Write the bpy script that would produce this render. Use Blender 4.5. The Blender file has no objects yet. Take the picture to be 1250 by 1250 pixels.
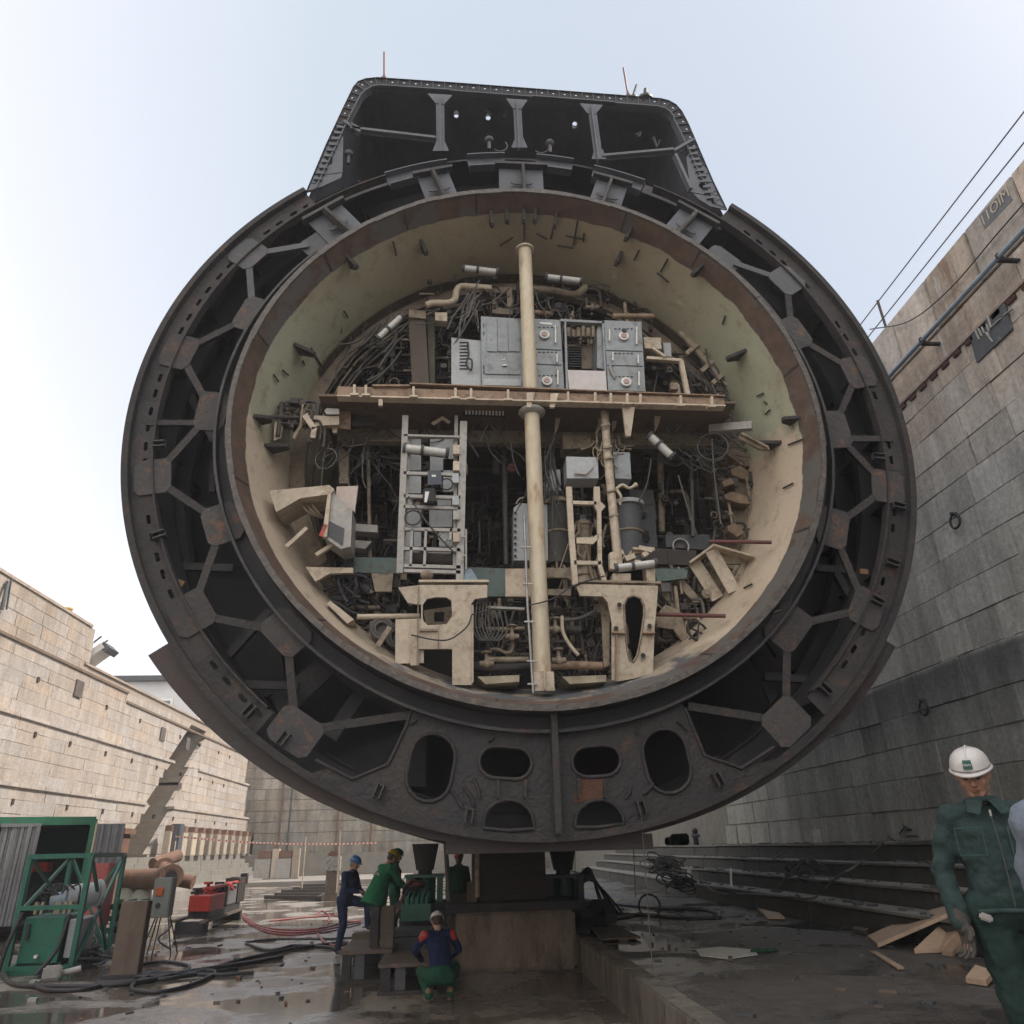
import bpy, bmesh, math, random
from mathutils import Vector, Matrix
from mathutils.geometry import tessellate_polygon
random.seed(7)
RAD = math.radians
S = bpy.context.scene
ORD = ['first', 'second', 'third', 'fourth', 'fifth', 'sixth', 'seventh', 'eighth', 'ninth', 'tenth', 'eleventh', 'twelfth', 'last']
COL = S.collection
# ---------------------------------------------------------------- camera
F = 909.0; PITCH = RAD(24.2); ROLL = RAD(1.5); YAW = RAD(4.6); CZ = 1.8
fw = Vector((math.sin(YAW)*math.cos(PITCH), math.cos(YAW)*math.cos(PITCH), math.sin(PITCH)))
r0 = Vector((math.cos(YAW), -math.sin(YAW), 0)); u0 = r0.cross(fw)
RV = r0*math.cos(ROLL) - u0*math.sin(ROLL); UV = u0*math.cos(ROLL) + r0*math.sin(ROLL)
cam = bpy.data.cameras.new('camera'); cam_o = bpy.data.objects.new('camera', cam); COL.objects.link(cam_o)
cam.sensor_width = 36; cam.sensor_fit = 'HORIZONTAL'; cam.lens = 36*F/1250; cam.clip_end = 3000; cam.clip_start = .05
M = Matrix.Identity(4)
for i in range(3):
    M[i][0] = RV[i]; M[i][1] = UV[i]; M[i][2] = -fw[i]
M[2][3] = CZ
cam_o.matrix_world = M
S.camera = cam_o
S.render.resolution_x = 1024; S.render.resolution_y = 1024
# ---------------------------------------------------------------- light
SUN = Vector((1.0, 0.10, 1.12)).normalized()
W = bpy.data.worlds.new('World'); S.world = W; W.use_nodes = True
nt = W.node_tree; nt.nodes.clear()
def N(nt, typ, **k):
    n = nt.nodes.new(typ)
    for a, b in k.items(): setattr(n, a, b)
    return n
sky = N(nt, 'ShaderNodeTexSky', sky_type='NISHITA', sun_disc=False)
sky.sun_elevation = math.asin(SUN.z); sky.sun_rotation = math.atan2(SUN.x, SUN.y)
sky.dust_density = 4.0; sky.air_density = 1.0; sky.ozone_density = 2.0
tc = N(nt, 'ShaderNodeTexCoord')
# pale overcast, lilac high ahead; brightened behind and overhead to light the hull
dt = N(nt, 'ShaderNodeVectorMath', operation='DOT_PRODUCT'); dt.inputs[1].default_value = (.42, .62, .66)
nt.links.new(tc.outputs['Generated'], dt.inputs[0])
cr = N(nt, 'ShaderNodeValToRGB'); e = cr.color_ramp.elements
e[0].position = 0.0; e[0].color = (11.4, 10.8, 10.1, 1)
e[1].position = 1.0; e[1].color = (3.25, 3.6, 4.15, 1)
m1 = e.new(.62); m1.color = (10.4, 9.8, 9.0, 1)
m2 = e.new(.80); m2.color = (5.4, 5.5, 6.0, 1)
m2 = e.new(.91); m2.color = (3.8, 4.2, 4.65, 1)
mr = N(nt, 'ShaderNodeMapRange'); mr.inputs['From Min'].default_value = -1; mr.inputs['From Max'].default_value = 1
nt.links.new(dt.outputs['Value'], mr.inputs['Value']); nt.links.new(mr.outputs[0], cr.inputs[0])
mx = N(nt, 'ShaderNodeMix', data_type='RGBA'); mx.inputs[0].default_value = .85
nt.links.new(sky.outputs[0], mx.inputs[6]); nt.links.new(cr.outputs[0], mx.inputs[7])
bg = N(nt, 'ShaderNodeBackground'); bg.inputs[1].default_value = .10
ow = N(nt, 'ShaderNodeOutputWorld')
nt.links.new(mx.outputs[2], bg.inputs[0]); nt.links.new(bg.outputs[0], ow.inputs[0])
sl = bpy.data.lights.new('sun', 'SUN'); sl.energy = 2.7; sl.angle = RAD(4); sl.color = (1, .91, .80)
so = bpy.data.objects.new('sun', sl); COL.objects.link(so)
so.rotation_euler = (-SUN).to_track_quat('-Z', 'Y').to_euler(); so.location = (30, 10, 40)
S.view_settings.view_transform = 'Standard'; S.view_settings.look = 'None'; S.view_settings.gamma = 1
S.view_settings.exposure = 1.0; S.view_settings.use_curve_mapping = False
# ---------------------------------------------------------------- pixel helpers: a point of the photo put on a real plane
def ray(px, py): return fw + RV*((px-625)/F) + UV*((625-py)/F)
def P(px, py, Y):
    d = ray(px, py); t = Y/d.y; return Vector((d.x*t, Y, CZ+d.z*t))
def PZ(px, py, z):
    d = ray(px, py); t = (z-CZ)/d.z; return Vector((d.x*t, d.y*t, z))
def PX(px, py, X):
    d = ray(px, py); t = X/d.x; return Vector((X, d.y*t, CZ+d.z*t))
# ---------------------------------------------------------------- materials
MATS = {}
def mat(name, c, c2=None, rust=None, rusta=.0, rough=.7, metal=0.0, scale=3.0, bump=.15, rnd=0.0, stretch=None, spec=.5, fine=18.0, rough2=None):
    """painted / dirty surface: base colour, second tone by noise, rust or dirt patches, fine relief"""
    if name in MATS: return MATS[name]
    m = bpy.data.materials.new(name); m.use_nodes = True; t = m.node_tree; L = t.links
    b = t.nodes['Principled BSDF']; b.inputs['Roughness'].default_value = rough; b.inputs['Metallic'].default_value = metal
    b.inputs['Specular IOR Level'].default_value = spec
    g = N(t, 'ShaderNodeTexCoord'); vec = g.outputs['Object']
    if stretch:
        mp = N(t, 'ShaderNodeMapping'); mp.inputs['Scale'].default_value = stretch; L.new(vec, mp.inputs[0]); vec = mp.outputs[0]
    n1 = N(t, 'ShaderNodeTexNoise'); n1.inputs['Scale'].default_value = scale; n1.inputs['Detail'].default_value = 6; n1.inputs['Roughness'].default_value = .65
    L.new(vec, n1.inputs['Vector'])
    c2 = c2 or tuple(x*.7 for x in c)
    r = N(t, 'ShaderNodeMapRange'); r.inputs['From Min'].default_value = .32; r.inputs['From Max'].default_value = .68; L.new(n1.outputs[0], r.inputs['Value'])
    mxa = N(t, 'ShaderNodeMix', data_type='RGBA'); mxa.inputs[6].default_value = (*c, 1); mxa.inputs[7].default_value = (*c2, 1)
    L.new(r.outputs[0], mxa.inputs[0]); out = mxa.outputs[2]
    n2 = N(t, 'ShaderNodeTexNoise'); n2.inputs['Scale'].default_value = fine; n2.inputs['Detail'].default_value = 5; L.new(vec, n2.inputs['Vector'])
    if rust:
        n3 = N(t, 'ShaderNodeTexNoise'); n3.inputs['Scale'].default_value = scale*1.7; n3.inputs['Detail'].default_value = 8; n3.inputs['Roughness'].default_value = .7
        of = N(t, 'ShaderNodeVectorMath', operation='ADD'); of.inputs[1].default_value = (7.3, 2.1, 5.5); L.new(vec, of.inputs[0]); L.new(of.outputs[0], n3.inputs['Vector'])
        r3 = N(t, 'ShaderNodeMapRange'); r3.inputs['From Min'].default_value = .60-rusta*.3; r3.inputs['From Max'].default_value = .76-rusta*.3; r3.inputs['To Max'].default_value = .85; L.new(n3.outputs[0], r3.inputs['Value'])
        m3 = N(t, 'ShaderNodeMix', data_type='RGBA'); m3.inputs[7].default_value = (*rust, 1); L.new(out, m3.inputs[6]); L.new(r3.outputs[0], m3.inputs[0]); out = m3.outputs[2]
    # fine speckle + per-object tone
    hs = N(t, 'ShaderNodeHueSaturation'); L.new(out, hs.inputs['Color'])
    rr = N(t, 'ShaderNodeMapRange'); rr.inputs['To Min'].default_value = .78; rr.inputs['To Max'].default_value = 1.22; L.new(n2.outputs[0], rr.inputs['Value'])
    if rnd:
        oi = N(t, 'ShaderNodeObjectInfo'); ro = N(t, 'ShaderNodeMapRange'); ro.inputs['To Min'].default_value = 1-rnd; ro.inputs['To Max'].default_value = 1+rnd
        L.new(oi.outputs['Random'], ro.inputs['Value']); mu = N(t, 'ShaderNodeMath', operation='MULTIPLY'); L.new(rr.outputs[0], mu.inputs[0]); L.new(ro.outputs[0], mu.inputs[1]); L.new(mu.outputs[0], hs.inputs['Value'])
    else: L.new(rr.outputs[0], hs.inputs['Value'])
    L.new(hs.outputs[0], b.inputs['Base Color'])
    if rough2 is not None:
        r4 = N(t, 'ShaderNodeMapRange'); r4.inputs['From Min'].default_value = .4; r4.inputs['From Max'].default_value = .6
        r4.inputs['To Min'].default_value = rough; r4.inputs['To Max'].default_value = rough2; L.new(n1.outputs[0], r4.inputs['Value']); L.new(r4.outputs[0], b.inputs['Roughness'])
    if bump:
        bp = N(t, 'ShaderNodeBump'); bp.inputs['Strength'].default_value = min(1, bump*2); bp.inputs['Distance'].default_value = .02
        L.new(n2.outputs[0], bp.inputs['Height']); L.new(bp.outputs[0], b.inputs['Normal'])
    MATS[name] = m; m['x'] = 1
    return m
RUST = (.16, .06, .03)
steel_dark = mat('dark hull steel', (.036, .039, .046), (.058, .054, .055), RUST, .05, rough=.62, scale=1.6, bump=.3, spec=.35, rough2=.45)
steel_belly = mat('dark red hull paint', (.030, .026, .028), (.060, .034, .031), (.05, .052, .055), .3, rough=.55, scale=.7, bump=.2)
steel_rust = mat('rusty frame steel', (.029, .030, .034), (.050, .044, .043), (.115, .062, .040), .13, rough=.8, scale=2.6, bump=.5, rnd=.18)
steel_grey = mat('grey primed steel', (.08, .088, .10), (.055, .058, .065), (.15, .09, .06), .1, rough=.6, scale=2, bump=.15, rnd=.1)
steel_black = mat('black tank steel', (.034, .036, .043), (.048, .046, .050), (.07, .045, .035), .1, rough=.7, scale=1.3, bump=.2, spec=.3)
casing_m = mat('blue grey casing steel', (.11, .122, .148), (.075, .083, .10), (.11, .09, .075), .05, rough=.6, scale=2, bump=.15)
cream = mat('cream bulkhead paint', (.42, .35, .27), (.56, .48, .38), (.26, .19, .13), .28, rough=.55, scale=4, bump=.15, rnd=.08)
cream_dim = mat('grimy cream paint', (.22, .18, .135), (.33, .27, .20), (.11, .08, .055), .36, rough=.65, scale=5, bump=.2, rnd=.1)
tan = mat('scorched tan paint', (.21, .135, .09), (.32, .225, .15), (.08, .05, .035), .3, rough=.6, scale=4, bump=.2)
pillar_m = mat('ivory pillar paint', (.58, .52, .40), (.50, .42, .30), (.30, .17, .08), .12, rough=.42, scale=3, bump=.06, stretch=(1, 1, .35))
grey_paint = mat('blue grey cabinet paint', (.29, .32, .345), (.23, .255, .28), (.13, .11, .09), .2, rough=.45, scale=3, bump=.04, rnd=.06)
grey_pale = mat('pale grey cabinet paint', (.40, .43, .45), (.34, .36, .38), (.16, .14, .12), .05, rough=.45, scale=3, bump=.04)
white_m = mat('white enamel', (.72, .72, .70), (.62, .61, .58), rough=.35, scale=5, bump=.03)
white_grey = mat('white metal', (.40, .39, .37), (.28, .27, .26), (.16, .12, .09), .15, rough=.45, scale=6, bump=.1)
teal = mat('grey green paint', (.11, .16, .15), (.08, .12, .115), (.07, .05, .04), .2, rough=.55, scale=4, bump=.1)
brown_dk = mat('dark brown equipment', (.035, .030, .029), (.058, .047, .04), rough=.7, scale=4, bump=.2, rnd=.25)
black_m = mat('black rubber', (.018, .019, .024), (.03, .03, .036), rough=.5, scale=6, bump=.1)
cable_m = mat('dull cable sheath', (.10, .095, .085), (.05, .05, .05), rough=.6, scale=6, bump=.1, rnd=.4)
red_m = mat('red paint', (.45, .045, .03), (.33, .03, .025), (.08, .03, .02), .2, rough=.45, scale=6, bump=.1)
red_rod = mat('red oxide paint', (.13, .035, .03), (.09, .03, .028), rough=.5, scale=6, bump=.1)
redhose = mat('red hose rubber', (.30, .075, .07), (.22, .055, .05), rough=.45, scale=6, bump=.05)
green_m = mat('green machine paint', (.018, .15, .105), (.015, .11, .08), (.05, .04, .03), .15, rough=.45, scale=4, bump=.08)
green_box = mat('green container paint', (.02, .16, .085), (.02, .11, .065), (.08, .05, .03), .15, rough=.5, scale=2, bump=.1)
blue_m = mat('blue paint', (.06, .12, .22), (.05, .09, .16), rough=.5, bump=.1)
metal_m = mat('worn bare metal', (.36, .36, .37), (.24, .23, .22), rough=.4, metal=.6, scale=8, bump=.1)
concrete = mat('stained keel block concrete', (.25, .205, .155), (.17, .13, .095), (.08, .05, .035), .35, rough=.85, scale=1.5, bump=.5, stretch=(1.5, 1.5, .5))
rustpipe = mat('rusted pipe iron', (.20, .12, .085), (.13, .075, .06), (.26, .11, .05), .3, rough=.85, scale=3, bump=.5)
plank_m = mat('pale sawn timber', (.44, .32, .235), (.34, .24, .17), rough=.75, scale=2.5, bump=.15, stretch=(1, 1, 1), rnd=.1)
oldwood = mat('weathered timber', (.095, .075, .06), (.15, .12, .095), rough=.85, scale=3, bump=.4)
stoneR = None
def zstone(name, ramp, rough=.88, stain=.34, rnd=.16, smear=None):
    """dock masonry: real tide-line colouring by height (algae low down), stains running down"""
    m = bpy.data.materials.new(name); m.use_nodes = True; t = m.node_tree; L = t.links
    b = t.nodes['Principled BSDF']; b.inputs['Roughness'].default_value = rough; b.inputs['Specular IOR Level'].default_value = .3
    geo = N(t, 'ShaderNodeNewGeometry'); sx = N(t, 'ShaderNodeSeparateXYZ'); L.new(geo.outputs['Position'], sx.inputs[0])
    nz = N(t, 'ShaderNodeTexNoise'); nz.inputs['Scale'].default_value = .9; nz.inputs['Detail'].default_value = 5; L.new(geo.outputs['Position'], nz.inputs['Vector'])
    ad = N(t, 'ShaderNodeMath', operation='MULTIPLY_ADD'); ad.inputs[1].default_value = .12; L.new(nz.outputs[0], ad.inputs[0])
    L.new(sx.outputs['Z'], ad.inputs[2])
    dv = N(t, 'ShaderNodeMath', operation='DIVIDE'); dv.inputs[1].default_value = 12.; L.new(ad.outputs[0], dv.inputs[0])
    cr = N(t, 'ShaderNodeValToRGB'); el = cr.color_ramp.elements
    el[0].position = ramp[0][0]/12; el[0].color = (*ramp[0][1], 1); el[1].position = ramp[-1][0]/12; el[1].color = (*ramp[-1][1], 1)
    for z, c in ramp[1:-1]:
        q = el.new(z/12); q.color = (*c, 1)
    L.new(dv.outputs[0], cr.inputs[0])
    mp = N(t, 'ShaderNodeMapping'); mp.inputs['Scale'].default_value = (1.2, 1.2, .22); L.new(geo.outputs['Position'], mp.inputs[0])
    st = N(t, 'ShaderNodeTexNoise'); st.inputs['Scale'].default_value = 1.6; st.inputs['Detail'].default_value = 8; st.inputs['Roughness'].default_value = .7; L.new(mp.outputs[0], st.inputs['Vector'])
    r = N(t, 'ShaderNodeMapRange'); r.inputs['From Min'].default_value = .38; r.inputs['From Max'].default_value = .66; r.inputs['To Min'].default_value = 1.12; r.inputs['To Max'].default_value = 1-stain; L.new(st.outputs[0], r.inputs['Value'])
    fn = N(t, 'ShaderNodeTexNoise'); fn.inputs['Scale'].default_value = 9; fn.inputs['Detail'].default_value = 10; fn.inputs['Roughness'].default_value = .75; L.new(geo.outputs['Position'], fn.inputs['Vector'])
    r2 = N(t, 'ShaderNodeMapRange'); r2.inputs['From Min'].default_value = .3; r2.inputs['From Max'].default_value = .7; r2.inputs['To Min'].default_value = .72; r2.inputs['To Max'].default_value = 1.28; L.new(fn.outputs[0], r2.inputs['Value'])
    oi = N(t, 'ShaderNodeObjectInfo'); r3 = N(t, 'ShaderNodeMapRange'); r3.inputs['To Min'].default_value = 1-rnd; r3.inputs['To Max'].default_value = 1+rnd; L.new(oi.outputs['Random'], r3.inputs['Value'])
    a = N(t, 'ShaderNodeMath', operation='MULTIPLY'); L.new(r.outputs[0], a.inputs[0]); L.new(r2.outputs[0], a.inputs[1])
    a2 = N(t, 'ShaderNodeMath', operation='MULTIPLY'); L.new(a.outputs[0], a2.inputs[0]); L.new(r3.outputs[0], a2.inputs[1])
    # hue shift per block
    hs = N(t, 'ShaderNodeHueSaturation'); L.new(cr.outputs[0], hs.inputs['Color']); L.new(a2.outputs[0], hs.inputs['Value'])
    h2 = N(t, 'ShaderNodeTexWhiteNoise', noise_dimensions='1D'); L.new(oi.outputs['Random'], h2.inputs['W'])
    r5 = N(t, 'ShaderNodeMapRange'); r5.inputs['To Min'].default_value = .55; r5.inputs['To Max'].default_value = 1.1; L.new(h2.outputs[0], r5.inputs['Value']); L.new(r5.outputs[0], hs.inputs['Saturation'])
    out = hs.outputs[0]
    if smear:   # white lime runs / rust-brown runs
        for (c, lo, seed) in smear:
            o = N(t, 'ShaderNodeVectorMath', operation='ADD'); o.inputs[1].default_value = (seed, seed*2, seed*.7); L.new(mp.outputs[0], o.inputs[0])
            s2 = N(t, 'ShaderNodeTexNoise'); s2.inputs['Scale'].default_value = 2.6; s2.inputs['Detail'].default_value = 9; s2.inputs['Roughness'].default_value = .72; L.new(o.outputs[0], s2.inputs['Vector'])
            q = N(t, 'ShaderNodeMapRange'); q.inputs['From Min'].default_value = lo; q.inputs['From Max'].default_value = lo+.07; L.new(s2.outputs[0], q.inputs['Value'])
            hz = N(t, 'ShaderNodeMapRange'); hz.inputs['From Min'].default_value = 6.5; hz.inputs['From Max'].default_value = 8.; hz.inputs['To Max'].default_value = .75; L.new(sx.outputs['Z'], hz.inputs['Value'])
            mm = N(t, 'ShaderNodeMath', operation='MULTIPLY'); L.new(q.outputs[0], mm.inputs[0]); L.new(hz.outputs[0], mm.inputs[1])
            mz = N(t, 'ShaderNodeMix', data_type='RGBA'); mz.inputs[7].default_value = (*c, 1); L.new(out, mz.inputs[6]); L.new(mm.outputs[0], mz.inputs[0]); out = mz.outputs[2]
    L.new(out, b.inputs['Base Color'])
    bp = N(t, 'ShaderNodeBump'); bp.inputs['Strength'].default_value = .6; bp.inputs['Distance'].default_value = .03; L.new(fn.outputs[0], bp.inputs['Height']); L.new(bp.outputs[0], b.inputs['Normal'])
    return m
stoneR = zstone('right wall granite', [(0, (.15, .15, .135)), (1.7, (.30, .30, .265)), (3.4, (.35, .36, .33)), (3.95, (.27, .28, .275)), (4.5, (.18, .19, .195)), (4.72, (.18, .19, .195)), (4.80, (.52, .52, .49)), (6.6, (.48, .48, .46)), (7.5, (.43, .435, .43)), (7.72, (.48, .465, .44)), (9.0, (.46, .41, .36)), (10.5, (.48, .40, .335)), (12, (.46, .395, .335))], smear=[((.56, .55, .56), .585, 3.1), ((.20, .125, .08), .575, 9.4)])
stoneL = zstone('left wall granite', [(0, (.30, .25, .20)), (2.2, (.33, .287, .25)), (4.3, (.38, .325, .278)), (6.8, (.39, .33, .28)), (9.4, (.355, .292, .238)), (12, (.325, .262, .21))], stain=.22, rnd=.07)
stoneEnd = zstone('end wall stone', [(0, (.22, .20, .17)), (4, (.30, .27, .22)), (12, (.34, .29, .24))], stain=.45)
mortarR = mat('dark mortar', (.15, .145, .13), (.22, .21, .19), rough=.95, bump=.3)
mortarL = mat('warm mortar', (.27, .225, .18), (.34, .28, .225), rough=.95, bump=.3)
stepstone = mat('dark altar step stone', (.05, .053, .05), (.085, .088, .08), (.10, .10, .09), .1, rough=.8, scale=1.6, bump=.5)
steptop = mat('highlit step nosing', (.26, .255, .24), (.14, .135, .125), rough=.75, scale=2.2, bump=.35)  # tread highlights put into the paler nosing colour
altarL = mat('left altar stone', (.22, .205, .18), (.16, .15, .13), rough=.8, scale=1.6, bump=.35)

def wetfloor(name, dry, wet, lo, hi, dark=None, scale=.55, stretch=(1, .35, 1)):
    m = bpy.data.materials.new(name); m.use_nodes = True; t = m.node_tree; L = t.links
    b = t.nodes['Principled BSDF']; g = N(t, 'ShaderNodeNewGeometry')
    mp = N(t, 'ShaderNodeMapping'); mp.inputs['Scale'].default_value = (1.1, 1.1, 1); L.new(g.outputs['Position'], mp.inputs[0])
    n = N(t, 'ShaderNodeTexNoise'); n.inputs['Scale'].default_value = scale; n.inputs['Detail'].default_value = 7; n.inputs['Roughness'].default_value = .6; n.inputs['Distortion'].default_value = .4; L.new(mp.outputs[0], n.inputs['Vector'])
    f = N(t, 'ShaderNodeTexNoise'); f.inputs['Scale'].default_value = 7; f.inputs['Detail'].default_value = 10; f.inputs['Roughness'].default_value = .7; L.new(g.outputs['Position'], f.inputs['Vector'])
    r = N(t, 'ShaderNodeMapRange'); r.inputs['From Min'].default_value = lo; r.inputs['From Max'].default_value = hi; L.new(n.outputs[0], r.inputs['Value'])
    c = N(t, 'ShaderNodeMix', data_type='RGBA'); c.inputs[6].default_value = (*wet, 1); c.inputs[7].default_value = (*dry, 1); L.new(r.outputs[0], c.inputs[0])
    hs = N(t, 'ShaderNodeHueSaturation'); L.new(c.outputs[2], hs.inputs['Color'])
    v = N(t, 'ShaderNodeMapRange'); v.inputs['From Min'].default_value = .3; v.inputs['From Max'].default_value = .7; v.inputs['To Min'].default_value = .6; v.inputs['To Max'].default_value = 1.4; L.new(f.outputs[0], v.inputs['Value']); L.new(v.outputs[0], hs.inputs['Value'])
    L.new(hs.outputs[0], b.inputs['Base Color'])
    rr = N(t, 'ShaderNodeMapRange'); rr.inputs['To Min'].default_value = .05; rr.inputs['To Max'].default_value = .52; L.new(r.outputs[0], rr.inputs['Value']); L.new(rr.outputs[0], b.inputs['Roughness'])
    bs = N(t, 'ShaderNodeMath', operation='MULTIPLY_ADD'); bs.inputs[1].default_value = .5; bs.inputs[2].default_value = .05; L.new(r.outputs[0], bs.inputs[0])
    bp = N(t, 'ShaderNodeBump'); bp.inputs['Distance'].default_value = .02; L.new(bs.outputs[0], bp.inputs['Strength']); L.new(f.outputs[0], bp.inputs['Height']); L.new(bp.outputs[0], b.inputs['Normal'])
    return m
floor_m = wetfloor('wet dock floor', (.25, .215, .185), (.10, .085, .073), .47, .60)
apron_m = wetfloor('damp apron concrete', (.075, .068, .062), (.035, .034, .035), .40, .52)
def cloth(name, c, c2, scale=14):
    m = mat(name, c, c2, rough=.9, scale=scale, bump=.12, spec=.2, fine=60)
    return m
# ---------------------------------------------------------------- mesh building
class MB:
    def __init__(s): s.v = []; s.f = []; s.sm = []
    def add(s, vs, fs, smooth=False):
        o = len(s.v); s.v += [Vector(v) for v in vs]; s.f += [[i+o for i in f] for f in fs]; s.sm += [smooth]*len(fs); return s
    def box(s, a, b):
        x0, y0, z0 = [min(a[i], b[i]) for i in range(3)]; x1, y1, z1 = [max(a[i], b[i]) for i in range(3)]
        return s.add([(x0,y0,z0),(x1,y0,z0),(x1,y1,z0),(x0,y1,z0),(x0,y0,z1),(x1,y0,z1),(x1,y1,z1),(x0,y1,z1)],
                     [(0,3,2,1),(4,5,6,7),(0,1,5,4),(1,2,6,5),(2,3,7,6),(3,0,4,7)])
    def cbox(s, c, sz, rot=None, bev=0):
        h = [q/2 for q in sz]; R = rot if rot is not None else Matrix.Identity(3); c = Vector(c)
        if not bev:
            vs = [c+R@Vector((sx*h[0], sy*h[1], sz_*h[2])) for sz_ in (-1,1) for sx, sy in ((-1,-1),(1,-1),(1,1),(-1,1))]
            return s.add(vs, [(0,3,2,1),(4,5,6,7),(0,1,5,4),(1,2,6,5),(2,3,7,6),(3,0,4,7)])
        bm = bmesh.new(); bmesh.ops.create_cube(bm, size=1); bmesh.ops.scale(bm, vec=sz, verts=bm.verts)
        bmesh.ops.bevel(bm, geom=bm.edges[:], offset=bev, segments=2, affect='EDGES')
        bm.verts.index_update(); vs = [c+R@v.co for v in bm.verts]; fs = [[v.index for v in f.verts] for f in bm.faces]; bm.free()
        return s.add(vs, fs)
    def bar(s, a, b, w, h=None, up=(0, 0, 1)):
        a = Vector(a); b = Vector(b); d = (b-a); l = d.length
        if l < 1e-6: return s
        d.normalize(); u = Vector(up)
        if abs(d.dot(u)) > .98: u = Vector((0, 1, 0))
        x = d.cross(u).normalized(); z = x.cross(d)
        return s.cbox((a+b)/2, (w, l, h or w), Matrix((x, d, z)).transposed())
    def tube(s, pts, r, n=8, cap=True, r2=None):
        pts = [Vector(p) for p in pts]; m = len(pts); rings = []; u = None
        for i, p in enumerate(pts):
            d = (pts[min(i+1, m-1)]-pts[max(i-1, 0)]).normalized()
            if u is None:
                u = d.orthogonal().normalized()
            else:
                u = (u-d*u.dot(d)); u = u.normalized() if u.length > 1e-6 else d.orthogonal().normalized()
            w = d.cross(u); rr = r if r2 is None else r+(r2-r)*i/(m-1)
            if isinstance(r, (list, tuple)): rr = r[i]
            rings.append([p+(u*math.cos(2*math.pi*k/n)+w*math.sin(2*math.pi*k/n))*rr for k in range(n)])
        vs = [v for g in rings for v in g]
        fs = [(i*n+k, i*n+(k+1) % n, (i+1)*n+(k+1) % n, (i+1)*n+k) for i in range(m-1) for k in range(n)]
        s.add(vs, fs, True)
        if cap: s.add(rings[0], [list(range(n))[::-1]]); s.add(rings[-1], [list(range(n))])
        return s
    def cyl(s, a, b, r, n=16, r2=None): return s.tube([a, b], r, n, True, r2)
    def sphere(s, c, r, n=12, m=8, sc=(1, 1, 1), rot=None):
        c = Vector(c); vs = []; R = rot if rot is not None else Matrix.Identity(3)
        for j in range(m+1):
            t = math.pi*j/m
            for k in range(n):
                a = 2*math.pi*k/n; vs.append(c+R@Vector((math.sin(t)*math.cos(a)*r*sc[0], math.sin(t)*math.sin(a)*r*sc[1], math.cos(t)*r*sc[2])))
        fs = [(j*n+k, (j+1)*n+k, (j+1)*n+(k+1) % n, j*n+(k+1) % n) for j in range(m) for k in range(n)]
        return s.add(vs, fs, True)
    def torus(s, c, R_, r, ax=(0, 1, 0), n=24, m=6, a0=0, a1=2*math.pi):
        c = Vector(c); ax = Vector(ax).normalized(); u = ax.orthogonal().normalized(); w = ax.cross(u)
        full = abs(a1-a0-2*math.pi) < 1e-6
        pts = [c+(u*math.cos(a0+(a1-a0)*i/n)+w*math.sin(a0+(a1-a0)*i/n))*R_ for i in range(n+1)]
        return s.tube(pts, r, m, not full)
    def prism(s, loop, d, holes=(), ):
        """loop: list of 3-D points (planar), d: extrusion vector; holes: list of loops"""
        d = Vector(d); loops = [[Vector(p) for p in loop]]+[[Vector(p) for p in h] for h in holes]
        tri = tessellate_polygon(loops); allp = [p for l in loops for p in l]; n = len(allp)
        s.add(allp+[p+d for p in allp], [list(t) for t in tri]+[[i+n for i in t][::-1] for t in tri])
        base = len(s.v)-2*n; o = 0
        for l in loops:
            k = len(l)
            for i in range(k):
                j = (i+1) % k; s.f.append([base+o+i, base+o+j, base+o+j+n, base+o+i+n]); s.sm.append(False)
            o += k
        return s
    def pp(s, pts, Y, d, holes=()):
        """photo polygon put on the plane y=Y, thickness d away from the viewer"""
        return s.prism([P(x, y, Y) for x, y in pts], (0, d, 0), [[P(x, y, Y) for x, y in h] for h in holes])
    def arcshell(s, c, r0_, r1_, y0, y1, a0, a1, n=96):
        full = abs(abs(a1-a0)-360) < 1e-3; vs = []
        for i in range(n if full else n+1):
            a = RAD(a0+(a1-a0)*i/n); ca, sa = math.cos(a), math.sin(a)
            for (r, y) in ((r0_, y0), (r1_, y0), (r1_, y1), (r0_, y1)): vs.append((c[0]+r*ca, y, c[1]+r*sa))
        m = n if full else n+1; fs = []
        for i in range(n):
            j = (i+1) % m
            for k in range(4): fs.append((i*4+k, j*4+k, j*4+(k+1) % 4, i*4+(k+1) % 4))
        if not full: fs += [(0, 1, 2, 3), (n*4+3, n*4+2, n*4+1, n*4)]
        return s.add(vs, fs)
    def flip(s): s.f = [f[::-1] for f in s.f]; return s
    def mesh(s, name, m, org=(0, 0, 0), smooth_angle=None):
        me = bpy.data.meshes.new(name); o = Vector(org)
        me.from_pydata([tuple(v-o) for v in s.v], [], s.f); me.polygons.foreach_set('use_smooth', s.sm)
        bm = bmesh.new(); bm.from_mesh(me); bmesh.ops.recalc_face_normals(bm, faces=bm.faces); bm.to_mesh(me); bm.free()
        me.materials.append(m); me.update(); return me
def origin(o):
    v = Vector((0, 0, 0))
    while o is not None: v += o.location; o = o.parent
    return v
def part(name, mb, m, parent, label=None, kind=None, bevel=0):
    o = bpy.data.objects.new(name, mb.mesh(name, m, origin(parent))); COL.objects.link(o); o.parent = parent
    if label: o['label'] = label
    if kind: o['kind'] = kind
    if bevel: addbev(o, bevel)
    return o
def addbev(o, w, seg=1):
    b = o.modifiers.new('bevel', 'BEVEL'); b.width = w; b.segments = seg; b.limit_method = 'ANGLE'; b.angle_limit = RAD(40)
def tagit(o, label, cat, group=None, kind=None):
    if label: o['label'] = label
    if cat: o['category'] = cat
    if group: o['group'] = group
    if kind: o['kind'] = kind
    return o
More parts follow.
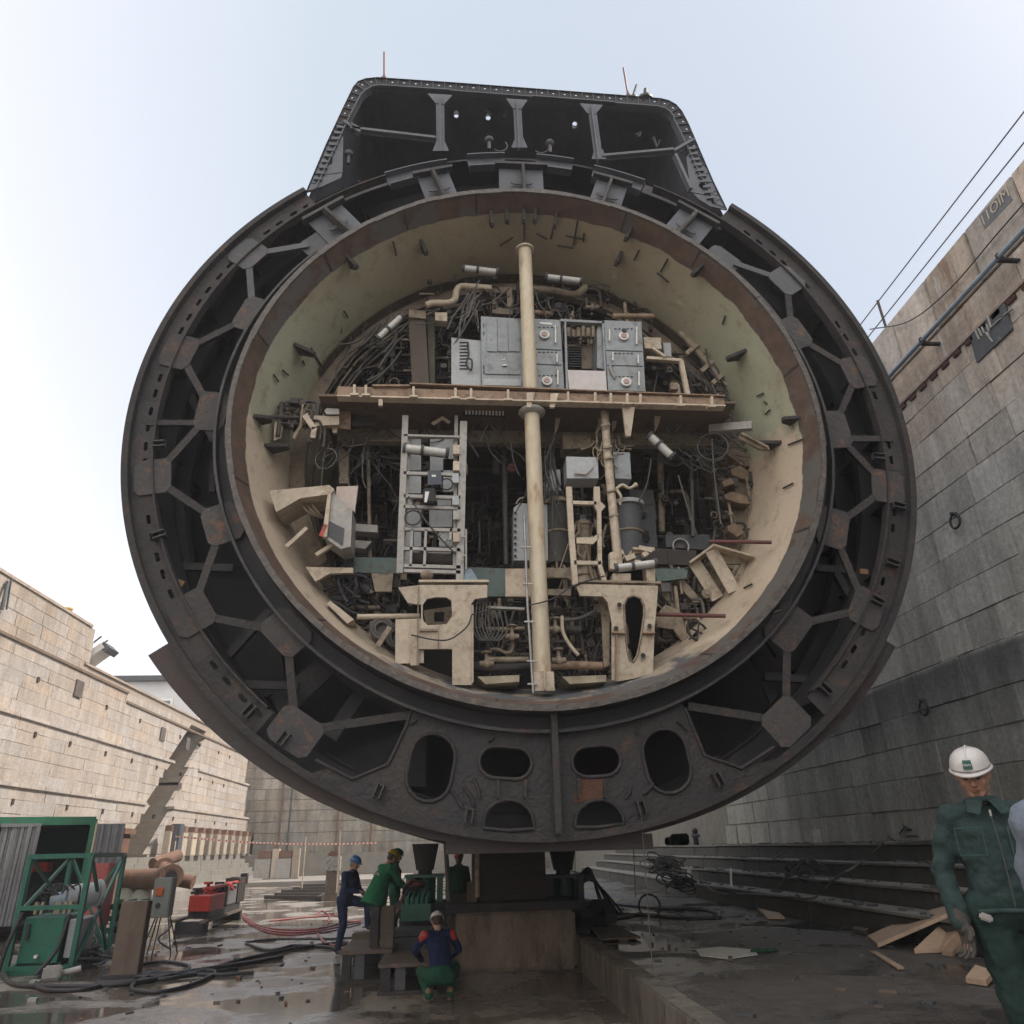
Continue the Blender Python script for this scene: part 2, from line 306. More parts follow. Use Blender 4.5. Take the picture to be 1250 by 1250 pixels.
def thing(name, loc, label, cat, group=None):
    o = bpy.data.objects.new(name, None); COL.objects.link(o); o.location = loc; o.empty_display_size = .3
    return tagit(o, label, cat, group)
def solo(name, mb, m, label, cat, group=None, kind=None, bevel=0):
    xs = [v.x for v in mb.v]; ys = [v.y for v in mb.v]; zs = [v.z for v in mb.v]
    org = Vector(((min(xs)+max(xs))/2, (min(ys)+max(ys))/2, min(zs)))
    o = bpy.data.objects.new(name, mb.mesh(name, m, org)); COL.objects.link(o); o.location = org
    if bevel: addbev(o, bevel)
    return tagit(o, label, cat, group, kind)
def structure(name, mb, m, parent=None):
    if parent: return part(name, mb, m, parent)
    o = bpy.data.objects.new(name, mb.mesh(name, m)); COL.objects.link(o); o['kind'] = 'structure'; return o
def smooth(pts, k=6):
    """Catmull-Rom through points"""
    p = [Vector(q) for q in pts]; p = [p[0]*2-p[1]]+p+[p[-1]*2-p[-2]]; out = []
    for i in range(1, len(p)-2):
        for j in range(k):
            t = j/k; a, b, c, d = p[i-1:i+3]
            out.append(.5*((2*b)+(c-a)*t+(2*a-5*b+4*c-d)*t*t+(3*b-a-3*c+d)*t**3))
    out.append(p[-2]); return out
def stadium(cx, cy, w, h, ang=0, n=8):
    """px-space rounded slot"""
    r = min(w, h)/2; pts = []; ca, sa = math.cos(RAD(ang)), math.sin(RAD(ang))
    for qx, qy, a0 in ((1, 1, 0), (-1, 1, 90), (-1, -1, 180), (1, -1, 270)):
        for i in range(n//2+1):
            a = RAD(a0+90*i/(n//2)); x = qx*(w/2-r)+r*math.cos(a); y = qy*(h/2-r)+r*math.sin(a)
            pts.append((cx+x*ca-y*sa, cy+x*sa+y*ca))
    q = []
    for p in pts:
        if not q or math.hypot(p[0]-q[-1][0], p[1]-q[-1][1]) > .3: q.append(p)
    if math.hypot(q[0][0]-q[-1][0], q[0][1]-q[-1][1]) < .3: q.pop()
    return q
# ================================================================ SETTING
XR, XL, YE = 9.0, -16.8, 64.0
fl = MB(); fl.add([(-60, -40, 0), (2.0, -40, 0), (2.0, 90, 0), (-60, 90, 0)], [(0, 1, 2, 3)])
structure('dock_floor', fl, floor_m)
gm = MB(); gm.box((XR+1.2, -60, 11.0), (900, 900, 11.45)); gm.box((-900, -60, 9.0), (XL-1.4, 900, 9.6)); gm.box((XL-1.4, YE+1.4, 9.0), (XR+1.2, 900, 9.6)); gm.box((-900, -900, -.6), (900, 900, -.25))
structure('ground', gm, mat('quay paving', (.22, .20, .18), rough=.9, scale=.8))
ap = MB(); ap.box((2.0, -40, -.2), (6.4, YE, .45)); structure('apron', ap, apron_m)
# apron edge stones (proud kerb face) as part of the apron
apron_o = bpy.data.objects['apron']
kerb_m = mat('stained kerb concrete', (.20, .18, .15), (.09, .082, .068), (.05, .045, .04), .35, rough=.8, scale=1.6, bump=.6, stretch=(1.5, 1.5, .5), rnd=.15)
y = 5.0
while y < 26:
    l = random.uniform(1.4, 2.2); k = MB(); k.cbox((2.1, y+l/2, .205), (.26, l-.015, .51), bev=.02); part('kerb_stone', k, kerb_m, apron_o); y += l
# right altar steps
st = bpy.data.objects.new('altar_steps', None); COL.objects.link(st); st['kind'] = 'structure'
prof = [(6.4, .45, .80), (7.0, .80, 1.09), (7.6, 1.09, 1.38), (8.1, 1.38, 1.70)]
for i, (x, z0, z1) in enumerate(prof):
    y = 5.5
    while y < 40:
        l = random.uniform(2.2, 3.6); k = MB(); dz = random.uniform(-.008, .008)
        k.cbox(((x+XR)/2, y+l/2, (z0+z1-.06)/2-.02), (XR-x, l-.012, z1-z0-.06+.04), bev=.015)
        part('step_block', k, stepstone, st)
        t = MB(); t.cbox(((x-.03+XR)/2, y+l/2, z1-.02+dz), (XR-x+.03, l-.02, .04), bev=.004); part('step_nosing', t, steptop, st)
        y += l
# blocks: a few shared unit blocks, scaled
def block_mesh(m, k):
    b = MB(); b.cbox((0, 0, 0), (1, 1, 1)); me = b.mesh('stone_block', m)
    bm = bmesh.new(); bm.from_mesh(me); rnd = random.Random(k)
    es = bm.edges[:]; bmesh.ops.bevel(bm, geom=es, offset=.014, segments=1, affect='EDGES')
    for v in bm.verts: v.co += Vector((rnd.uniform(-.02, .02), rnd.uniform(-.012, .012), rnd.uniform(-.012, .012)))
    bm.to_mesh(me); bm.free(); return me
def bandy(z, k):          # where the stair recess starts / ends along the wall at height z
    return 51.9-(9.6-(z-k))/.80
def masonry(parent, X, side, y0, y1, courses, lens, m, sharek, limit, skip=None, depth=.22, xoff=None):
    """dressed blocks on a wall face x=X; side=-1: face towards -x"""
    ms = [block_mesh(m, sharek+i) for i in range(6)]; rest = MB(); n = 0; org = origin(parent); lst = []
    for ci, (z0, z1) in enumerate(courses):
        y = y0-random.uniform(0, lens[1]); 
        while y < y1:
            l = random.uniform(*lens)
            if skip:
                zm = (z0+z1)/2; lo, hi = bandy(zm, 1.6), bandy(zm, -1.3); a, c = y, min(y+l, y1+.5)
                if zm < 9.7 and c > lo and a < hi and hi > 41.2:
                    if a < lo-.15: lst.append((a, lo, z0, z1))
                    if c > hi+.15: lst.append((hi, c, z0, z1))
                else: lst.append((a, c, z0, z1))
            else: lst.append((y, min(y+l, y1+.5), z0, z1))
            y += l
    lst.sort(key=lambda q: q[0])
    vis = 0
    for (a, b, z0, z1) in lst:
        xo = xoff(z0) if xoff else 0
        cx = X+xo - side*(depth/2+random.uniform(0, .018))
        if b < y0+.2: continue
        if skip and a > 38 and (abs(a-bandy((z0+z1)/2, -1.3)) < .01 or abs(b-bandy((z0+z1)/2, 1.6)) < .01):
            k = MB(); h = depth/2
            ya0, ya1 = (bandy(z0, -1.3), bandy(z1, -1.3)) if abs(a-bandy((z0+z1)/2, -1.3)) < .01 else (a, a)
            yb0, yb1 = (bandy(z0, 1.6), bandy(z1, 1.6)) if abs(b-bandy((z0+z1)/2, 1.6)) < .01 else (b-.02, b-.02)
            k.prism([(cx-h, ya0, z0), (cx-h, yb0, z0), (cx-h, yb1, z1-.02), (cx-h, ya1, z1-.02)], (2*h, 0, 0)); part('stone_block', k, m, parent); continue
        if vis < limit:
            o = bpy.data.objects.new('stone_block', random.choice(ms)); COL.objects.link(o); o.parent = parent
            o.location = Vector((cx, (a+b)/2, (z0+z1)/2))-org; o.scale = (depth, b-a-.013, z1-z0-.013); vis += 1
        else: rest.cbox((cx, (a+b)/2, (z0+z1)/2), (depth, b-a-.03, z1-z0-.03))
    if rest.v: part('far_stonework', rest, m, parent, kind='stuff')
# ---- right wall
rw = thing('dock_wall', (XR, 14, 0), 'tall grey granite dock wall rising on the right side, dark with algae below', 'wall')
core = MB(); core.box((XR+.035, -30, 0), (XR+1.3, YE, 11.52)); part('wall_core', core, mortarR, rw)
cs = [(1.7, 2.28), (2.28, 2.86), (2.86, 3.44), (3.44, 4.02), (4.02, 4.74), (4.74, 5.32), (5.32, 5.9), (5.9, 6.48), (6.48, 7.06), (7.06, 7.66), (7.66, 8.22), (8.22, 8.8), (8.8, 9.38), (9.38, 9.8)]
masonry(rw, XR, -1, 5.2, 26, cs, (.65, 1.25), stoneR, 10, 262)
masonry(rw, XR, -1, 5.2, 26, [(9.86, 10.45)], (.9, 1.6), stoneR, 10, 30)
# parapet slabs
y = 5.0; k = 0
while y < 27:
    l = random.uniform(.95, 1.3); b = MB(); b.cbox((XR+.10, y+l/2, 11.04), (.26, l-.02, 1.14), bev=.015); part('parapet_slab', b, stoneR, rw); y += l
b = MB(); b.box((XR-.04, 5, 9.80), (XR+.2, 30, 9.85)); part('ledge_strip', b, mat('chalky ledge', (.36, .30, .27), (.22, .15, .13), rough=.9), rw)
b = MB()
for i in range(70): b.box((XR-.03, 5+i*.36, 9.70), (XR+.05, 5.2+i*.36, 9.79))
part('rusted_clamp_row', b, mat('oxide red iron', (.07, .025, .02), (.05, .02, .018), rough=.9), rw, kind='stuff')
# black drip stains between the parapet slabs are in the masonry colour; iron mooring rings
for (px, py) in ((1164, 630), (1126, 858)):
    p = PX(px, py, XR-.06); r = MB(); r.torus(p+Vector((0, 0, -.1)), .13, .022, (1, 0, 0), 20, 6); r.cyl(p+Vector((.12, 0, .04)), p+Vector((-.04, 0, .04)), .04, 8)
    solo('mooring_ring', r, steel_black, 'rusty iron mooring ring %s' % ('high on the grey band of the right dock wall' if py < 700 else 'low on the dark algae band of the right dock wall'), 'ring', 'mooring rings on the right wall')
# blue pipe
pz = 1.8+.975*XR-.0
bp = thing('wall_pipe', (XR-.25, 14, 10.4), 'long blue grey pipe on brackets near the top of the right dock wall', 'pipe')
a = PX(1250, 282, XR-.3); c_ = PX(1080, 464, XR-.3); z = (a.z+c_.z)/2
t = MB(); t.cyl((XR-.3, 4, z), (XR-.3, 32, z), .045, 12); part('pipe_run', t, mat('blue grey pipe paint', (.24, .31, .38), (.18, .23, .29), rough=.45, bump=.1), bp)
for px, py in ((1221, 316), (1127, 419)):
    q = PX(px, py, XR-.3); k = MB(); k.box((XR-.35, q.y-.04, z-.10), (XR+.05, q.y+.04, z-.06)); k.torus((XR-.3, q.y, z), .06, .015, (0, 1, 0), 14, 5); part('pipe_bracket', k, steel_black, bp)
# sagging cable on the right wall
q = [PX(1250, 248, XR-.12), PX(1215, 288, XR-.1), PX(1160, 352, XR-.1), PX(1110, 392, XR-.12), PX(1062, 402, XR-.08)]
t = MB(); t.tube(smooth(q, 6), .013, 5); solo('wall_cable', t, black_m, 'thin black cable looping along the parapet of the right dock wall', 'cable')
# painted signs
pz_m = mat('grey painted patch', (.14, .15, .165), (.11, .12, .135), rough=.8, bump=.1)
def wallpatch(px, X): return [PX(x, y, X) for x, y in px]
sg = thing('painted_mark', PX(1215, 250, XR-.02), 'grey painted patch with pale letters 11OIM near the top edge of the right wall', 'painted sign')
yq = [PX(1200, 266, XR).y, PX(1230, 240, XR).y]; cq = PX(1214, 253, XR-.045)
k = MB(); k.prism([PX(x, y, XR-.036) for x, y in ((1195, 264), (1202, 280), (1236, 244), (1227, 229))], (.02, 0, 0)); part('paint_patch', k, pz_m, sg)
def text_mesh(name, txt, size, m, parent, Mx, ext=.004, shear=0):
    cu = bpy.data.curves.new(name, 'FONT'); cu.body = txt; cu.size = size; cu.extrude = ext; cu.align_x = 'CENTER'; cu.align_y = 'CENTER'; cu.shear = shear; cu.resolution_u = 2
    to = bpy.data.objects.new(name, cu); COL.objects.link(to)
    dg = bpy.context.evaluated_depsgraph_get(); me = bpy.data.meshes.new_from_object(to.evaluated_get(dg)); bpy.data.objects.remove(to); bpy.data.curves.remove(cu)
    me.transform(Mx if parent is None else Matrix.Translation(-origin(parent))@Mx); me.materials.clear(); me.materials.append(m)
    o = bpy.data.objects.new(name, me); COL.objects.link(o); o.parent = parent; return o
# text reads along -y (towards the viewer) on the face -x : X axis of text = -Y? (left to right in the photo = towards the viewer)
TR = Matrix(((0, 0, -1, 0), (-1, 0, 0, 0), (0, 1, 0, 0), (0, 0, 0, 1)))
beige = mat('faded cream lettering', (.48, .42, .33), (.38, .33, .26), rough=.85, bump=.1)
text_mesh('lettering', '11OIM', .40, beige, sg, Matrix.Translation(cq)@TR@Matrix.Diagonal((.62, .75, 1, 1)))
sg2 = thing('painted_mark', PX(1205, 415, XR-.02), 'dark slate painted patch with worn white strokes under the red ledge', 'painted sign')
ya, yb = PX(1186, 420, XR).y, PX(1228, 395, XR).y
k = MB(); k.prism([PX(x, y, XR-.03) for x, y in ((1183, 409), (1192, 443), (1235, 402), (1225, 367))], (.04, 0, 0)); part('paint_patch', k, mat('slate painted patch', (.085, .095, .11), (.065, .07, .08), (.3, .29, .28), .05, rough=.8, bump=.1, scale=5), sg2)
k = MB()
for x, y, x1, y1 in ((1191, 403, 1196, 414), (1195, 401, 1199, 410), (1199, 399, 1202, 406), (1205, 396, 1208, 404), (1206, 385, 1210, 399), (1209, 401, 1222, 389), (1204, 406, 1212, 417), (1206, 405, 1209, 414), (1226, 385, 1236, 377)):
    k.bar(PX(x, y, XR-.035), PX(x1, y1, XR-.035), .012, .05, (1, 0, 0))
part('worn_strokes', k, mat('worn white paint', (.5, .49, .47), rough=.9), sg2, kind='stuff')
# railing wires above the right wall
ln = thing('wire_fence', (XR+.35, 14, 11.45), 'thin post and three slack wires along the top of the right wall', 'fence')
pp_ = PX(1080, 391, XR+.35); t = MB(); t.cyl((XR+.35, pp_.y, 11.4), (XR+.35, pp_.y+.05, 12.75), .03, 8); part('post', t, steel_rust, ln)
t = MB(); t.cyl((XR+.35, 4.5, 11.4), (XR+.35, 4.5, 12.9), .03, 8); part('post', t, steel_rust, ln)
t = MB(); t.cyl((XR+.35, 26, 11.4), (XR+.35, 26, 12.8), .03, 8); part('post', t, steel_rust, ln)
for z in (12.72, 12.25, 11.85):
    t = MB(); t.tube([(XR+.35, 4.5, z+.12), (XR+.35, pp_.y*.6, z+.02), (XR+.35, pp_.y, z), (XR+.35, 20, z-.04), (XR+.35, 26, z)], .014, 5); part('wire', t, steel_grey, ln)
# ---- left wall
def xo(z): return 0 if z > 9.3 else (.2 if z > 6.7 else (.5 if z > 4.3 else .8))
lw = thing('dock_wall', (XL, 40, 0), 'sunlit cream granite dock wall with ledges and a stair along the left side', 'wall')
def stairz(y): return 9.6-(51.9-y)*.80       # lower line of the stair recess
def inrec(y0, y1, z0, z1):
    ym = (y0+y1)/2; zm = (z0+z1)/2; s_ = stairz(ym)
    return 40.9 < ym < 55.5 and s_-1.3 < zm < s_+1.6 and zm < 9.8
tiers = [(0, 4.35), (4.35, 6.8), (6.8, 9.4), (9.4, 11.5)]
YT = 34.8
for (z0, z1) in tiers:
    x = XL+xo((z0+z1)/2)
    c = MB()
    top = z1
    if z0 < 9.4:
        # face polygon with the stair band left out, as strips
        n = 90; ys = [-10+i*(YE+12)/n for i in range(n+1)]
        ys = sorted(set([-10, YE+1]+[40.9+i*.35 for i in range(43)]))
        for a, b in zip(ys[:-1], ys[1:]):
            ym = (a+b)/2; s_ = stairz(ym); lo, hi = s_-1.55, s_+1.85
            if 40.9 < ym < 55.5 and hi > z0 and lo < z1:
                if lo > z0: c.box((x-2.4, a, z0), (x-.035, b, lo))
                if hi < z1: c.box((x-2.4, a, hi), (x-.035, b, z1))
                c.box((x-2.4, a, z0), (x-1.9, b, z1))
            else: c.box((x-2.4, a, z0), (x-.035, b, z1))
    else:
        c.box((x-2.4, -10, 9.4), (x-.035, YT, 11.5)); c.box((x-2.4, YT, 9.4), (x-.035, YE+1, 9.8))
    part('wall_core', c, mortarL, lw)
    # ledge coping
for z in (4.35, 6.8):
    x = XL+xo(z-.1); y = 24
    while y < YE:
        l = random.uniform(1.6, 2.4)
        if not inrec(y, y+l, z-.1, z+.1):
            b = MB(); b.cbox((x-.12, y+l/2, z-.07), (.42, l-.02, .16), bev=.02); part('ledge_stone', b, stoneL, lw)
        y += l
for z, y0, y1 in ((9.4, 20, 39.5), (8.95, 39.5, YE)):
    b = MB(); b.box((XL+.02, y0, z-.06), (XL+.26, y1, z+.05)); part('dark_cornice', b, mat('dark cornice', (.12, .085, .06), (.18, .13, .09), rough=.9), lw)  # dark brown strip along the ledge line
cl = []
for (z0, z1, n) in ((1.9, 4.27, 5), (4.36, 6.72, 5), (6.81, 9.38, 5)):
    for i in range(n): cl.append((z0+(z1-z0)*i/n, z0+(z1-z0)*(i+1)/n))
random.seed(21)
masonry(lw, XL, 1, 26, YE, cl, (1.5, 2.8), stoneL, 40, 262, skip=inrec, xoff=xo, depth=.24)
masonry(lw, XL, 1, 26, YT, [(9.42, 9.94), (9.94, 10.46), (10.46, 10.98), (10.98, 11.5)], (.8, 1.3), stoneL, 40, 38, xoff=xo, depth=.24)
b = MB(); b.box((XL-.25, -10, 11.5), (XL+.06, YT+.02, 11.62)); part('coping', b, stoneL, lw)
b = MB(); b.box((XL-.25, YT+.03, 9.8), (XL+.06, YE, 9.9)); part('coping', b, stoneL, lw)
# stair flight in the recess
sr = thing('stone_stairs', (XL-.8, 46, 0), 'dark diagonal flight of stone steps recessed in the left dock wall', 'stairs')
for i in range(46):
    y = 41.2+i*.31; z = stairz(y)-1.35
    if z > 9.5: break
    b = MB(); x1 = XL+xo(max(z, .1)); b.box((x1-1.9, y, z-.25), (x1-.02, y+.34, z)); part('stair_step', b, mat('grey stair stone', (.34, .31, .265), (.26, .235, .20), rough=.9, scale=2, bump=.3), sr)
# putlog holes under the ledges: solid blocks, the holes' shade put into their colour
soc = MB()
for z in (3.7, 6.2, 8.3):
    y = 27
    while y < 60:
        x = XL+xo(z)+.02; soc.box((x-.12, y, z-.08), (x+.02, y+.15, z+.12)); y += random.uniform(2.6, 4.2)
part('dark_socket', soc, mat('socket shade black', (.06, .045, .035), rough=.95), lw, kind='stuff')
for y, z in ((34.0, 8.6), (44.6, 8.1), (48.9, 8.1)):
    b = MB(); b.box((XL+.2, y, z-.35), (XL+.26, y+.7, z+.35)); part('wall_hatch', b, mat('dark hatch', (.12, .10, .085), rough=.9), lw)
# left altar steps and terrace
ls = bpy.data.objects.new('left_altar', None); COL.objects.link(ls); ls['kind'] = 'structure'
for i in range(5):
    x1 = -14.2-i*.3; z1 = .36+.28*(i+1); y = 24
    while y < YE:
        l = random.uniform(2.5, 4); b = MB(); b.cbox(((x1+XL+.6)/2, y+l/2, z1/2), (x1-XL-.6, l-.015, z1), bev=.02); part('step_block', b, altarL, ls); y += l
for i in range(4):
    y1 = YE-2.0-i*.5; z1 = .42*(i+1); b = MB(); b.box((XL+.8, y1, 0), (1.5, YE, z1-.03*0)); part('end_step', b, altarL, ls)
b = MB(); b.box((-14.3, 20, -.1), (-12.4, YE-2, .34)); b.box((-12.4, 50, -.1), (-3, YE-2, .24)); structure('low_platform', b, mat('pale platform concrete', (.27, .25, .225), (.20, .185, .165), rough=.7, scale=1, bump=.3))
# ---- end wall
ew = thing('dock_end_wall', (-4, YE, 0), 'grey stained end wall closing the dock far behind the hull', 'wall')
b = MB(); b.box((XL, YE+.1, 0), (XR+.2, YE+1.4, 9.7)); part('wall_core', b, mortarL, ew)
rest = MB(); ms = [block_mesh(stoneEnd, 70+i) for i in range(5)]; z = 0; cnt = 0
while z < 9.6:
    h = .8; x = XL-random.uniform(0, 1.4)
    while x < XR:
        l = random.uniform(1.4, 2.6)
        if x < -4.0 and cnt < 120 and z > .5:
            o = bpy.data.objects.new('stone_block', random.choice(ms)); COL.objects.link(o); o.parent = ew; o.location = Vector((x+l/2, YE+.05, z+h/2))-origin(ew); o.scale = (l-.03, .2, h-.03); cnt += 1
        else: rest.cbox((x+l/2, YE+.05, z+h/2), (l-.04, .2, h-.04))
        x += l
    z += h
part('far_stonework', rest, stoneEnd, ew, kind='stuff')
for x in (-13.6, -12.9, -9.2, -6.6):
    b = MB(); b.cyl((x, YE-.15, 1.5), (x, YE-.15, 9.5 if x < -12 else 6), .07, 8); part('drain_pipe', b, rustpipe if x != -12.9 else steel_grey, ew)
# ---- building, gangway and details on the left quay
bd = thing('quay_building', (-26, 72, 9.6), 'white flat roofed building beyond the left quay edge', 'building')
whiteb = mat('pale render', (.62, .63, .64), (.52, .53, .55), rough=.8, scale=.6)
b = MB(); b.box((-46, 64, 9.4), (-21, 82, 15.0)); part('wall', b, whiteb, bd)
b = MB(); b.box((-46.5, 63.4, 15.0), (-20.5, 82.5, 15.4)); part('roof', b, mat('dark roof edge', (.07, .07, .08), rough=.8), bd)
for i in range(4):
    for fc in (0, 1):
        if fc: b = MB(); b.box((-21.04, 65+i*4, 11.0), (-20.96, 67.6+i*4, 13.6)); c = MB(); c.box((-20.95, 65.2+i*4, 11.2), (-20.92, 67.4+i*4, 13.4))
        else: b = MB(); b.box((-43+i*5.6, 63.92, 11.0), (-40+i*5.6, 64.0, 13.6)); c = MB(); c.box((-42.8+i*5.6, 63.89, 11.2), (-40.2+i*5.6, 63.915, 13.4))
        w = part('window', b, white_m, bd); part('pane', c, mat('blue window glass', (.10, .15, .22), rough=.15), w)
gw = thing('gangway', (XL-1, 36.5, 9.9), 'white metal gangway ramp sticking up beside the wall notch on the left', 'gangway')
b = MB(); b.bar(P(99, 814, 36), P(131, 791, 36), 1.1, .30); part('ramp_deck', b, white_m, gw)
b = MB(); b.bar(P(129, 789, 36), P(137, 797, 36), 1.0, .3); part('ramp_end', b, steel_grey, gw)
for s_ in (-.35, .35):
    b = MB(); b.bar(P(103, 806, 36)+Vector((0, s_, .35)), P(126, 788, 36)+Vector((0, s_, .35)), .06, .06); part('ramp_rail', b, steel_grey, gw)
bl = MB(); p = PX(84, 744, XL-.3); bl.cyl((p.x, p.y, 11.6), (p.x, p.y, 11.82), .13, 14); bl.sphere((p.x, p.y, 11.85), .18, 12, 6, (1, 1, .5)); solo('mooring_bollard', bl, mat('yellow bollard paint', (.5, .33, .05), rough=.6), 'small yellow bollard on top of the left dock wall', 'bollard')
cp = MB(); p = PX(10, 710, XL+.1); cp.tube([p, PX(6, 728, XL+.2), PX(2, 744, XL+.2)], .07, 8); cp.bar(PX(14, 705, XL+.15), PX(8, 744, XL+.15), .05); solo('wall_ladder', cp, steel_grey, 'grey metal bracket hanging on the left wall near the photo edge', 'bracket')
# ================================================================ SUBMARINE SECTION
HC = (1.0, 7.17); YF = 8.8
hull = thing('submarine_hull_section', (1.0, 8.5, 0), 'huge dark cut open submarine hull section standing on a keel block in the dock', 'submarine hull')
def hp(a, r, y): return Vector((HC[0]+r*math.cos(RAD(a)), y, HC[1]+r*math.sin(RAD(a))))
def pang(px, py, Y=YF):
    p = P(px, py, Y); return math.degrees(math.atan2(p.z-HC[1], p.x-HC[0])), math.hypot(p.x-HC[0], p.z-HC[1])
# pressure hull paint: bare brown steel near the cut, cream paint with a torn edge beyond
def shell_mat():
    m = bpy.data.materials.new('pressure hull inner paint'); m.use_nodes = True; t = m.node_tree; L = t.links; b = t.nodes['Principled BSDF']
    b.inputs['Roughness'].default_value = .55
    g = N(t, 'ShaderNodeNewGeometry'); sx = N(t, 'ShaderNodeSeparateXYZ'); L.new(g.outputs['Position'], sx.inputs[0])
    def noise(sc, det=6, off=0, rg=.6):
        o = N(t, 'ShaderNodeVectorMath', operation='ADD'); o.inputs[1].default_value = (off, off*1.7, off*.3); L.new(g.outputs['Position'], o.inputs[0])
        n = N(t, 'ShaderNodeTexNoise'); n.inputs['Scale'].default_value = sc; n.inputs['Detail'].default_value = det; n.inputs['Roughness'].default_value = rg; L.new(o.outputs[0], n.inputs['Vector']); return n.outputs[0]
    def ramp(v, a, b_, ta=0, tb=1):
        r = N(t, 'ShaderNodeMapRange'); r.inputs['From Min'].default_value = a; r.inputs['From Max'].default_value = b_; r.inputs['To Min'].default_value = ta; r.inputs['To Max'].default_value = tb; L.new(v, r.inputs['Value']); return r.outputs[0]
    def mix(f, a, b_):
        x = N(t, 'ShaderNodeMix', data_type='RGBA'); L.new(f, x.inputs[0])
        for i, c in ((6, a), (7, b_)):
            if isinstance(c, tuple): x.inputs[i].default_value = (*c, 1)
            else: L.new(c, x.inputs[i])
        return x.outputs[2]
    n1 = noise(1.1); n2 = noise(5, 8, 4); n3 = noise(22, 6, 9)
    # greenish high up, peach cream low down, blended patchily (two coats of paint)
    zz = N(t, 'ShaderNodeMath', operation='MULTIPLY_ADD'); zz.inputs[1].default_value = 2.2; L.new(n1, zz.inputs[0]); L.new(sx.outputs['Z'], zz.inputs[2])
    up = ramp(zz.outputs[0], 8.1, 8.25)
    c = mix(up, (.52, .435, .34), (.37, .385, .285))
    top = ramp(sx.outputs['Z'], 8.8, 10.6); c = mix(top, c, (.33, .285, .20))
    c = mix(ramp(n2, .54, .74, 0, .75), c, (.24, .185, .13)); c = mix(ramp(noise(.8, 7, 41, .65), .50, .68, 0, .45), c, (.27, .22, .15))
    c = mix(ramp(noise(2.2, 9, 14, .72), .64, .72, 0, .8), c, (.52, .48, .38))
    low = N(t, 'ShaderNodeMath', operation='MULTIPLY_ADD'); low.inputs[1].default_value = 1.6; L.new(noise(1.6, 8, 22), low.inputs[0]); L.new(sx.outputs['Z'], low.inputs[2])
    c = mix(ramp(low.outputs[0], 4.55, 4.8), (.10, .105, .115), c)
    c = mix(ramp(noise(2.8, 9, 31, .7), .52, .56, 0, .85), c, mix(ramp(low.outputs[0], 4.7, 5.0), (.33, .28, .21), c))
    bare = mix(ramp(n2, .4, .65), (.085, .058, .046), (.14, .088, .065)); bare = mix(ramp(n1, .55, .6), bare, (.11, .105, .10))
    yy = N(t, 'ShaderNodeMath', operation='MULTIPLY_ADD'); yy.inputs[1].default_value = .14; L.new(noise(2.4, 9, 2), yy.inputs[0]); L.new(sx.outputs['Y'], yy.inputs[2])
    c = mix(ramp(yy.outputs[0], 8.885, 8.90), bare, c)
    hs = N(t, 'ShaderNodeHueSaturation'); L.new(c, hs.inputs['Color']); L.new(ramp(n3, .3, .7, .94, 1.05), hs.inputs['Value']); L.new(hs.outputs[0], b.inputs['Base Color'])
    bp_ = N(t, 'ShaderNodeBump'); bp_.inputs['Strength'].default_value = .18; bp_.inputs['Distance'].default_value = .015; L.new(n2, bp_.inputs['Height']); L.new(bp_.outputs[0], b.inputs['Normal'])
    return m
def Rin(Y): return max(3.50, 3.93-.34*(Y-8.5))      # the pressure hull tapers away from the cut
b = MB(); prof_ = [(8.49, 3.93), (9.1, Rin(9.1)), (9.765, 3.50), (13.6, 3.50)]
for (ya, ra), (yb, rb_0) in zip(prof_[:-1], prof_[1:]):
    for i in range(144):
        a, c = i*2.5, i*2.5+2.5; b.add([hp(a, ra, ya), hp(c, ra, ya), hp(c, rb_0, yb), hp(a, rb_0, yb)], [(0, 1, 2, 3)], True)
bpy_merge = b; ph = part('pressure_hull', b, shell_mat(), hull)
bm = bmesh.new(); bm.from_mesh(ph.data); bmesh.ops.remove_doubles(bm, verts=bm.verts, dist=.001); bmesh.ops.recalc_face_normals(bm, faces=bm.faces); bm.to_mesh(ph.data); bm.free()

b = MB(); b.arcshell(HC, 3.932, 3.985, 8.5, 24, 0, 360, 144); b.sm = [True]*len(b.sm); o = part('pressure_hull_plating', b, steel_dark, hull); o.modifiers.new('es', 'EDGE_SPLIT').split_angle = RAD(40)
b = MB(); 
for k in range(72):   # torch cut rim, slightly uneven
    a = k*5; b.arcshell(HC, 3.918+random.uniform(-.006, .006), 3.99+random.uniform(-.003, .003), 8.475+random.uniform(-.006, .006), 8.52, a, a+5.0, 6)
part('cut_rim', b, mat('torch cut steel edge', (.115, .105, .10), (.07, .06, .056), (.19, .155, .12), .2, rough=.6, scale=8, bump=.5), hull)
# weld seams on the inner face
b = MB()
for a in (12, 47, 66, 101, 118, 139, 163, 196, 228, 262, 301, 334): b.bar(hp(a, 3.92, 8.5), hp(a, Rin(8.8), 8.8), .03, .012, up=hp(a, 1, 0)-hp(a, 0, 0))
part('weld_seam', b, steel_rust, hull, kind='stuff')
# ---- outer structure
AL0 = pang(374, 237)[0] % 360; AR0 = pang(887, 258)[0] % 360+360
b = MB(); b.arcshell(HC, 5.29, 5.32, 8.74, 24, AL0, AR0, 200); b.sm = [True]*len(b.sm); o = part('outer_plating', b, steel_dark, hull); o.modifiers.new('es', 'EDGE_SPLIT').split_angle = RAD(40)
b = MB(); b.arcshell(HC, 0.1, 5.3, 23.7, 23.75, 0, 360, 96); part('aft_bulkhead', b, steel_black, hull)
b = MB(); b.arcshell(HC, 3.98, 5.28, 11.2, 11.24, 0, 360, 96); part('tank_bulkhead', b, steel_black, hull)
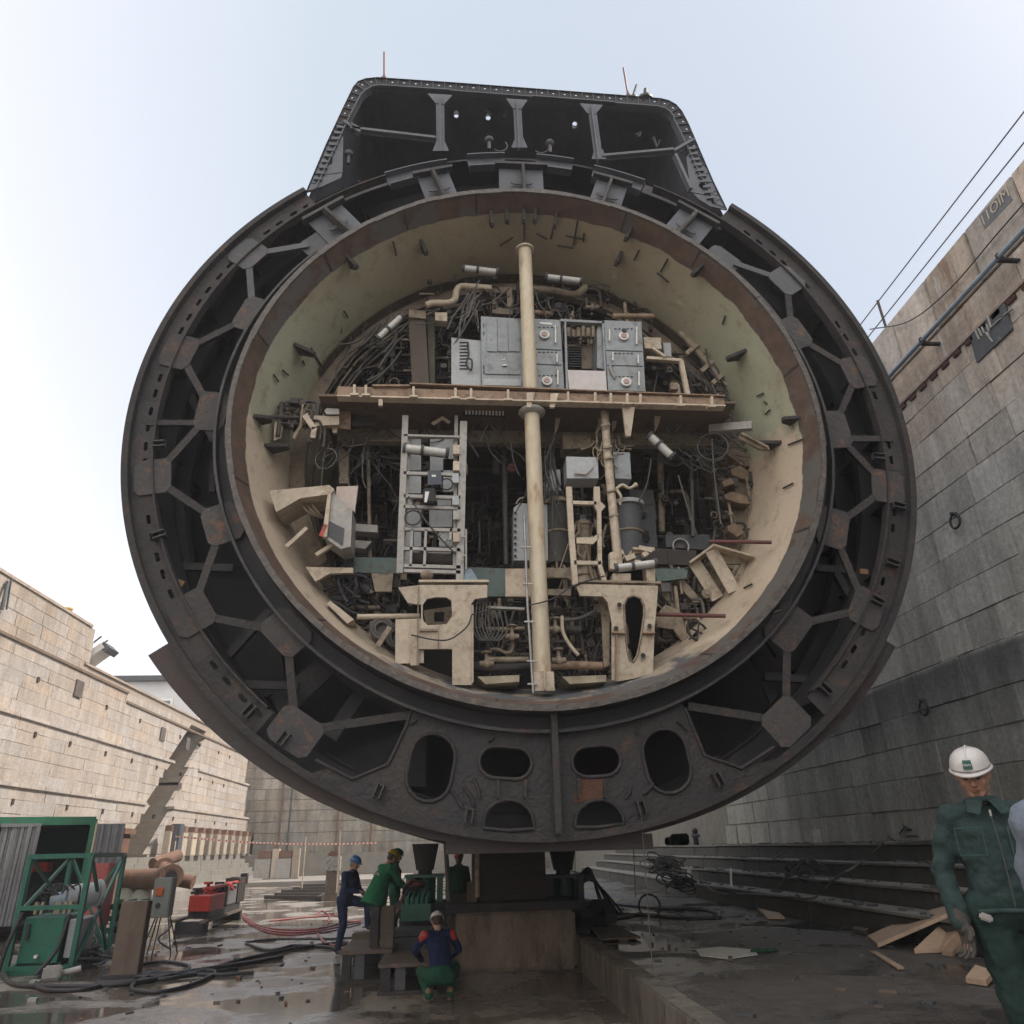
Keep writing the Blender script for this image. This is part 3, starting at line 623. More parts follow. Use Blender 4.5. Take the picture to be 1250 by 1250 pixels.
# outer frame web with slots, sector by sector
def arcpts(a0, a1, r, n=8): return [hp(a0+(a1-a0)*i/n, r, YF) for i in range(n+1)]
a = AL0
while a < AR0-.1:
    a1 = min(a+6, AR0); holes = []
    webm = MB(); inplate = 231 < (a+3) % 360 < 309
    if not inplate:
        for q in ((1.6, 4.4) if int(a) % 3 else (3.0,)):
            c = a+q; w = 1.5/2; holes.append([hp(c-w, 5.075, YF), hp(c-w*.8, 5.055, YF), hp(c+w*.8, 5.055, YF), hp(c+w, 5.075, YF), hp(c+w, 5.085, YF), hp(c+w*.8, 5.105, YF), hp(c-w*.8, 5.105, YF), hp(c-w, 5.085, YF)])
        webm.prism(arcpts(a, a1, 5.29)+arcpts(a1, a, 4.98), (0, .02, 0), holes if (a//6) % 4 != 3 else [])
    part('outer_web', webm, steel_rust, hull); a = a1
b = MB(); b.arcshell(HC, 5.255, 5.335, 8.70, 8.80, AL0, AR0, 170); part('rim_flange', b, steel_rust, hull)
b = MB(); b.arcshell(HC, 4.96, 4.98, 8.74, 8.89, -49, 64, 80); part('web_flange', b, steel_rust, hull); b = MB(); b.arcshell(HC, 4.96, 4.98, 8.74, 8.89, 116, 231, 80); part('web_flange', b, steel_rust, hull)
b = MB(); b.arcshell(HC, 4.165, 4.20, 8.68, 8.9, 138, 400, 140); part('inner_flange', b, steel_dark, hull)
b = MB(); b.arcshell(HC, 4.0, 4.165, 8.84, 8.87, 138, 400, 140); part('inner_web', b, steel_black, hull)
for yy in (9.55, 10.3):
    b = MB(); b.arcshell(HC, 5.0, 5.29, yy, yy+.02, AL0, AR0, 120); b.arcshell(HC, 4.98, 5.0, yy-.05, yy+.07, AL0, AR0, 120); b.arcshell(HC, 3.98, 4.2, yy, yy+.02, 0, 360, 120); part('inner_ring_frame', b, steel_black, hull)
# longitudinal stiffeners inside the tanks
for a in range(120, 421, 12):
    if 232 < a % 360 < 308: continue
    b = MB(); b.bar(hp(a, 5.2, 8.95), hp(a, 5.2, 11.2), .012, .14, up=hp(a, 1, 0)-hp(a, 0, 0)); part('stiffener', b, steel_dark, hull)
# ---- octagonal gusset plates and struts of the open truss
def octa(px, py, w, h, rot):
    """octagon around a photo point, on the web plane; rot = direction of its long side in world degrees"""
    c = P(px, py, YF); a = RAD(rot); u = Vector((math.cos(a), 0, math.sin(a))); v = Vector((-math.sin(a), 0, math.cos(a)))
    k = .30; pts = []
    for sx_, sy_ in ((-1, -1+k), (-1, 1-k), (-1+k, 1), (1-k, 1), (1, 1-k), (1, -1+k), (1-k, -1), (-1+k, -1)):
        pts.append(c+u*(sx_*w/2)+v*(sy_*h/2))
    return pts
outL = [(303, 311), (219, 430), (187, 583), (234, 749), (361, 893)]
inL = [(392, 296), (309, 385), (259, 503), (272, 640), (350, 772)]
outR = [(960, 343), (1047, 455), (1083, 595), (1057, 743), (959, 881)]
inR = [(882, 316), (967, 408), (1017, 525), (1016, 645), (961, 765)]
def tang(px, py): a, r = pang(px, py); return a+90
random.seed(3)
rustyg = mat('rusted gusset steel', (.046, .047, .052), (.072, .064, .062), (.19, .09, .05), .22, rough=.85, scale=2.2, bump=.5, rnd=.15)
for i, (px, py) in enumerate(outL+outR):
    m_ = steel_grey if py < 350 else rustyg
    b = MB(); b.prism(octa(px, py, .53*random.uniform(.93, 1.08), .43*random.uniform(.93, 1.08), tang(px, py)+random.uniform(-4, 4)), (0, .025, 0)); o = part('gusset_plate', b, m_, hull); 
    for v in (o,): o.location = (0, -.028, 0)
for i, (px, py) in enumerate(inL+inR):
    m_ = steel_grey if py < 350 else rustyg
    b = MB(); b.prism(octa(px, py, .56*random.uniform(.93, 1.08), .42*random.uniform(.93, 1.08), tang(px, py)+random.uniform(-4, 4)), (0, .025, 0)); o = part('gusset_plate', b, m_, hull); o.location = (0, -.03 if py > 350 else .02, 0)
def strut(a, b_, w=.095, eb=.19):
    A = P(*a, YF-.012); B = P(*b_, YF-.012); d = (B-A).normalized(); k = MB()
    A = A+d*.19; B = B-d*eb; k.bar(A, B, w, .018, up=(0, 1, 0)); k.bar(A+Vector((0, .05, 0)), B+Vector((0, .05, 0)), .015, .10, up=(0, 1, 0)); part('strut', k, steel_rust if a[1] > 330 else steel_grey, hull)
zl = [inL[0], outL[0], inL[1], outL[1], inL[2], outL[2], inL[3], outL[3], inL[4], outL[4]]
for a, c in zip(zl[:-1], zl[1:]): strut(a, c)
zr = [inR[0], outR[0], inR[1], outR[1], inR[2], outR[2], inR[3], outR[3], inR[4], outR[4]]
for a, c in zip(zr[:-1], zr[1:]): strut(a, c)
strut((361, 893), (498, 873), eb=0); strut((959, 881), (840, 862), eb=0)
strut((160, 516), (262, 516), .08); strut((1000, 535), (1105, 536), .09)
# broken stub pieces and tank internals seen behind the truss
for pts in ([(196, 698), (200, 704), (222, 716), (226, 710)], [(286, 843), (296, 836), (299, 840), (289, 848)], [(1050, 694), (1060, 695), (1060, 701), (1050, 700)]):
    b = MB(); b.pp(pts, 8.9, .03); part('cut_stub', b, mat('ochre primed offcut', (.22, .13, .05), (.15, .09, .04), rough=.7), hull)
for a, c in (((215, 692), (285, 694)), ((300, 836), (365, 838)), ((932, 826), (990, 830)), ((995, 694), (1040, 697)), ((225, 470), (262, 540)), ((1020, 700), (1040, 735)), ((905, 730), (950, 800)), ((280, 800), (330, 745)), ((1000, 440), (1045, 500))):
    b = MB(); b.bar(P(*a, 9.6), P(*c, 9.6), .09, .10); part('tank_rail', b, steel_dark, hull)
for pts in ([(330, 850), (420, 780), (432, 800), (345, 880)], [(395, 895), (455, 810), (470, 815), (410, 905)], [(905, 775), (915, 770), (950, 850), (940, 858)], [(205, 600), (222, 600), (232, 690), (214, 690)], [(255, 560), (262, 560), (262, 600), (255, 600)]):
    b = MB(); b.pp(pts, 9.9, .05); part('tank_plate', b, steel_dark, hull)
b = MB(); b.pp([(205, 700), (330, 710), (350, 840), (300, 860), (230, 790)], 10.6, .04); b.pp([(400, 930), (520, 880), (520, 960), (450, 960)], 10.4, .04); part('tank_baffle', b, mat('dim baffle plate', (.05, .05, .054), (.035, .035, .038), rough=.7), hull)
# ---- solid floor plates at the bottom with lightening holes
def arcpx(a0, a1, r, n=26): return [hp(a0+(a1-a0)*i/n, r, YF) for i in range(n+1)]
aL = pang(385, 930)[0] % 360; aR = pang(945, 912)[0] % 360
inAL = pang(500, 868)[0] % 360; inAR = pang(836, 862)[0] % 360
loop = arcpx(aL, aR, 5.28, 34)+[P(905, 938, YF), P(860, 922, YF), P(836, 866, YF)]+arcpx(inAR, inAL, 4.18, 30)+[P(497, 884, YF), P(474, 933, YF), P(430, 951, YF), P(400, 938, YF)]
archL = [(590, 1011)]+[(590+30*(1-math.cos(RAD(t)))*1.03, 1008-4-28*math.sin(RAD(t))) for t in range(0, 181, 20)]+[(652, 1012), (620, 1014)]
archR = [(702, 1010)]+[(702+29*(1-math.cos(RAD(t)))*1.03, 1004-28*math.sin(RAD(t))) for t in range(0, 181, 20)]+[(761, 1006), (730, 1010)]
ovals = [stadium(526, 937, 55, 84, 11), stadium(617, 931, 65, 39, 4), stadium(728, 929, 60, 38, -4), stadium(814, 929, 54, 80, -13)]
holes = [[P(x, y, YF) for x, y in h] for h in ovals+[archL, archR]]
b = MB(); b.prism(loop, (0, .03, 0), holes); floorm = mat('bottom floor plate steel', (.026, .028, .033), (.040, .036, .034), (.10, .05, .03), .08, rough=.6, scale=1.8, bump=.55, spec=.4); part('floor_plate', b, floorm, hull)
for h in ovals+[archL, archR]:
    k = MB(); pts = [P(x, y, YF-.01) for x, y in h]; pts.append(pts[0]); k.tube(pts, .022, 6); part('hole_rim', k, steel_rust, hull)
edge = [(502, 866), (497, 884), (474, 933), (430, 951), (385, 928)]
k = MB(); k.tube([P(x, y, YF-.01) for x, y in edge], .022, 5); part('plate_edge', k, steel_rust, hull)
edge = [(836, 864), (860, 922), (905, 938), (945, 912)]
k = MB(); k.tube([P(x, y, YF-.01) for x, y in edge], .022, 5); part('plate_edge', k, steel_rust, hull)
# centre stiffener
k = MB(); k.bar(P(675, 868, YF-.10), P(681, 1018, YF-.10), .07, .2, up=(0, 1, 0)); part('centre_stiffener', k, steel_rust, hull)
for x in (608, 641, 706, 738):
    k = MB(); k.bar(P(x, 952, YF-.03), P(x, 974, YF-.03), .03, .06, up=(0, 1, 0)); part('web_rib', k, steel_rust, hull)
k = MB(); k.pp([(705, 951), (738, 951), (738, 976), (700, 980)], YF-.012, .01); part('rust_patch_plate', k, mat('orange rusted plate', (.12, .055, .032), (.07, .042, .032), rough=.9, scale=5, bump=.5), hull)
# scrape welds on the floor plate
k = MB()
for (x0, y0, x1, y1) in ((551, 965, 564, 986), (566, 960, 580, 985), (578, 950, 586, 976), (596, 905, 602, 900), (770, 960, 764, 975), (785, 970, 798, 956), (500, 884, 508, 878), (776, 896, 780, 880), (826, 880, 840, 892)):
    k.tube([P(x0, y0, YF-.015), P((x0+x1)/2+2, (y0+y1)/2, YF-.02), P(x1, y1, YF-.015)], .02, 5)
part('weld_scar', k, steel_rust, hull, kind='stuff')
# small lugs standing on the outer rim
for px, py, r_ in ((462, 968, 15), (572, 1000, 5), (782, 988, -12), (345, 905, 40), (878, 958, -20), (196, 545, 80), (1070, 560, -85), (1090, 690, -80), (1068, 735, -70), (304, 870, 45), (1005, 842, -45), (1095, 620, -85), (196, 655, 75)):
    a, r = pang(px, py); u = Vector((math.cos(RAD(a)), 0, math.sin(RAD(a)))); t_ = Vector((-u.z, 0, u.x)); c = hp(a, min(r, 5.12), YF)
    k = MB()
    for s_ in (-.035, .035): k.bar(c+t_*s_+Vector((0, -.05, 0))-u*.075, c+t_*s_+Vector((0, -.05, 0))+u*.075, .018, .10, up=(0, 1, 0))
    k.bar(c-u*.07+Vector((0, -.03, 0))-t_*.05, c-u*.07+Vector((0, -.03, 0))+t_*.05, .02, .05, up=(0, 1, 0)); part('edge_lug', k, steel_dark, hull)
# ---- crescent of outer skin below the ring (wider skirt, slightly behind)
def skirt(sign):
    n = 60; V = []
    for i in range(n+1):
        t = i/n; a = 270-sign*(6+(55-6)*t)
        ro = (5.40+.22*t**1.3) if sign > 0 else (5.37+.17*t**1.3); V.append((a, ro))
    return V
for sg_, nm in ((1, 'left'), (-1, 'right')):
    V = skirt(sg_); k = MB(); y0, y1 = 8.92, 20.0
    for (a, ro), (a2, ro2) in zip(V[:-1], V[1:]):
        q = [hp(a, ro, y0), hp(a2, ro2, y0), hp(a2, ro2, y1), hp(a, ro, y1)]
        k.add(q, [(0, 1, 2, 3)], True)
        q = [hp(a, 5.31, y0), hp(a2, 5.31, y0), hp(a2, ro2, y0), hp(a, ro, y0)]; k.add(q, [(0, 1, 2, 3)])
    a, ro = V[-1]; k.add([hp(a, 5.31, y0), hp(a, ro, y0), hp(a, ro, y1), hp(a, 5.31, y1)], [(0, 1, 2, 3)])
    o = part('bilge_skirt', k, steel_belly, hull)
k = MB(); k.box((-.1, 8.95, 1.74), (2.2, 19, 1.9)); part('keel_plate', k, steel_belly, hull)
# ---- radial bracket plates under the casing
BR = [((398, 262), (402, 214), 122, .62), ((528, 212), (531, 186), 103, .52), ((637, 210), (637, 186), 90, .72), ((747, 224), (748, 198), 77, .52), ((848, 268), (858, 240), 62, .62)]
for (c, top, ang, w) in BR:
    cc = P(*c, YF); a, r = pang(*c); u = Vector((math.cos(RAD(a)), 0, math.sin(RAD(a)))); t_ = Vector((-u.z, 0, u.x))
    if abs(a-90) < 3: u = Vector((0, 0, 1)); t_ = Vector((1, 0, 0))
    base = Vector((HC[0], YF, HC[1]))
    k = MB(); k.prism([base+u*4.0-t_*w/2, base+u*4.0+t_*w/2, base+u*4.78+t_*w/2, base+u*4.78-t_*w/2], (0, .03, 0)); part('bracket_plate', k, casing_m, hull)
    k = MB(); k.prism([base+u*4.0+Vector((0, -.02, 0)), base+u*4.05+Vector((0, -.26, 0)), base+u*4.7+Vector((0, -.2, 0)), base+u*4.86+Vector((0, -.02, 0))], t_*.04); part('bracket_fin', k, steel_rust, hull)
    k = MB(); h_ = base+u*4.4+Vector((0, -.07, 0))
    for s_ in (-1, 1):
        k.prism([h_+t_*s_*.0-u*.04, h_+t_*s_*.14-u*.03, h_+t_*s_*.18, h_+t_*s_*.14+u*.03, h_+u*.04], (0, .02, 0)); 
    o = part('eye_plate', k, steel_grey, hull)
    k = MB(); k.bar(base+u*4.80-t_*(w/2+.07)+Vector((0, -.03, 0)), base+u*4.80+t_*(w/2+.07)+Vector((0, -.03, 0)), .05, .16, up=(0, 1, 0)); part('bracket_cap', k, steel_dark, hull)
# arc rails between brackets
for a0, a1, r in ((66, 76, 4.92), (80, 87, 4.98), (93, 100, 4.98), (104, 116, 4.92)):
    k = MB(); k.arcshell(HC, r-.12, r+.08, YF+.03, YF+.05, a0, a1, 10); k.arcshell(HC, r+.08, r+.10, YF-.07, YF+.07, a0, a1, 10); k.arcshell(HC, r-.14, r-.12, YF-.04, YF+.10, a0, a1, 10); part('arc_rail', k, casing_m, hull)
k = MB(); k.arcshell(HC, 4.6, 5.2, 9.5, 9.53, 60, 120, 40); k.arcshell(HC, 4.0, 4.55, 10.6, 10.63, 60, 120, 40); part('saddle_web', k, steel_black, hull)
k = MB(); k.arcshell(HC, 5.0, 5.24, 8.98, 9.02, AR0-360-1, 66, 16); k.arcshell(HC, 5.0, 5.24, 8.98, 9.02, 114, AL0+1, 16); part('saddle_closure', k, steel_dark, hull, kind='stuff'); k = MB(); k.arcshell(HC, 5.2, 5.24, 8.98, 23.5, 46, 134, 60); part('hull_crown', k, steel_black, hull)
# ---- casing (flat topped superstructure)
co = [(374, 235), (398, 178), (418, 135), (431, 108), (437, 101), (446, 97.5), (460, 96), (550, 102), (650, 109.5), (750, 117), (806, 121.5), (816, 124), (825, 129), (832, 137), (840, 152), (855, 187), (870, 222), (887, 257)]
ci = [(385, 232), (410, 180), (428, 141), (440, 118), (446, 112), (453, 108.5), (464, 107), (550, 112.5), (650, 120), (750, 127.5), (802, 131.5), (810, 134), (817, 139), (822, 146), (829, 160), (843, 190), (856, 220), (872, 250)]
CO = [P(x, y, YF) for x, y in co]; CI = [P(x, y, YF) for x, y in ci]
cas = thing('deck_casing', (1.0, 8.8, 11.5), 'flat topped blue grey deck casing with rounded corners on the crown of the submarine hull', 'deck casing')
def skin(pts, y0, y1, m, name, th=.012):
    k = MB()
    for a, c in zip(pts[:-1], pts[1:]):
        A = Vector((a.x, y0, a.z)); B = Vector((c.x, y0, c.z)); A2 = Vector((a.x, y1, a.z)); B2 = Vector((c.x, y1, c.z)); k.add([A, B, B2, A2], [(0, 1, 2, 3)], True)
    return part(name, k, m, cas)
skin(CO[:7], YF+.13, 15.5, casing_m, 'outer_skin'); skin(CO[10:], YF+.13, 15.5, casing_m, 'outer_skin')
ztp = (CO[6].z+CO[10].z)/2; k = MB(); hl = []
for x, y in ((557, 141.5), (596, 143.5), (701.5, 150.5), (468, 114), (489, 115.5)):
    c = PZ(x, y, ztp); c.z = CO[6].z+(CO[10].z-CO[6].z)*(c.x-CO[6].x)/(CO[10].x-CO[6].x); hl.append([c+Vector((math.cos(RAD(t))*(.05 if x > 500 else .02), math.sin(RAD(t))*(.08 if x > 500 else .03), 0)) for t in range(0, 360, 40)])
A_, B2_ = CO[6], CO[10]; k.prism([Vector((A_.x, YF+.13, A_.z)), Vector((B2_.x, YF+.13, B2_.z)), Vector((B2_.x, 15.5, B2_.z)), Vector((A_.x, 15.5, A_.z))], (0, 0, .012), hl); part('top_skin', k, casing_m, cas)
skin([], 0, 1, casing_m, 'x') if False else None; skin(CO, YF-.03, YF+.015, steel_grey, 'skin_edge')
k = MB(); k.pp([(450, 118), (800, 140), (860, 250), (840, 262), (640, 205), (400, 240)], 15.4, .03, [[(x+6*math.cos(RAD(t))/2, y+6*math.sin(RAD(t))/2) for t in range(0, 360, 45)] for x, y in ((557, 141.5), (596, 143.5), (701.5, 150.5))])
part('casing_bulkhead', k, steel_black, cas)
# the far side of the bulkhead is closed down but for the holes
def resample(pts, step):
    out = [pts[0]]; acc = 0
    for a, c in zip(pts[:-1], pts[1:]):
        l = (c-a).length; t = step-acc
        while t < l: out.append(a+(c-a)*(t/l)); t += step
        acc = (acc+l) % step if True else 0
    return out
RO = resample(CO, .20); RI = []
def near(p, poly):
    best = None
    for a, c in zip(poly[:-1], poly[1:]):
        d = c-a; t = max(0, min(1, (p-a).dot(d)/d.length_squared)); q = a+d*t
        if best is None or (q-p).length < (best-p).length: best = q
    return best
RI = [near(p, CI) for p in RO]
inner = MB()
for a, c in zip(CI[:-1], CI[1:]):
    inner.add([a+Vector((0, -.05, 0)), c+Vector((0, -.05, 0)), c+Vector((0, .10, 0)), a+Vector((0, .10, 0))], [(0, 1, 2, 3)])
o = part('inner_flange', inner, casing_m, cas); o.modifiers.new('s', 'SOLIDIFY').thickness = .02
web = MB(); dots = 0
for i in range(len(RO)-1):
    a, c, d, e = RO[i], RO[i+1], RI[i+1], RI[i]; mid = (a+c+d+e)/4
    if i % 2 == 0 or not (440 < 625+0 < 900): pass
    ro = .022 if 8 < i < len(RO)-8 else .0
    u = (c-a).normalized(); v = (e-a).normalized()
    if ro: web.prism([a, c, d, e], (0, .012, 0), [[a+(c-a)*.5+v*.055+u*ro*math.cos(RAD(t))+v*ro*math.sin(RAD(t)) for t in range(0, 360, 60)]])
    else: web.prism([a, c, d, e], (0, .012, 0))
o = part('frame_web', web, steel_black, cas); 
for a, c in zip(RO, RI):
    k = MB(); k.bar(a+(c-a)*.08+Vector((0, -.012, 0)), c+Vector((0, -.012, 0)), .009, .04, up=(0, 1, 0)); part('web_rib', k, casing_m, cas)
# triangular side webs
for pts, hl in (([(417, 160), (419, 168), (418, 210), (404, 212), (385, 213), (399, 180)], [(402, 197, 4)]), ([(384, 214), (404, 213), (418, 211), (416, 217), (392, 228), (376, 233)], [(390, 219, 3.5)]),
                ([(842, 186), (838, 192), (843, 234), (858, 237), (876, 238), (862, 205)], [(857, 226, 4)]), ([(877, 239), (858, 238), (846, 236), (853, 243), (868, 252), (886, 256)], [(871, 246, 3)])):
    k = MB(); k.pp(pts, YF-.02, .02, [[(x+r*math.cos(RAD(t)), y+r*1.1*math.sin(RAD(t))) for t in range(0, 360, 45)] for x, y, r in hl]); part('side_web', k, casing_m, cas)
for i in range(10):
    t = i/9
    for (x0, y0, x1, y1, s_) in ((411, 152, 383, 215, 1), (849, 178, 873, 238, -1)):
        x = x0+(x1-x0)*t; y = y0+(y1-y0)*t; k = MB(); k.pp([(x, y), (x+9*s_, y+2), (x+10*s_, y+4), (x, y+3.5)], YF-.06, .06); part('toothed_rib', k, casing_m, cas)
# posts with flared heads
def post(x0, y0, x1, y1, w, fl0, fl1):
    k = MB(); k.pp([(x0-w, y0), (x0+w, y0), (x1+w, y1), (x1-w, y1)], YF-.04, .02); k.pp([(x0-1, y0), (x0+1, y0), (x1+1, y1), (x1-1, y1)], YF-.12, .10); part('post', k, casing_m, cas)
    k = MB(); k.pp([(x0-fl0, y0-1), (x0+fl0, y0+1), (x0+w, y0+12), (x0-w, y0+11)], YF-.05, .02); part('post_gusset', k, casing_m, cas); k = MB(); k.pp([(x1-w, y1-12), (x1+w, y1-12), (x1+fl1, y1), (x1-fl1, y1)], YF-.05, .02); part('post_gusset', k, casing_m, cas)
post(537, 115, 538, 184, 5, 15, 10); post(631, 121, 634, 180, 5, 13, 10); post(722, 127, 731, 194, 5, 14, 9)
for a, c in (((428, 158), (532, 170)), ((428, 153), (440, 160)), ((420, 150), (440, 163)), ((735, 192), (822, 184)), ((822, 186), (846, 172)), ((824, 190), (843, 232))):
    k = MB(); k.bar(P(*a, YF-.02), P(*c, YF-.02), .05, .10, up=(0, 1, 0)); k.bar(P(a[0], a[1]+2, YF+.02), P(c[0], c[1]+2, YF+.02), .10, .02, up=(0, 1, 0)); part('cross_rail', k, casing_m, cas)
for c in ((426, 188), (597, 171), (671, 175)):
    p = P(*c, YF+.05); k = MB(); k.sphere(p, .07, 12, 7, (1.1, 1.1, .8)); k.cyl(p, p-Vector((0, 0, .22)), .03, 8); o = part('vent_dome', k, steel_grey, cas)
for a in ((600, 168), (650, 170)):
    p = P(a[0]+10, a[1]+10, YF+.1); k = MB(); k.torus(p, .13, .012, (0, 1, 0), 16, 5, 0, math.pi); part('hand_loop', k, casing_m, cas)
k = MB(); k.pp([(769, 130), (805, 133), (807, 148), (770, 146)], 9.3, .5); part('equipment_box', k, steel_grey, cas)
for pts in ([(596, 124), (593, 134), (600, 140)], [(616, 126), (618, 138), (614, 145)], [(688, 124), (692, 130), (685, 132)], [(798, 168), (802, 180), (806, 172)], [(776, 165), (782, 162), (780, 168)]):
    k = MB(); k.tube([P(x, y, 9.2) for x, y in pts], .03, 6); part('hanging_fitting', k, steel_grey, cas)
# mast stubs on the top
for pts, r, lab in (([(469, 96), (469, 64)], .018, 'thin red rod standing upright on the left end of the casing top'), ([(767, 118), (761, 83)], .018, 'thin red rod leaning on the right end of the casing top'),
               ([(772, 119), (777, 104)], .022, 'short dark leaning stub on the casing top beside the right red rod'), ([(787, 120), (788, 109)], .035, 'stubby dark post at the right end of the casing top')):
    A = P(*pts[0], YF+.2); B = P(*pts[1], YF+.2); k = MB(); k.cyl(A-(B-A).normalized()*.1, B, r, 8); k.cyl(A-Vector((0, 0, .08)), A+(B-A)*.12, r*3, 8, r*1.4); k.cyl(A-Vector((0, 0, .08)), A-Vector((0, 0, .03)), r*4.2, 8)
    solo('marker_rod', k, red_rod if r < .02 else steel_dark, lab, 'rod')

# ================================================================ INSIDE THE PRESSURE HULL
ins = hull
frm = mat('grimy frame steel', (.17, .135, .10), (.22, .175, .13), (.09, .07, .05), .2, rough=.8, scale=4, bump=.4, rnd=.15)
for i, yy in enumerate((10.02, 10.62, 11.22, 11.82, 12.42, 13.0)):
    b = MB(); b.arcshell(HC, 3.28, 3.50, yy, yy+.025, -30, 210, 90); b.arcshell(HC, 3.265, 3.28, yy-.06, yy+.085, -30, 210, 90); part('ring_frame', b, frm, ins)
b = MB(); b.arcshell(HC, .05, 3.5, 13.5, 13.55, 0, 360, 96); part('inner_bulkhead', b, mat('dark inner bulkhead', (.022, .024, .026), (.035, .033, .03), rough=.7, scale=2), ins)
b = MB(); b.arcshell(HC, 3.47, 3.495, 9.8, 13.5, 25, 155, 60); part('wall_lining', b, mat('brown torn lining', (.10, .075, .05), (.065, .055, .04), (.16, .13, .09), .2, rough=.9, scale=5, bump=.5), ins)
# eye lugs on the shell
LUG = [(365, 424, 25, 1), (906, 434, 12, 1), (517, 300, 60, 0), (758, 315, 120, 0), (428, 318, 50, 0), (329, 545, 5, 1), (947, 545, 5, 1), (316, 510, -30, 0), (601, 266, 90, 0), (641, 262, 90, 0), (680, 268, 90, 0), (855, 330, 130, 0), (970, 515, 15, 0), (620, 262, 90, 0), (655, 262, 90, 0), (770, 285, 110, 0)]
for (px, py, _, big) in LUG:
    q = P(px, py, 8.72); d = Vector((q.x-HC[0], 0, q.z-HC[1])).normalized(); root = Vector((HC[0], 0, HC[1]))+d*3.92
    # depth where the shell is seen along this ray
    Yd = 8.72
    for _i in range(30):
        q = P(px, py, Yd); r = math.hypot(q.x-HC[0], q.z-HC[1]); Yd += (Rin(Yd)-.02-r)*.5
    Yd = max(8.6, min(9.9, Yd)); root = P(px, py, Yd); d = Vector((root.x-HC[0], 0, root.z-HC[1])).normalized(); t_ = Vector((-d.z, 0, d.x)); s_ = .26 if big else .17
    k = MB(); k.prism([root+d*.06+Vector((0, -.10, 0)), root+d*.06+Vector((0, .16, 0)), root-d*s_+Vector((0, .04, 0)), root-d*(s_+.03)-Vector((0, .02, 0)), root-d*s_+Vector((0, -.07, 0))], t_*.05); k.bar(root+d*.02+Vector((0, .08, 0))-t_*.12, root+d*.02+Vector((0, .08, 0))+t_*.12, .05, .04); part('shell_lug', k, steel_rust, ins)
# little welded rods and hooks on the shell
random.seed(11); k = MB()
for (a, c) in (((334, 457), (340, 466)), ((705, 270), (700, 300)), ((780, 305), (774, 318)), ((815, 316), (806, 332)), ((802, 333), (816, 345)), ((885, 385), (882, 396)), ((932, 480), (924, 484)), ((968, 590), (956, 596)), ((955, 745), (945, 748)), ((918, 713), (908, 718)), ((480, 295), (484, 312)), ((610, 300), (626, 290)), ((676, 275), (672, 292)), ((680, 300), (700, 303)), ((345, 452), (352, 458)), ((380, 425), (395, 452)), ((420, 380), (425, 388)), ((655, 285), (668, 292)), ((640, 250), (640, 300)), ((713, 285), (712, 295)), ((962, 543), (980, 536)), ((690, 288), (712, 292)), ((370, 440), (372, 446)), ((932, 490), (936, 493)), ((940, 500), (934, 506))):
    pts = []
    for (x, y) in (a, c):
        Yd = 9
        for _i in range(30): q = P(x, y, Yd); Yd += (Rin(Yd)-.03-math.hypot(q.x-HC[0], q.z-HC[1]))*.5
        pts.append(P(x, y, min(Yd, 9.9)))
    k.tube(pts, .014, 5)
part('welded_rod', k, steel_rust, ins, kind='stuff')
# ================================================================ HULL FITTINGS AND EQUIPMENT
YD = 9.0
zdk = P(645, 480, YD).z
def pq(x0, y0, x1, y1): return [(x0, y0), (x1, y0), (x1, y1), (x0, y1)]
def qp(name, pts, Y, d, m, parent, label=None, holes=()):
    k = MB(); k.pp(pts, Y, d, holes); return part(name, k, m, parent, label)
def wob(x0, y0, x1, y1, sag, Y, r, n=5, m=None, amp=.0):
    pts = []
    for i in range(n+1):
        t = i/n; pts.append(P(x0+(x1-x0)*t+random.uniform(-amp, amp), y0+(y1-y0)*t+sag*4*t*(1-t)+random.uniform(-amp, amp), Y+random.uniform(-.04, .04)))
    return smooth(pts, 5)
# ---- deck
k = MB(); k.box((-1.95, YD+.02, zdk-.10), (4.05, 13.4, zdk-.06)); part('deck_plate', k, mat('brown deck underside', (.15, .10, .07), (.10, .075, .055), (.05, .035, .03), .3, rough=.7, scale=2), hull)
k = MB(); k.bar(P(412, 478, YD), P(884, 492, YD), .02, .165, up=(0, 0, 1)); part('deck_beam_web', k, tan, hull)
k = MB(); k.bar(P(412, 486, YD), P(884, 498, YD), .14, .022); part('beam_flange', k, cream, hull)
k = MB(); k.bar(P(455, 473, YD), P(500, 473, YD), .12, .025); k.bar(P(500, 470, YD), P(884, 485, YD), .10, .018); part('top_flange', k, tan, hull)
for x in (433, 447, 505, 556, 575, 620, 693, 726, 745, 765, 781, 830, 868):
    yt = 471+(x-412)*.033; k = MB(); k.bar(P(x, yt, YD-.05), P(x, yt+14, YD-.05), .035, .10, up=(0, 1, 0)); k.bar(P(x-5, yt+11, YD-.1), P(x+5, yt+11, YD-.1), .08, .03); part('beam_stiffener', k, cream, hull)
knee = [([(643, 479), (653, 479), (648, 497), (643, 497)], 8.95), ([(672, 480), (682, 480), (677, 497), (671, 497)], 8.97), ([(679, 500), (687, 500), (682, 520), (677, 530)], 9.5), ([(728, 500), (738, 500), (738, 515), (726, 532), (731, 515)], 9.5),
        ([(747, 500), (756, 500), (752, 520), (748, 526)], 9.55), ([(760, 497), (775, 497), (770, 532), (764, 532)], 8.95), ([(799, 498), (809, 498), (805, 516), (800, 526)], 9.4), ([(462, 487), (467, 487), (467, 495), (462, 495)], 8.95), ([(830, 500), (838, 500), (822, 530), (818, 528)], 10.0), ([(405, 519), (413, 519), (411, 528), (406, 528)], 9.4)]
for pts, Y in knee: qp('deck_knee', pts, Y, .05, cream, hull)
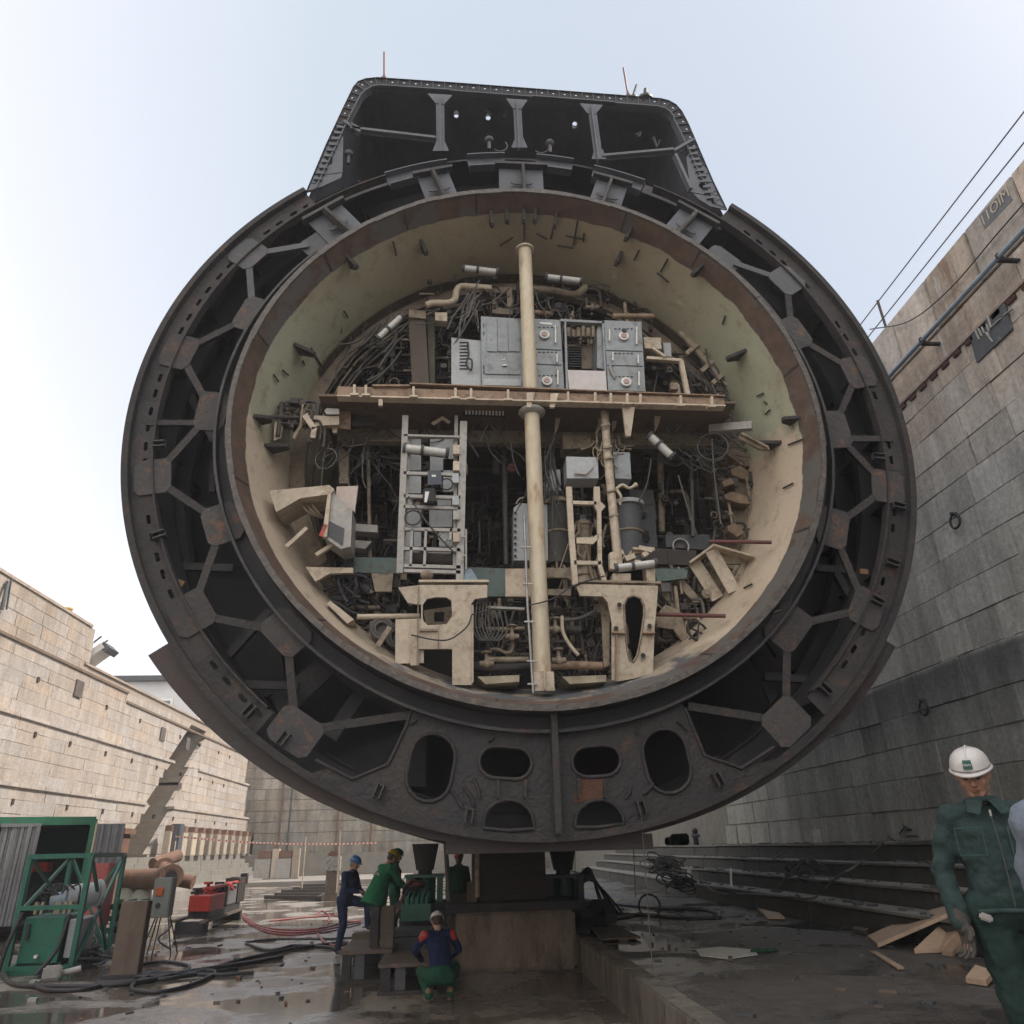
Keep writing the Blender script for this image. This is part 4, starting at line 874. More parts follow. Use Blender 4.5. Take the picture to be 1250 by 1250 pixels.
for yy in (9.9, 10.6, 11.3, 12.0):
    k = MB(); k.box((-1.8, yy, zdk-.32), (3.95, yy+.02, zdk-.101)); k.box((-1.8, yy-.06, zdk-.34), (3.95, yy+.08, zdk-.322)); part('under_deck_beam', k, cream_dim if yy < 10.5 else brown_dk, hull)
qp('access_panel', [(430, 494), (458, 495), (458, 520), (430, 520)], 9.5, .03, brown_dk, hull)
qp('deck_end_plate', [(411, 488), (428, 490), (428, 524), (411, 522)], 9.4, .03, tan, hull)
qp('bracket_arm', [(373, 507), (414, 508), (414, 518), (384, 520)], 9.3, .10, cream, hull); k = MB(); k.bar(P(372, 507, 9.25), P(384, 524, 9.25), .08, .04, up=(0, 1, 0)); k.bar(P(384, 522, 9.25), P(382, 535, 9.25), .07, .04, up=(0, 1, 0)); part('bracket_strap', k, cream, hull)
qp('white_plate', [(396, 501), (399, 498), (414, 499), (414, 505), (398, 505)], 9.25, .03, white_m, hull)
# torn deck ends to the right
qp('torn_web', [(876, 480), (882, 484), (880, 497), (872, 497)], 9.25, .04, white_grey, hull)
# ---- bilge level beams (grey green) and cream floors
qp('bilge_beam', [(432, 680), (487, 681), (486, 700), (433, 699)], 9.7, .06, teal, hull); qp('bilge_beam', [(566, 692), (618, 694), (618, 728), (596, 728), (594, 712), (566, 708)], 9.75, .06, teal, hull)
qp('bilge_beam', [(800, 694), (840, 694), (838, 706), (802, 710)], 9.7, .06, teal, hull)
qp('floor_bracket', [(373, 692), (431, 693), (431, 699), (402, 700), (385, 710)], 9.3, .06, cream, hull); qp('floor_bracket', [(453, 700), (480, 700), (478, 722), (458, 722)], 9.5, .05, cream_dim, hull)
qp('bridge_plate', [(617, 694), (655, 694), (655, 728), (617, 728)], 9.3, .06, cream, hull); qp('bridge_plate', [(664, 693), (698, 693), (697, 727), (664, 726)], 9.45, .06, cream_dim, hull, holes=[stadium(680, 712, 36, 14, 0)])
k = MB(); k.bar(P(595, 742, 9.4), P(640, 744, 9.4), .08, .03); part('cross_bar', k, white_grey, hull)
k = MB(); k.cyl(P(436, 753, 9.15), P(512, 752, 9.3), .035, 10); part('tie_tube', k, cream, hull)
# ---- left bench frame (cream casting with openings)
lf = thing('foundation_frame', P(560, 836, 9.15), 'cream welded foundation frame with rounded window, left of the ivory pillar', 'machine foundation', 'cream foundation frames')
qp('front_plate', [(486, 717), (515, 714), (595, 714), (595, 729), (580, 731), (575, 737), (575, 836), (552, 836), (552, 792), (511, 792), (511, 812), (501, 812), (501, 757), (514, 755), (514, 738), (498, 736)], 9.12, .05, cream, lf,
   holes=[[(516, 738), (521, 731), (530, 729), (545, 729), (551, 733), (552, 752), (545, 762), (522, 763), (516, 757)]])
k = MB(); k.bar(P(500, 756, 9.2), P(500, 810, 9.2), .04, .35, up=(1, 0, 0)); part('end_plate', k, cream, lf)
k = MB(); k.bar(P(512, 715, 9.35), P(596, 715, 9.35), .40, .03); part('top_plate', k, cream, lf)
k = MB(); k.pp([(575, 737), (578, 739), (578, 832), (575, 836)], 9.15, .6); part('side_plate', k, cream, lf)
k = MB(); k.pp([(517, 745), (552, 740), (552, 762), (520, 762)], 9.8, .05, [[(530, 747), (542, 747), (542, 759), (530, 759)]]); part('rear_plate', k, cream_dim, lf)
k = MB(); k.bar(P(512, 769, 9.1), P(534, 769, 9.1), .03, .03); k.bar(P(535, 765, 9.1), P(535, 792, 9.1), .012, .02, up=(0, 1, 0)); k.bar(P(511, 714, 9.1), P(509, 812, 9.1), .012, .02, up=(0, 1, 0)); part('seam_rib', k, cream_dim, lf)
rf = thing('foundation_frame', P(770, 830, 9.15), 'cream welded foundation frame with a tall pear shaped opening, right of the ivory pillar', 'machine foundation', 'cream foundation frames')
pear = [(762, 738), (766, 730), (774, 727), (782, 730), (786, 739), (786, 752), (782, 780), (778, 800), (773, 808), (769, 806), (766, 795), (763, 765)]
qp('front_plate', [(704, 716), (710, 713), (803, 715), (803, 722), (799, 770), (797, 821), (775, 828), (753, 832), (747, 830), (747, 760), (742, 735), (736, 728), (708, 727)], 9.12, .05, cream, rf, holes=[pear])
k = MB(); pts = [P(x, y, 9.11) for x, y in pear]; pts.append(pts[0]); k.tube(pts, .014, 5); part('opening_rim', k, cream_dim, rf)
k = MB(); k.bar(P(747, 773, 9.08), P(763, 773, 9.08), .08, .02); part('rust_ledge', k, tan, rf); k = MB(); k.bar(P(785, 773, 9.08), P(799, 773, 9.08), .08, .02); part('rust_ledge', k, tan, rf); k = MB(); k.bar(P(752, 775, 9.08), P(752, 832, 9.08), .02, .05, up=(0, 1, 0)); part('seam_rib', k, tan, rf)
k = MB(); k.pp([(729, 727), (740, 732), (744, 745), (744, 812), (737, 815), (734, 745)], 9.4, .04); part('inner_web', k, cream_dim, rf); k = MB(); k.bar(P(704, 714, 9.3), P(803, 716, 9.3), .35, .03); part('top_plate', k, cream_dim, rf)
k = MB()
for (x, y) in ((756, 738), (752, 767), (793, 764), (785, 800)): k.cyl(P(x, y, 9.04), P(x, y, 9.14), .03, 8)
part('bolt', k, steel_rust, rf, kind='stuff')
# ---- right slanted web brackets on the shell
def slantbr(pts, hole, Y, nm='shell_bracket', m=None):
    qp(nm, pts, Y, .06, m or cream_dim, hull, holes=[hole] if hole else ())
slantbr([(868, 672), (882, 668), (912, 684), (906, 704), (898, 720), (892, 722), (884, 708), (872, 690)], [(886, 688), (905, 688), (897, 704)], 9.55, m=cream_dim); slantbr([(846, 685), (862, 678), (880, 700), (886, 716), (880, 730), (876, 730), (864, 712), (850, 698)], [(863, 697), (882, 702), (878, 716), (868, 712)], 9.75)
k = MB(); k.bar(P(868, 672, 9.5), P(896, 722, 9.5), .18, .03, up=(0, 1, .2)); k.bar(P(847, 686, 9.7), P(876, 731, 9.7), .18, .03, up=(0, 1, .2)); k.bar(P(868, 669, 9.5), P(918, 683, 9.5), .25, .03); k.bar(P(842, 690, 9.7), P(872, 668, 9.6), .25, .03); part('bracket_flange', k, cream, hull)
for (a, c) in (((804, 716), (838, 760)), ((826, 708), (852, 738)), ((795, 738), (845, 790)), ((799, 745), (838, 775))):
    k = MB(); k.bar(P(*a, 9.9), P(*c, 9.9), .12, .12, up=(0, 1, 0)); part('bilge_web', k, cream_dim, hull)
qp('bilge_web_plate', [(800, 752), (812, 738), (830, 745), (842, 786), (836, 788), (822, 768), (802, 765)], 9.6, .05, cream_dim, hull)
for (pts, Y) in (([(888, 549), (897, 547), (915, 556), (921, 570), (906, 568), (889, 556)], 9.9), ([(892, 573), (903, 568), (918, 578), (920, 588), (905, 584), (893, 579)], 9.9), ([(881, 588), (892, 583), (897, 590), (884, 594)], 9.8), ([(884, 604), (894, 600), (912, 606), (916, 615), (902, 614), (886, 609)], 9.75), ([(888, 642), (897, 638), (909, 650), (900, 655), (889, 648)], 9.7)):
    qp('broken_frame_stub', pts, Y, .25, mat('scorched cream stub', (.22, .155, .10), (.10, .07, .05), rough=.8, scale=6), hull)
k = MB(); k.pp([(902, 532), (938, 544), (940, 549), (928, 548), (904, 536)], 9.2, .05); k.bar(P(904, 531, 9.2), P(936, 548, 9.2), .12, .03); part('broken_strut', k, cream_dim, hull)
k = MB(); k.bar(P(866, 524, 9.6), P(918, 520, 9.3), .10, .12); part('broken_beam', k, white_grey, hull)
# rounded lower right shell patch, pipes
for (a, c, lab) in (((866, 661), (942, 662), 'upper'), ((798, 750), (886, 752), 'lower')):
    k = MB(); k.cyl(P(*a, 9.3), P(*c, 9.0), .028, 8); solo('red_rod', k, red_rod, '%s of two thin dark red rods braced against the right shell inside the hull' % lab, 'rod')
hw = MB(); c = P(852, 771, 9.35); ax = Vector((.35, -1, .35)); hw.torus(c, .16, .018, ax, 24, 6); u = ax.orthogonal().normalized(); w = ax.cross(u).normalized()
for q in range(4): a = q*math.pi/2+.4; hw.cyl(c, c+(u*math.cos(a)+w*math.sin(a))*.16, .012, 6)
hw.cyl(c, c+ax*-.2, .02, 8); solo('hand_wheel', hw, steel_rust, 'rusty spoked hand wheel lying on the lower right inside of the hull', 'valve wheel')
# ---- left broken cream bracket
lb = thing('control_console', P(400, 655, 9.3), 'battered cream console hanging on a bracket from the left shell of the hull', 'console')
qp('arm', [(329, 599), (402, 592), (408, 597), (404, 603), (367, 608), (337, 625)], 9.0, .5, cream, lb)
qp('casing', [(405, 598), (411, 606), (430, 622), (428, 667), (416, 670), (395, 655), (400, 604)], 9.05, .4, white_grey, lb)
qp('face_plate', [(400, 603), (404, 603), (399, 655), (393, 655)], 9.0, .1, cream, lb); qp('louvre_panel', [(402, 636), (420, 645), (418, 665), (400, 653)], 9.03, .02, steel_grey, lb)
k = MB(); k.bar(P(398, 641, 9.02), P(392, 655, 9.02), .05); part('red_tag', k, red_m, lb)
qp('upper_panel', [(411, 594), (437, 593), (433, 625), (410, 606)], 9.15, .05, mat('pinkish white panel', (.50, .42, .38), (.42, .34, .30), rough=.5), lb)
k = MB(); k.bar(P(350, 668, 9.05), P(375, 645, 9.05), .06, .05); k.bar(P(386, 678, 9.2), P(408, 664, 9.2), .06, .05); part('support_strut', k, cream, lb)
for i in range(3): k = MB(); k.tube(smooth([P(366+i*6, 612, 9.2), P(376+i*6, 625, 9.2), P(394, 632, 9.3)], 5), .02, 6); part('conduit', k, cream_dim, lb)
for (pts, m_) in (([(428, 639), (461, 641), (461, 650), (430, 648)], white_grey), ([(432, 659), (454, 661), (446, 670), (430, 668)], white_grey), ([(413, 545), (426, 553), (425, 590), (414, 590)], cream_dim)): qp('shelf_stub', pts, 9.9, .2, m_, hull)
qp('shelf_stub', [(335, 516), (340, 511), (345, 520), (342, 535), (334, 538)], 9.3, .06, cream, hull); qp('shelf_stub', [(357, 497), (364, 495), (368, 515), (360, 512)], 9.6, .1, cream_dim, hull)
# hanging left hand bracket bottom (cream wedge)
qp('wedge_plate', [(399, 737), (403, 733), (432, 756), (424, 761)], 9.2, .5, cream, hull)
# two flanged pipe mouths low left, one low right
for x, y, r in ((466, 767, .13), (486, 777, .14)):
    k = MB(); c = P(x, y, 9.5); k.torus(c, r, .03, (0, 1, 0), 20, 6); k.torus(c, r*.7, .025, (0, 1, 0), 20, 6); k.cyl(c+Vector((0, .05, 0)), c+Vector((0, .9, .1)), r*.95, 16); solo('flanged_pipe', k, cable_m, 'open pipe mouth low in the hull, %s of the pair left of the cream frame' % ('upper' if x < 480 else 'lower'), 'pipe', 'flanged pipe mouths')
k = MB(); c = P(811, 772, 9.8); k.torus(c, .12, .03, (0, 1, 0), 20, 6); k.cyl(c+Vector((0, .05, 0)), c+Vector((0, .8, .1)), .11, 16); solo('flanged_pipe', k, cable_m, 'open flanged pipe mouth behind the cream frame on the lower right', 'pipe')
k = MB(); k.bar(P(461, 789, 9.1), P(476, 766, 9.1), .06, .06, up=(0, 1, 0)); part('short_post', k, cream_dim, hull)
# ---- ivory pillar
pl = thing('support_pillar', (1.05, 9.15, 3.7), 'tall ivory round pillar standing in front of the equipment at the centre of the hull', 'pillar')
zt = P(637, 306, 9.15).z; zb = P(661, 822, 9.15).z
k = MB(); k.cyl((1.055, 9.15, zdk-.05), (1.055, 9.15, zt), .105, 24); part('upper_tube', k, pillar_m, pl)
k = MB(); k.cyl((1.06, 9.15, zb), (1.06, 9.15, zdk-.2), .11, 24); part('lower_tube', k, pillar_m, pl)
k = MB(); k.cyl((1.055, 9.15, zt), (1.055, 9.15, zt+.025), .15, 24); part('top_flange', k, pillar_m, pl)
k = MB(); k.sphere((1.06, 9.15, zdk-.23), .2, 20, 8, (1, 1, .35)); part('collar', k, white_grey, pl)
k = MB(); zc = P(662, 845, 9.15).z; k.box((.94, 9.05, zc), (1.19, 9.07, zb)); k.box((.94, 9.07, zc), (.955, 9.25, zb)); k.box((1.175, 9.07, zc), (1.19, 9.25, zb)); k.box((1.055, 8.98, zc), (1.07, 9.05, zb)); part('foot', k, cream, pl)
k = MB(); k.tube([(1.055, 9.15, zt), (1.05, 9.1, zt+.5)], .008, 5); part('cable_end', k, steel_rust, pl)
cp_ = thing('cable_conduit', P(650, 846, 9.02), 'thin grey conduit with clamps running down the left side of the ivory pillar', 'conduit')
k = MB(); k.tube([P(640, 630, 9.03), P(644, 740, 9.03), P(651, 846, 9.02)], .018, 8); part('tube', k, metal_m, cp_)
for x, y in ((642, 668), (644, 713), (646, 759), (649, 807), (650, 835)): k = MB(); k.bar(P(x-6, y, 9.02), P(x+6, y, 9.02), .03, .02); part('clamp', k, metal_m, cp_)
# ---- cabinets on the deck
def dial(px, py, Y, parent, dark=False):
    c = P(px, py, Y-.01); k = MB(); k.cyl(c, c-Vector((0, .035, 0)), .078, 22); o = part('dial_bezel', k, white_m, parent)
    k = MB(); k.cyl(c-Vector((0, .036, 0)), c-Vector((0, .05, 0)), .045, 18); f_ = part('dial_face', k, mat('pinkish dial glass', (.42, .30, .28), rough=.2) if not dark else steel_grey, o)
def handle(px, py, Y, parent, h=12):
    k = MB(); k.bar(P(px, py, Y-.05), P(px, py+h, Y-.05), .02, .02, up=(0, 1, 0)); k.bar(P(px, py+1, Y-.05), P(px, py+1, Y), .02); k.bar(P(px, py+h-1, Y-.05), P(px, py+h-1, Y), .02); part('handle', k, white_m, parent)
def cab(name, label, pts, m, Y=9.42, d=.6):
    c = thing(name, P(sum(p[0] for p in pts)/len(pts), max(p[1] for p in pts), Y), label, 'cabinet'); qp('carcass', pts, Y, d, m, c); return c
c1 = cab('side_cabinet', 'plain pale grey electrical panel left of the grey cabinet row on the upper deck', [(551, 412), (587, 416), (587, 472), (551, 471)], grey_pale, 9.5)
for i in range(9): k = MB(); y = 418+i*4; k.bar(P(561, y, 9.49), P(571, y, 9.49), .012, .012); part('terminal_strip', k, steel_black, c1)
k = MB(); k.tube(smooth([P(571, 418, 9.47), P(572, 435, 9.42), P(569, 444, 9.42), P(575, 452, 9.44), P(576, 440, 9.42), P(570, 437, 9.43)], 5), .014, 6); part('wire_loop', k, black_m, c1)
c2 = cab('control_cabinet', 'blue grey cabinet with three tall shutters and a drawer, left behind the ivory pillar', [(587, 386), (636, 389), (640, 474), (588, 472)], grey_paint)
for x0, x1 in ((594, 606.4), (607.2, 619.5), (620.3, 634)): qp('shutter', [(x0, 388+(x0-587)*.05), (x1, 388+(x1-587)*.05), (x1+.7, 429), (x0+.7, 428.5)], 9.40, .02, grey_paint, c2)
qp('drawer', [(592, 432), (634, 434), (635, 457), (592, 456)], 9.40, .02, grey_paint, c2); qp('base_rail', [(590, 462), (636, 463), (636, 471), (590, 470)], 9.40, .02, grey_pale, c2)
k = MB(); k.bar(P(613, 446, 9.38), P(619, 446, 9.38), .02, .02); k.torus(P(614, 438, 9.4), .03, .008, (0, 1, 0), 12, 5, 0, math.pi); part('drawer_pull', k, white_m, c2)
k = MB()
for q in (395, 405, 446, 452): k.bar(P(590.5, q, 9.41), P(590.5, q+4, 9.41), .012, .012, up=(0, 1, 0))
part('hinge_row', k, steel_black, c2)
def dialcab(label, x0, x1, yt, yb, dx):
    c = cab('dial_cabinet', label, [(x0, yt), (x1, yt+1.5), (x1+5, yb+1.5), (x0+4, yb)], grey_paint); h = yb-yt; c['group'] = 'grey cabinets with round dials'
    a = yt+h*.43; b_ = yt+h*.64
    for (u, v) in ((yt+1, a-1), (a+1, b_-1), (b_+1, yb-1)):
        su = 4.5*(u-yt)/h; sv = 4.5*(v-yt)/h; qp('door', [(x0+1+su, u), (x1-1+su, u+1.4), (x1-1+sv, v+1.4), (x0+1+sv, v)], 9.40, .02, grey_paint, c)
        handle(x1-6+su, u+3+(v-u)*.12, 9.40, c, (v-u)*.6)
    dial((x0+x1)/2+dx, yt+h*.235, 9.40, c); dial((x0+x1)/2+dx+3, yt+h*.92-3, 9.40, c)
    for yy in (yt+h*.12, yt+h*.47, yt+h*.80):
        k = MB()
        for i in range(5): xx = (x0+x1)/2-10+i*5; k.bar(P(xx, yy, 9.395), P(xx+2.5, yy, 9.395), .012, .012)
        part('label_strip', k, steel_black, c, kind='stuff')
    return c
c3 = dialcab('blue grey cabinet with two white round dials immediately right of the ivory pillar', 651, 684, 389, 476, -3)
qp('name_plate', [(659, 393), (674, 394), (674, 396.5), (659, 395.5)], 9.39, .01, white_m, c3)
c4 = dialcab('blue grey cabinet with two white round dials at the right end of the row', 737, 783, 391, 477, 1)
handle(744, 402, 9.40, c4, 14); handle(748, 430, 9.4, c4, 10)
k = MB(); k.cbox(P(762, 404, 9.36), (.07, .05, .07), bev=.01); part('black_plug', k, black_m, c4)
k = MB(); k.tube(smooth([P(748, 445, 9.38), P(745, 447, 9.37), P(747, 455, 9.37), P(751, 462, 9.38)], 5), .016, 6); part('hook', k, white_grey, c4)
rk = thing('open_rack', P(715, 476, 9.45), 'open grey rack with louvred back and a white sheet, between the two dial cabinets', 'rack')
for pts, n_ in (([(684, 389), (738, 392), (738, 394.5), (684, 392)], 'top_rail'), ([(689, 392), (691, 392), (694, 476), (691, 476)], 'side_post'), ([(735, 392), (737, 392), (742, 476), (739, 476)], 'side_post')): qp(n_, pts, 9.42, .08, grey_paint, rk)
qp('side_wall', [(729, 398), (738, 394), (741, 451), (729, 449)], 9.5, .5, grey_paint, rk)
k = MB(); k.pp([(692, 420), (728, 421), (730, 450), (694, 450)], 10.0, .02); part('louvre_back', k, cream_dim, rk)
for i in range(9): k = MB(); y = 424+i*3; k.bar(P(694, y, 9.96), P(710, y+.3, 9.96), .05, .015); part('louvre', k, steel_grey, rk)
for i in range(6): x = 694+i*6; k = MB(); k.cyl(P(x, 398+random.random()*6, 9.8), P(x, 412, 9.8), .02+random.random()*.03, 8); part('insulator', k, cream_dim, rk)
qp('white_sheet', [(693, 451.5), (739, 453), (741, 477), (695, 475.5)], 9.40, .02, mat('marked white board', (.62, .58, .58), (.50, .46, .46), rough=.5, scale=9), rk)
# small boxes right of the row
def ebox(label, pts, Y, d, m, cat='electrical box', nm='junction_box'):
    k = MB(); k.pp(pts, Y, d); return solo(nm, k, m, label, cat, bevel=.006)
ebox('small cream junction box beside the right dial cabinet', [(785, 411), (807, 412), (808, 426), (787, 425)], 9.5, .2, cream); ebox('small grey box with dangling wires right of the cream junction box', [(809, 418), (819, 418), (820, 436), (811, 434)], 9.6, .15, grey_pale)
k = MB(); k.bar(P(789, 438, 9.45), P(832, 441, 9.45), .08, .05); k.bar(P(831, 441, 9.45), P(840, 486, 9.45), .07, .07, up=(0, 1, 0)); k.bar(P(826, 470, 9.6), P(829, 486, 9.6), .07, .05, up=(0, 1, 0)); k.bar(P(796, 425, 9.4), P(812, 436, 9.4), .05, .04); solo('stub_frame', k, cream, 'cream angle iron frame standing on the deck right of the cabinets', 'frame')
qp('terminal_block', [(818, 467), (827, 467), (828, 475), (819, 475)], 9.5, .08, cream_dim, hull)
# left tall duct cabinets in the dark
ebox('tall dark brown ventilation trunk standing left of the cabinets on the deck', [(498, 380), (519, 382), (524, 470), (503, 470)], 9.8, .5, mat('dull brown trunk', (.10, .075, .055), (.075, .06, .05), rough=.7), 'duct', 'ventilation_duct'); ebox('narrow olive duct beside the dark brown ventilation trunk', [(521, 384), (531, 385), (531, 470), (524, 470)], 9.9, .3, mat('dull olive duct', (.085, .08, .055), rough=.7), 'duct', 'ventilation_duct')
ebox('cream capped box on top of the brown ventilation trunk', [(499, 378), (520, 380), (520, 389), (499, 387)], 9.75, .3, cream_dim); ebox('small cream box with round knob above the olive duct', [(531, 381), (546, 381), (546, 392), (531, 391)], 9.6, .15, cream)
# curved vent pipe and overhead pipes
k = MB(); k.tube(smooth([P(520, 373, 9.6), P(528, 370, 9.6), P(545, 370, 9.6), P(555, 366, 9.6), P(557, 356, 9.6), P(562, 350, 9.6), P(575, 350, 9.6), P(600, 352, 9.6)], 6), .055, 10); solo('vent_pipe', k, cream, 'cream pipe bending in an S above the cabinets on the left', 'pipe')
k = MB(); k.tube(smooth([P(650, 353, 9.7), P(680, 356, 9.7), P(700, 360, 9.7), P(712, 354, 9.7), P(714, 350, 9.7)], 6), .06, 10); solo('vent_duct', k, cream_dim, 'cream sagging duct behind the right tube light above the cabinets', 'duct')
k = MB(); k.cyl(P(650, 381, 9.6), P(675, 383, 9.6), .04, 10); k.cyl(P(748, 386, 9.5), P(798, 386, 9.5), .045, 10); solo('header_pipe', k, tan, 'tan pipe running behind the top of the right dial cabinet', 'pipe')
for (x, y, lab) in ((583, 371, 'above the left cabinet'), (686, 376, 'above the right dial cabinet of the pillar')):
    k = MB(); k.torus(P(x, y, 9.7), .085, .018, (0, 1, 0), 18, 5); k.cyl(P(x, y, 9.72), P(x, y, 9.95), .08, 14); solo('cable_port', k, steel_black, 'round black cable port '+lab, 'port')
k = MB(); k.pp([(600, 350), (625, 351), (626, 384), (601, 382)], 9.75, .05, [[(605, 356), (619, 357), (619, 376), (605, 375)]]); solo('portal_bracket', k, cream_dim, 'cream open bracket frame behind the top of the ivory pillar', 'bracket')
# tube lights
def tubelight(x0, y0, x1, y1, label, r=.05, Y=9.4):
    t = thing('tube_light', P((x0+x1)/2, (y0+y1)/2, Y), label, 'tube light', 'clear tube lights'); A = P(x0, y0, Y); B = P(x1, y1, Y); d = (B-A).normalized()
    k = MB(); k.cyl(A, B, r, 14); part('tube', k, mat('clear tube cover', (.62, .62, .60), (.5, .5, .49), rough=.25, bump=.02), t)
    k = MB(); k.bar(A+Vector((0, .03, -.035)), B+Vector((0, .03, -.035)), .05, .04); part('reflector', k, metal_m, t)
    for s_ in (0, .42, 1): k = MB(); c = A+(B-A)*s_; k.cyl(c-d*.02, c+d*.02, r*1.35, 12); part('end_cap', k, steel_grey, t)
tubelight(566, 327, 607, 332, 'clear tube light left of the top of the ivory pillar'); tubelight(667, 338, 709, 343, 'clear tube light right of the top of the ivory pillar'); tubelight(461, 413, 490, 386, 'slanting tube light on the upper left of the hull', .045)
tubelight(494, 547, 546, 553, 'tube light fixed across the top of the tall lattice rack', .06, 9.2); tubelight(793, 532, 820, 557, 'slanting tube light under the deck on the right', .06, 9.3); tubelight(752, 693, 800, 687, 'bright tube light lying on the pipes above the right cream frame', .045, 9.1)
# ---- lattice rack, lower left
ra = thing('lattice_rack', P(526, 702, 9.25), 'tall white lattice equipment rack with grey panels standing under the deck', 'equipment rack')
def rb(a, c, w=.055, Y=9.22, m=white_grey, nm='rung'): k = MB(); k.bar(P(*a, Y), P(*c, Y), w, .05, up=(0, 1, 0)); part(nm, k, m, ra)
rb((495, 508), (488, 700), .085, nm='post'); rb((566, 515), (561, 712), .10, nm='post'); rb((557, 508), (555, 700), .05, Y=9.3, nm='post'); rb((501, 532), (492, 697), .03, Y=9.3, nm='post')
for y in (532, 578, 606, 619, 646, 670, 691, 697): rb((493, y), (562, y+2), .045 if y != 532 else .03)
for (a, c) in (((503, 647), (501, 692)), ((520, 647), (518, 692)), ((551, 646), (549, 660))): rb(a, c, .035)
for (x0, y0, x1, y1) in ((497, 536, 514, 574), (525, 536, 554, 574), (495, 581, 514, 602), (541, 560, 556, 600), (494, 607, 503, 618), (534, 608, 551, 617), (495, 622, 514, 643), (524, 622, 552, 643), (493, 649, 501, 667), (505, 649, 514, 667), (536, 650, 552, 667), (493, 673, 512, 690), (522, 673, 550, 682)):
    qp('panel', pq(x0, y0, x1, y1), 9.5, .03, grey_pale, ra)
qp('black_box', [(522, 574), (538, 574), (540, 591), (522, 592)], 9.12, .1, mat('dark blue box', (.05, .065, .09), (.035, .045, .065), rough=.5), ra); qp('box_label', [(527, 579.5), (532, 579.5), (532, 582), (527, 582)], 9.115, .004, white_m, ra)
k = MB(); k.cbox(P(524, 606, 9.1), (.17, .1, .22), bev=.02); part('motor_unit', k, steel_black, ra); qp('unit_tag', [(519, 600), (524, 600), (521, 613), (518, 613)], 9.04, .006, white_m, ra)
k = MB(); k.cyl(P(500, 682, 9.4), P(553, 684, 9.4), .09, 14); part('drum', k, brown_dk, ra)
k = MB(); k.sphere(P(521, 702, 9.2), .08, 12, 8, (1.1, 1, .8)); part('bell', k, cream_dim, ra)
for (x, y) in ((541, 655),): k = MB(); k.torus(P(x, y, 9.3), .06, .015, (0, 1, 0), 16, 5); part('ring', k, white_m, ra)
for (x0, y0) in ((556, 548), (556, 568), (555, 583), (555, 610), (556, 628), (556, 655)):
    k = MB(); k.pp(pq(x0-3, y0-5, x0+5, y0+6), 9.15, .07); part('switch_box', k, random.choice([cream, white_grey, tan, grey_pale]), ra)
for (cx_, cy_, r_) in ((504, 632, 10), (545, 591, 8)):
    k = MB(); k.torus(P(cx_, cy_, 9.15), r_*.0105, .011, (0, 1, 0), 20, 5); part('cable_coil', k, black_m, ra)
k = MB(); k.tube(smooth([P(499, 606, 9.1), P(510, 622, 9.05), P(527, 645, 9.05), P(545, 665, 9.08), P(556, 676, 9.1)], 5), .012, 5); part('diagonal_cable', k, cable_m, ra)
k = MB(); k.tube([P(569, 646, 9.15), P(569, 695, 9.15)], .014, 6); k.bar(P(564, 655, 9.15), P(569, 655, 9.15), .02); k.bar(P(564, 678, 9.15), P(569, 678, 9.15), .02); part('hand_rail', k, white_grey, ra)
qp('gable', [(526, 516), (540, 508), (550, 514), (548, 517), (540, 512), (530, 519)], 9.3, .04, cream_dim, ra)
k = MB(); k.pp([(568, 695), (575, 694), (584, 708), (578, 712), (566, 712)], 9.2, .1); solo('blue_grey_valve', k, mat('pale blue valve', (.22, .30, .38), rough=.5), 'pale blue grey valve block at the foot of the lattice rack', 'valve')
# striped vent under deck
vt = thing('deck_grille', P(592, 502, 9.35), 'white slatted grille hanging under the deck left of the pillar', 'grille')
for i in range(12): x = 568+i*4.1; qp('slat', pq(x, 497+i*.15, x+2.3, 505+i*.15), 9.33, .02, white_m, vt)
qp('frame', [(565, 495), (617, 497), (617, 508), (565, 506)], 9.36, .03, steel_black, vt)
ebox('tan framed meter box hanging in the dark centre under the deck', [(609, 525), (629, 525), (629, 542), (609, 541)], 10.2, .2, tan); k = MB(); k.pp(pq(613, 528, 626, 539), 10.19, .01); part('meter_face', k, steel_grey, bpy.data.objects['junction_box.005'] if 'junction_box.005' in bpy.data.objects else hull)
k = MB(); k.sphere(P(625, 571, 10.3), .06, 10, 6); k.torus(P(625, 571, 10.25), .06, .015, (0, 1, 0), 14, 5); solo('red_valve_wheel', k, mat('dull pink wheel', (.28, .07, .09), rough=.6), 'small dull red valve wheel in the dark centre of the hull', 'valve wheel')
k = MB(); k.cyl(P(606, 556, 10.4), P(605, 580, 10.4), .06, 12); solo('gas_bottle', k, cable_m, 'small dim cylinder hanging in the dark centre of the hull', 'cylinder')
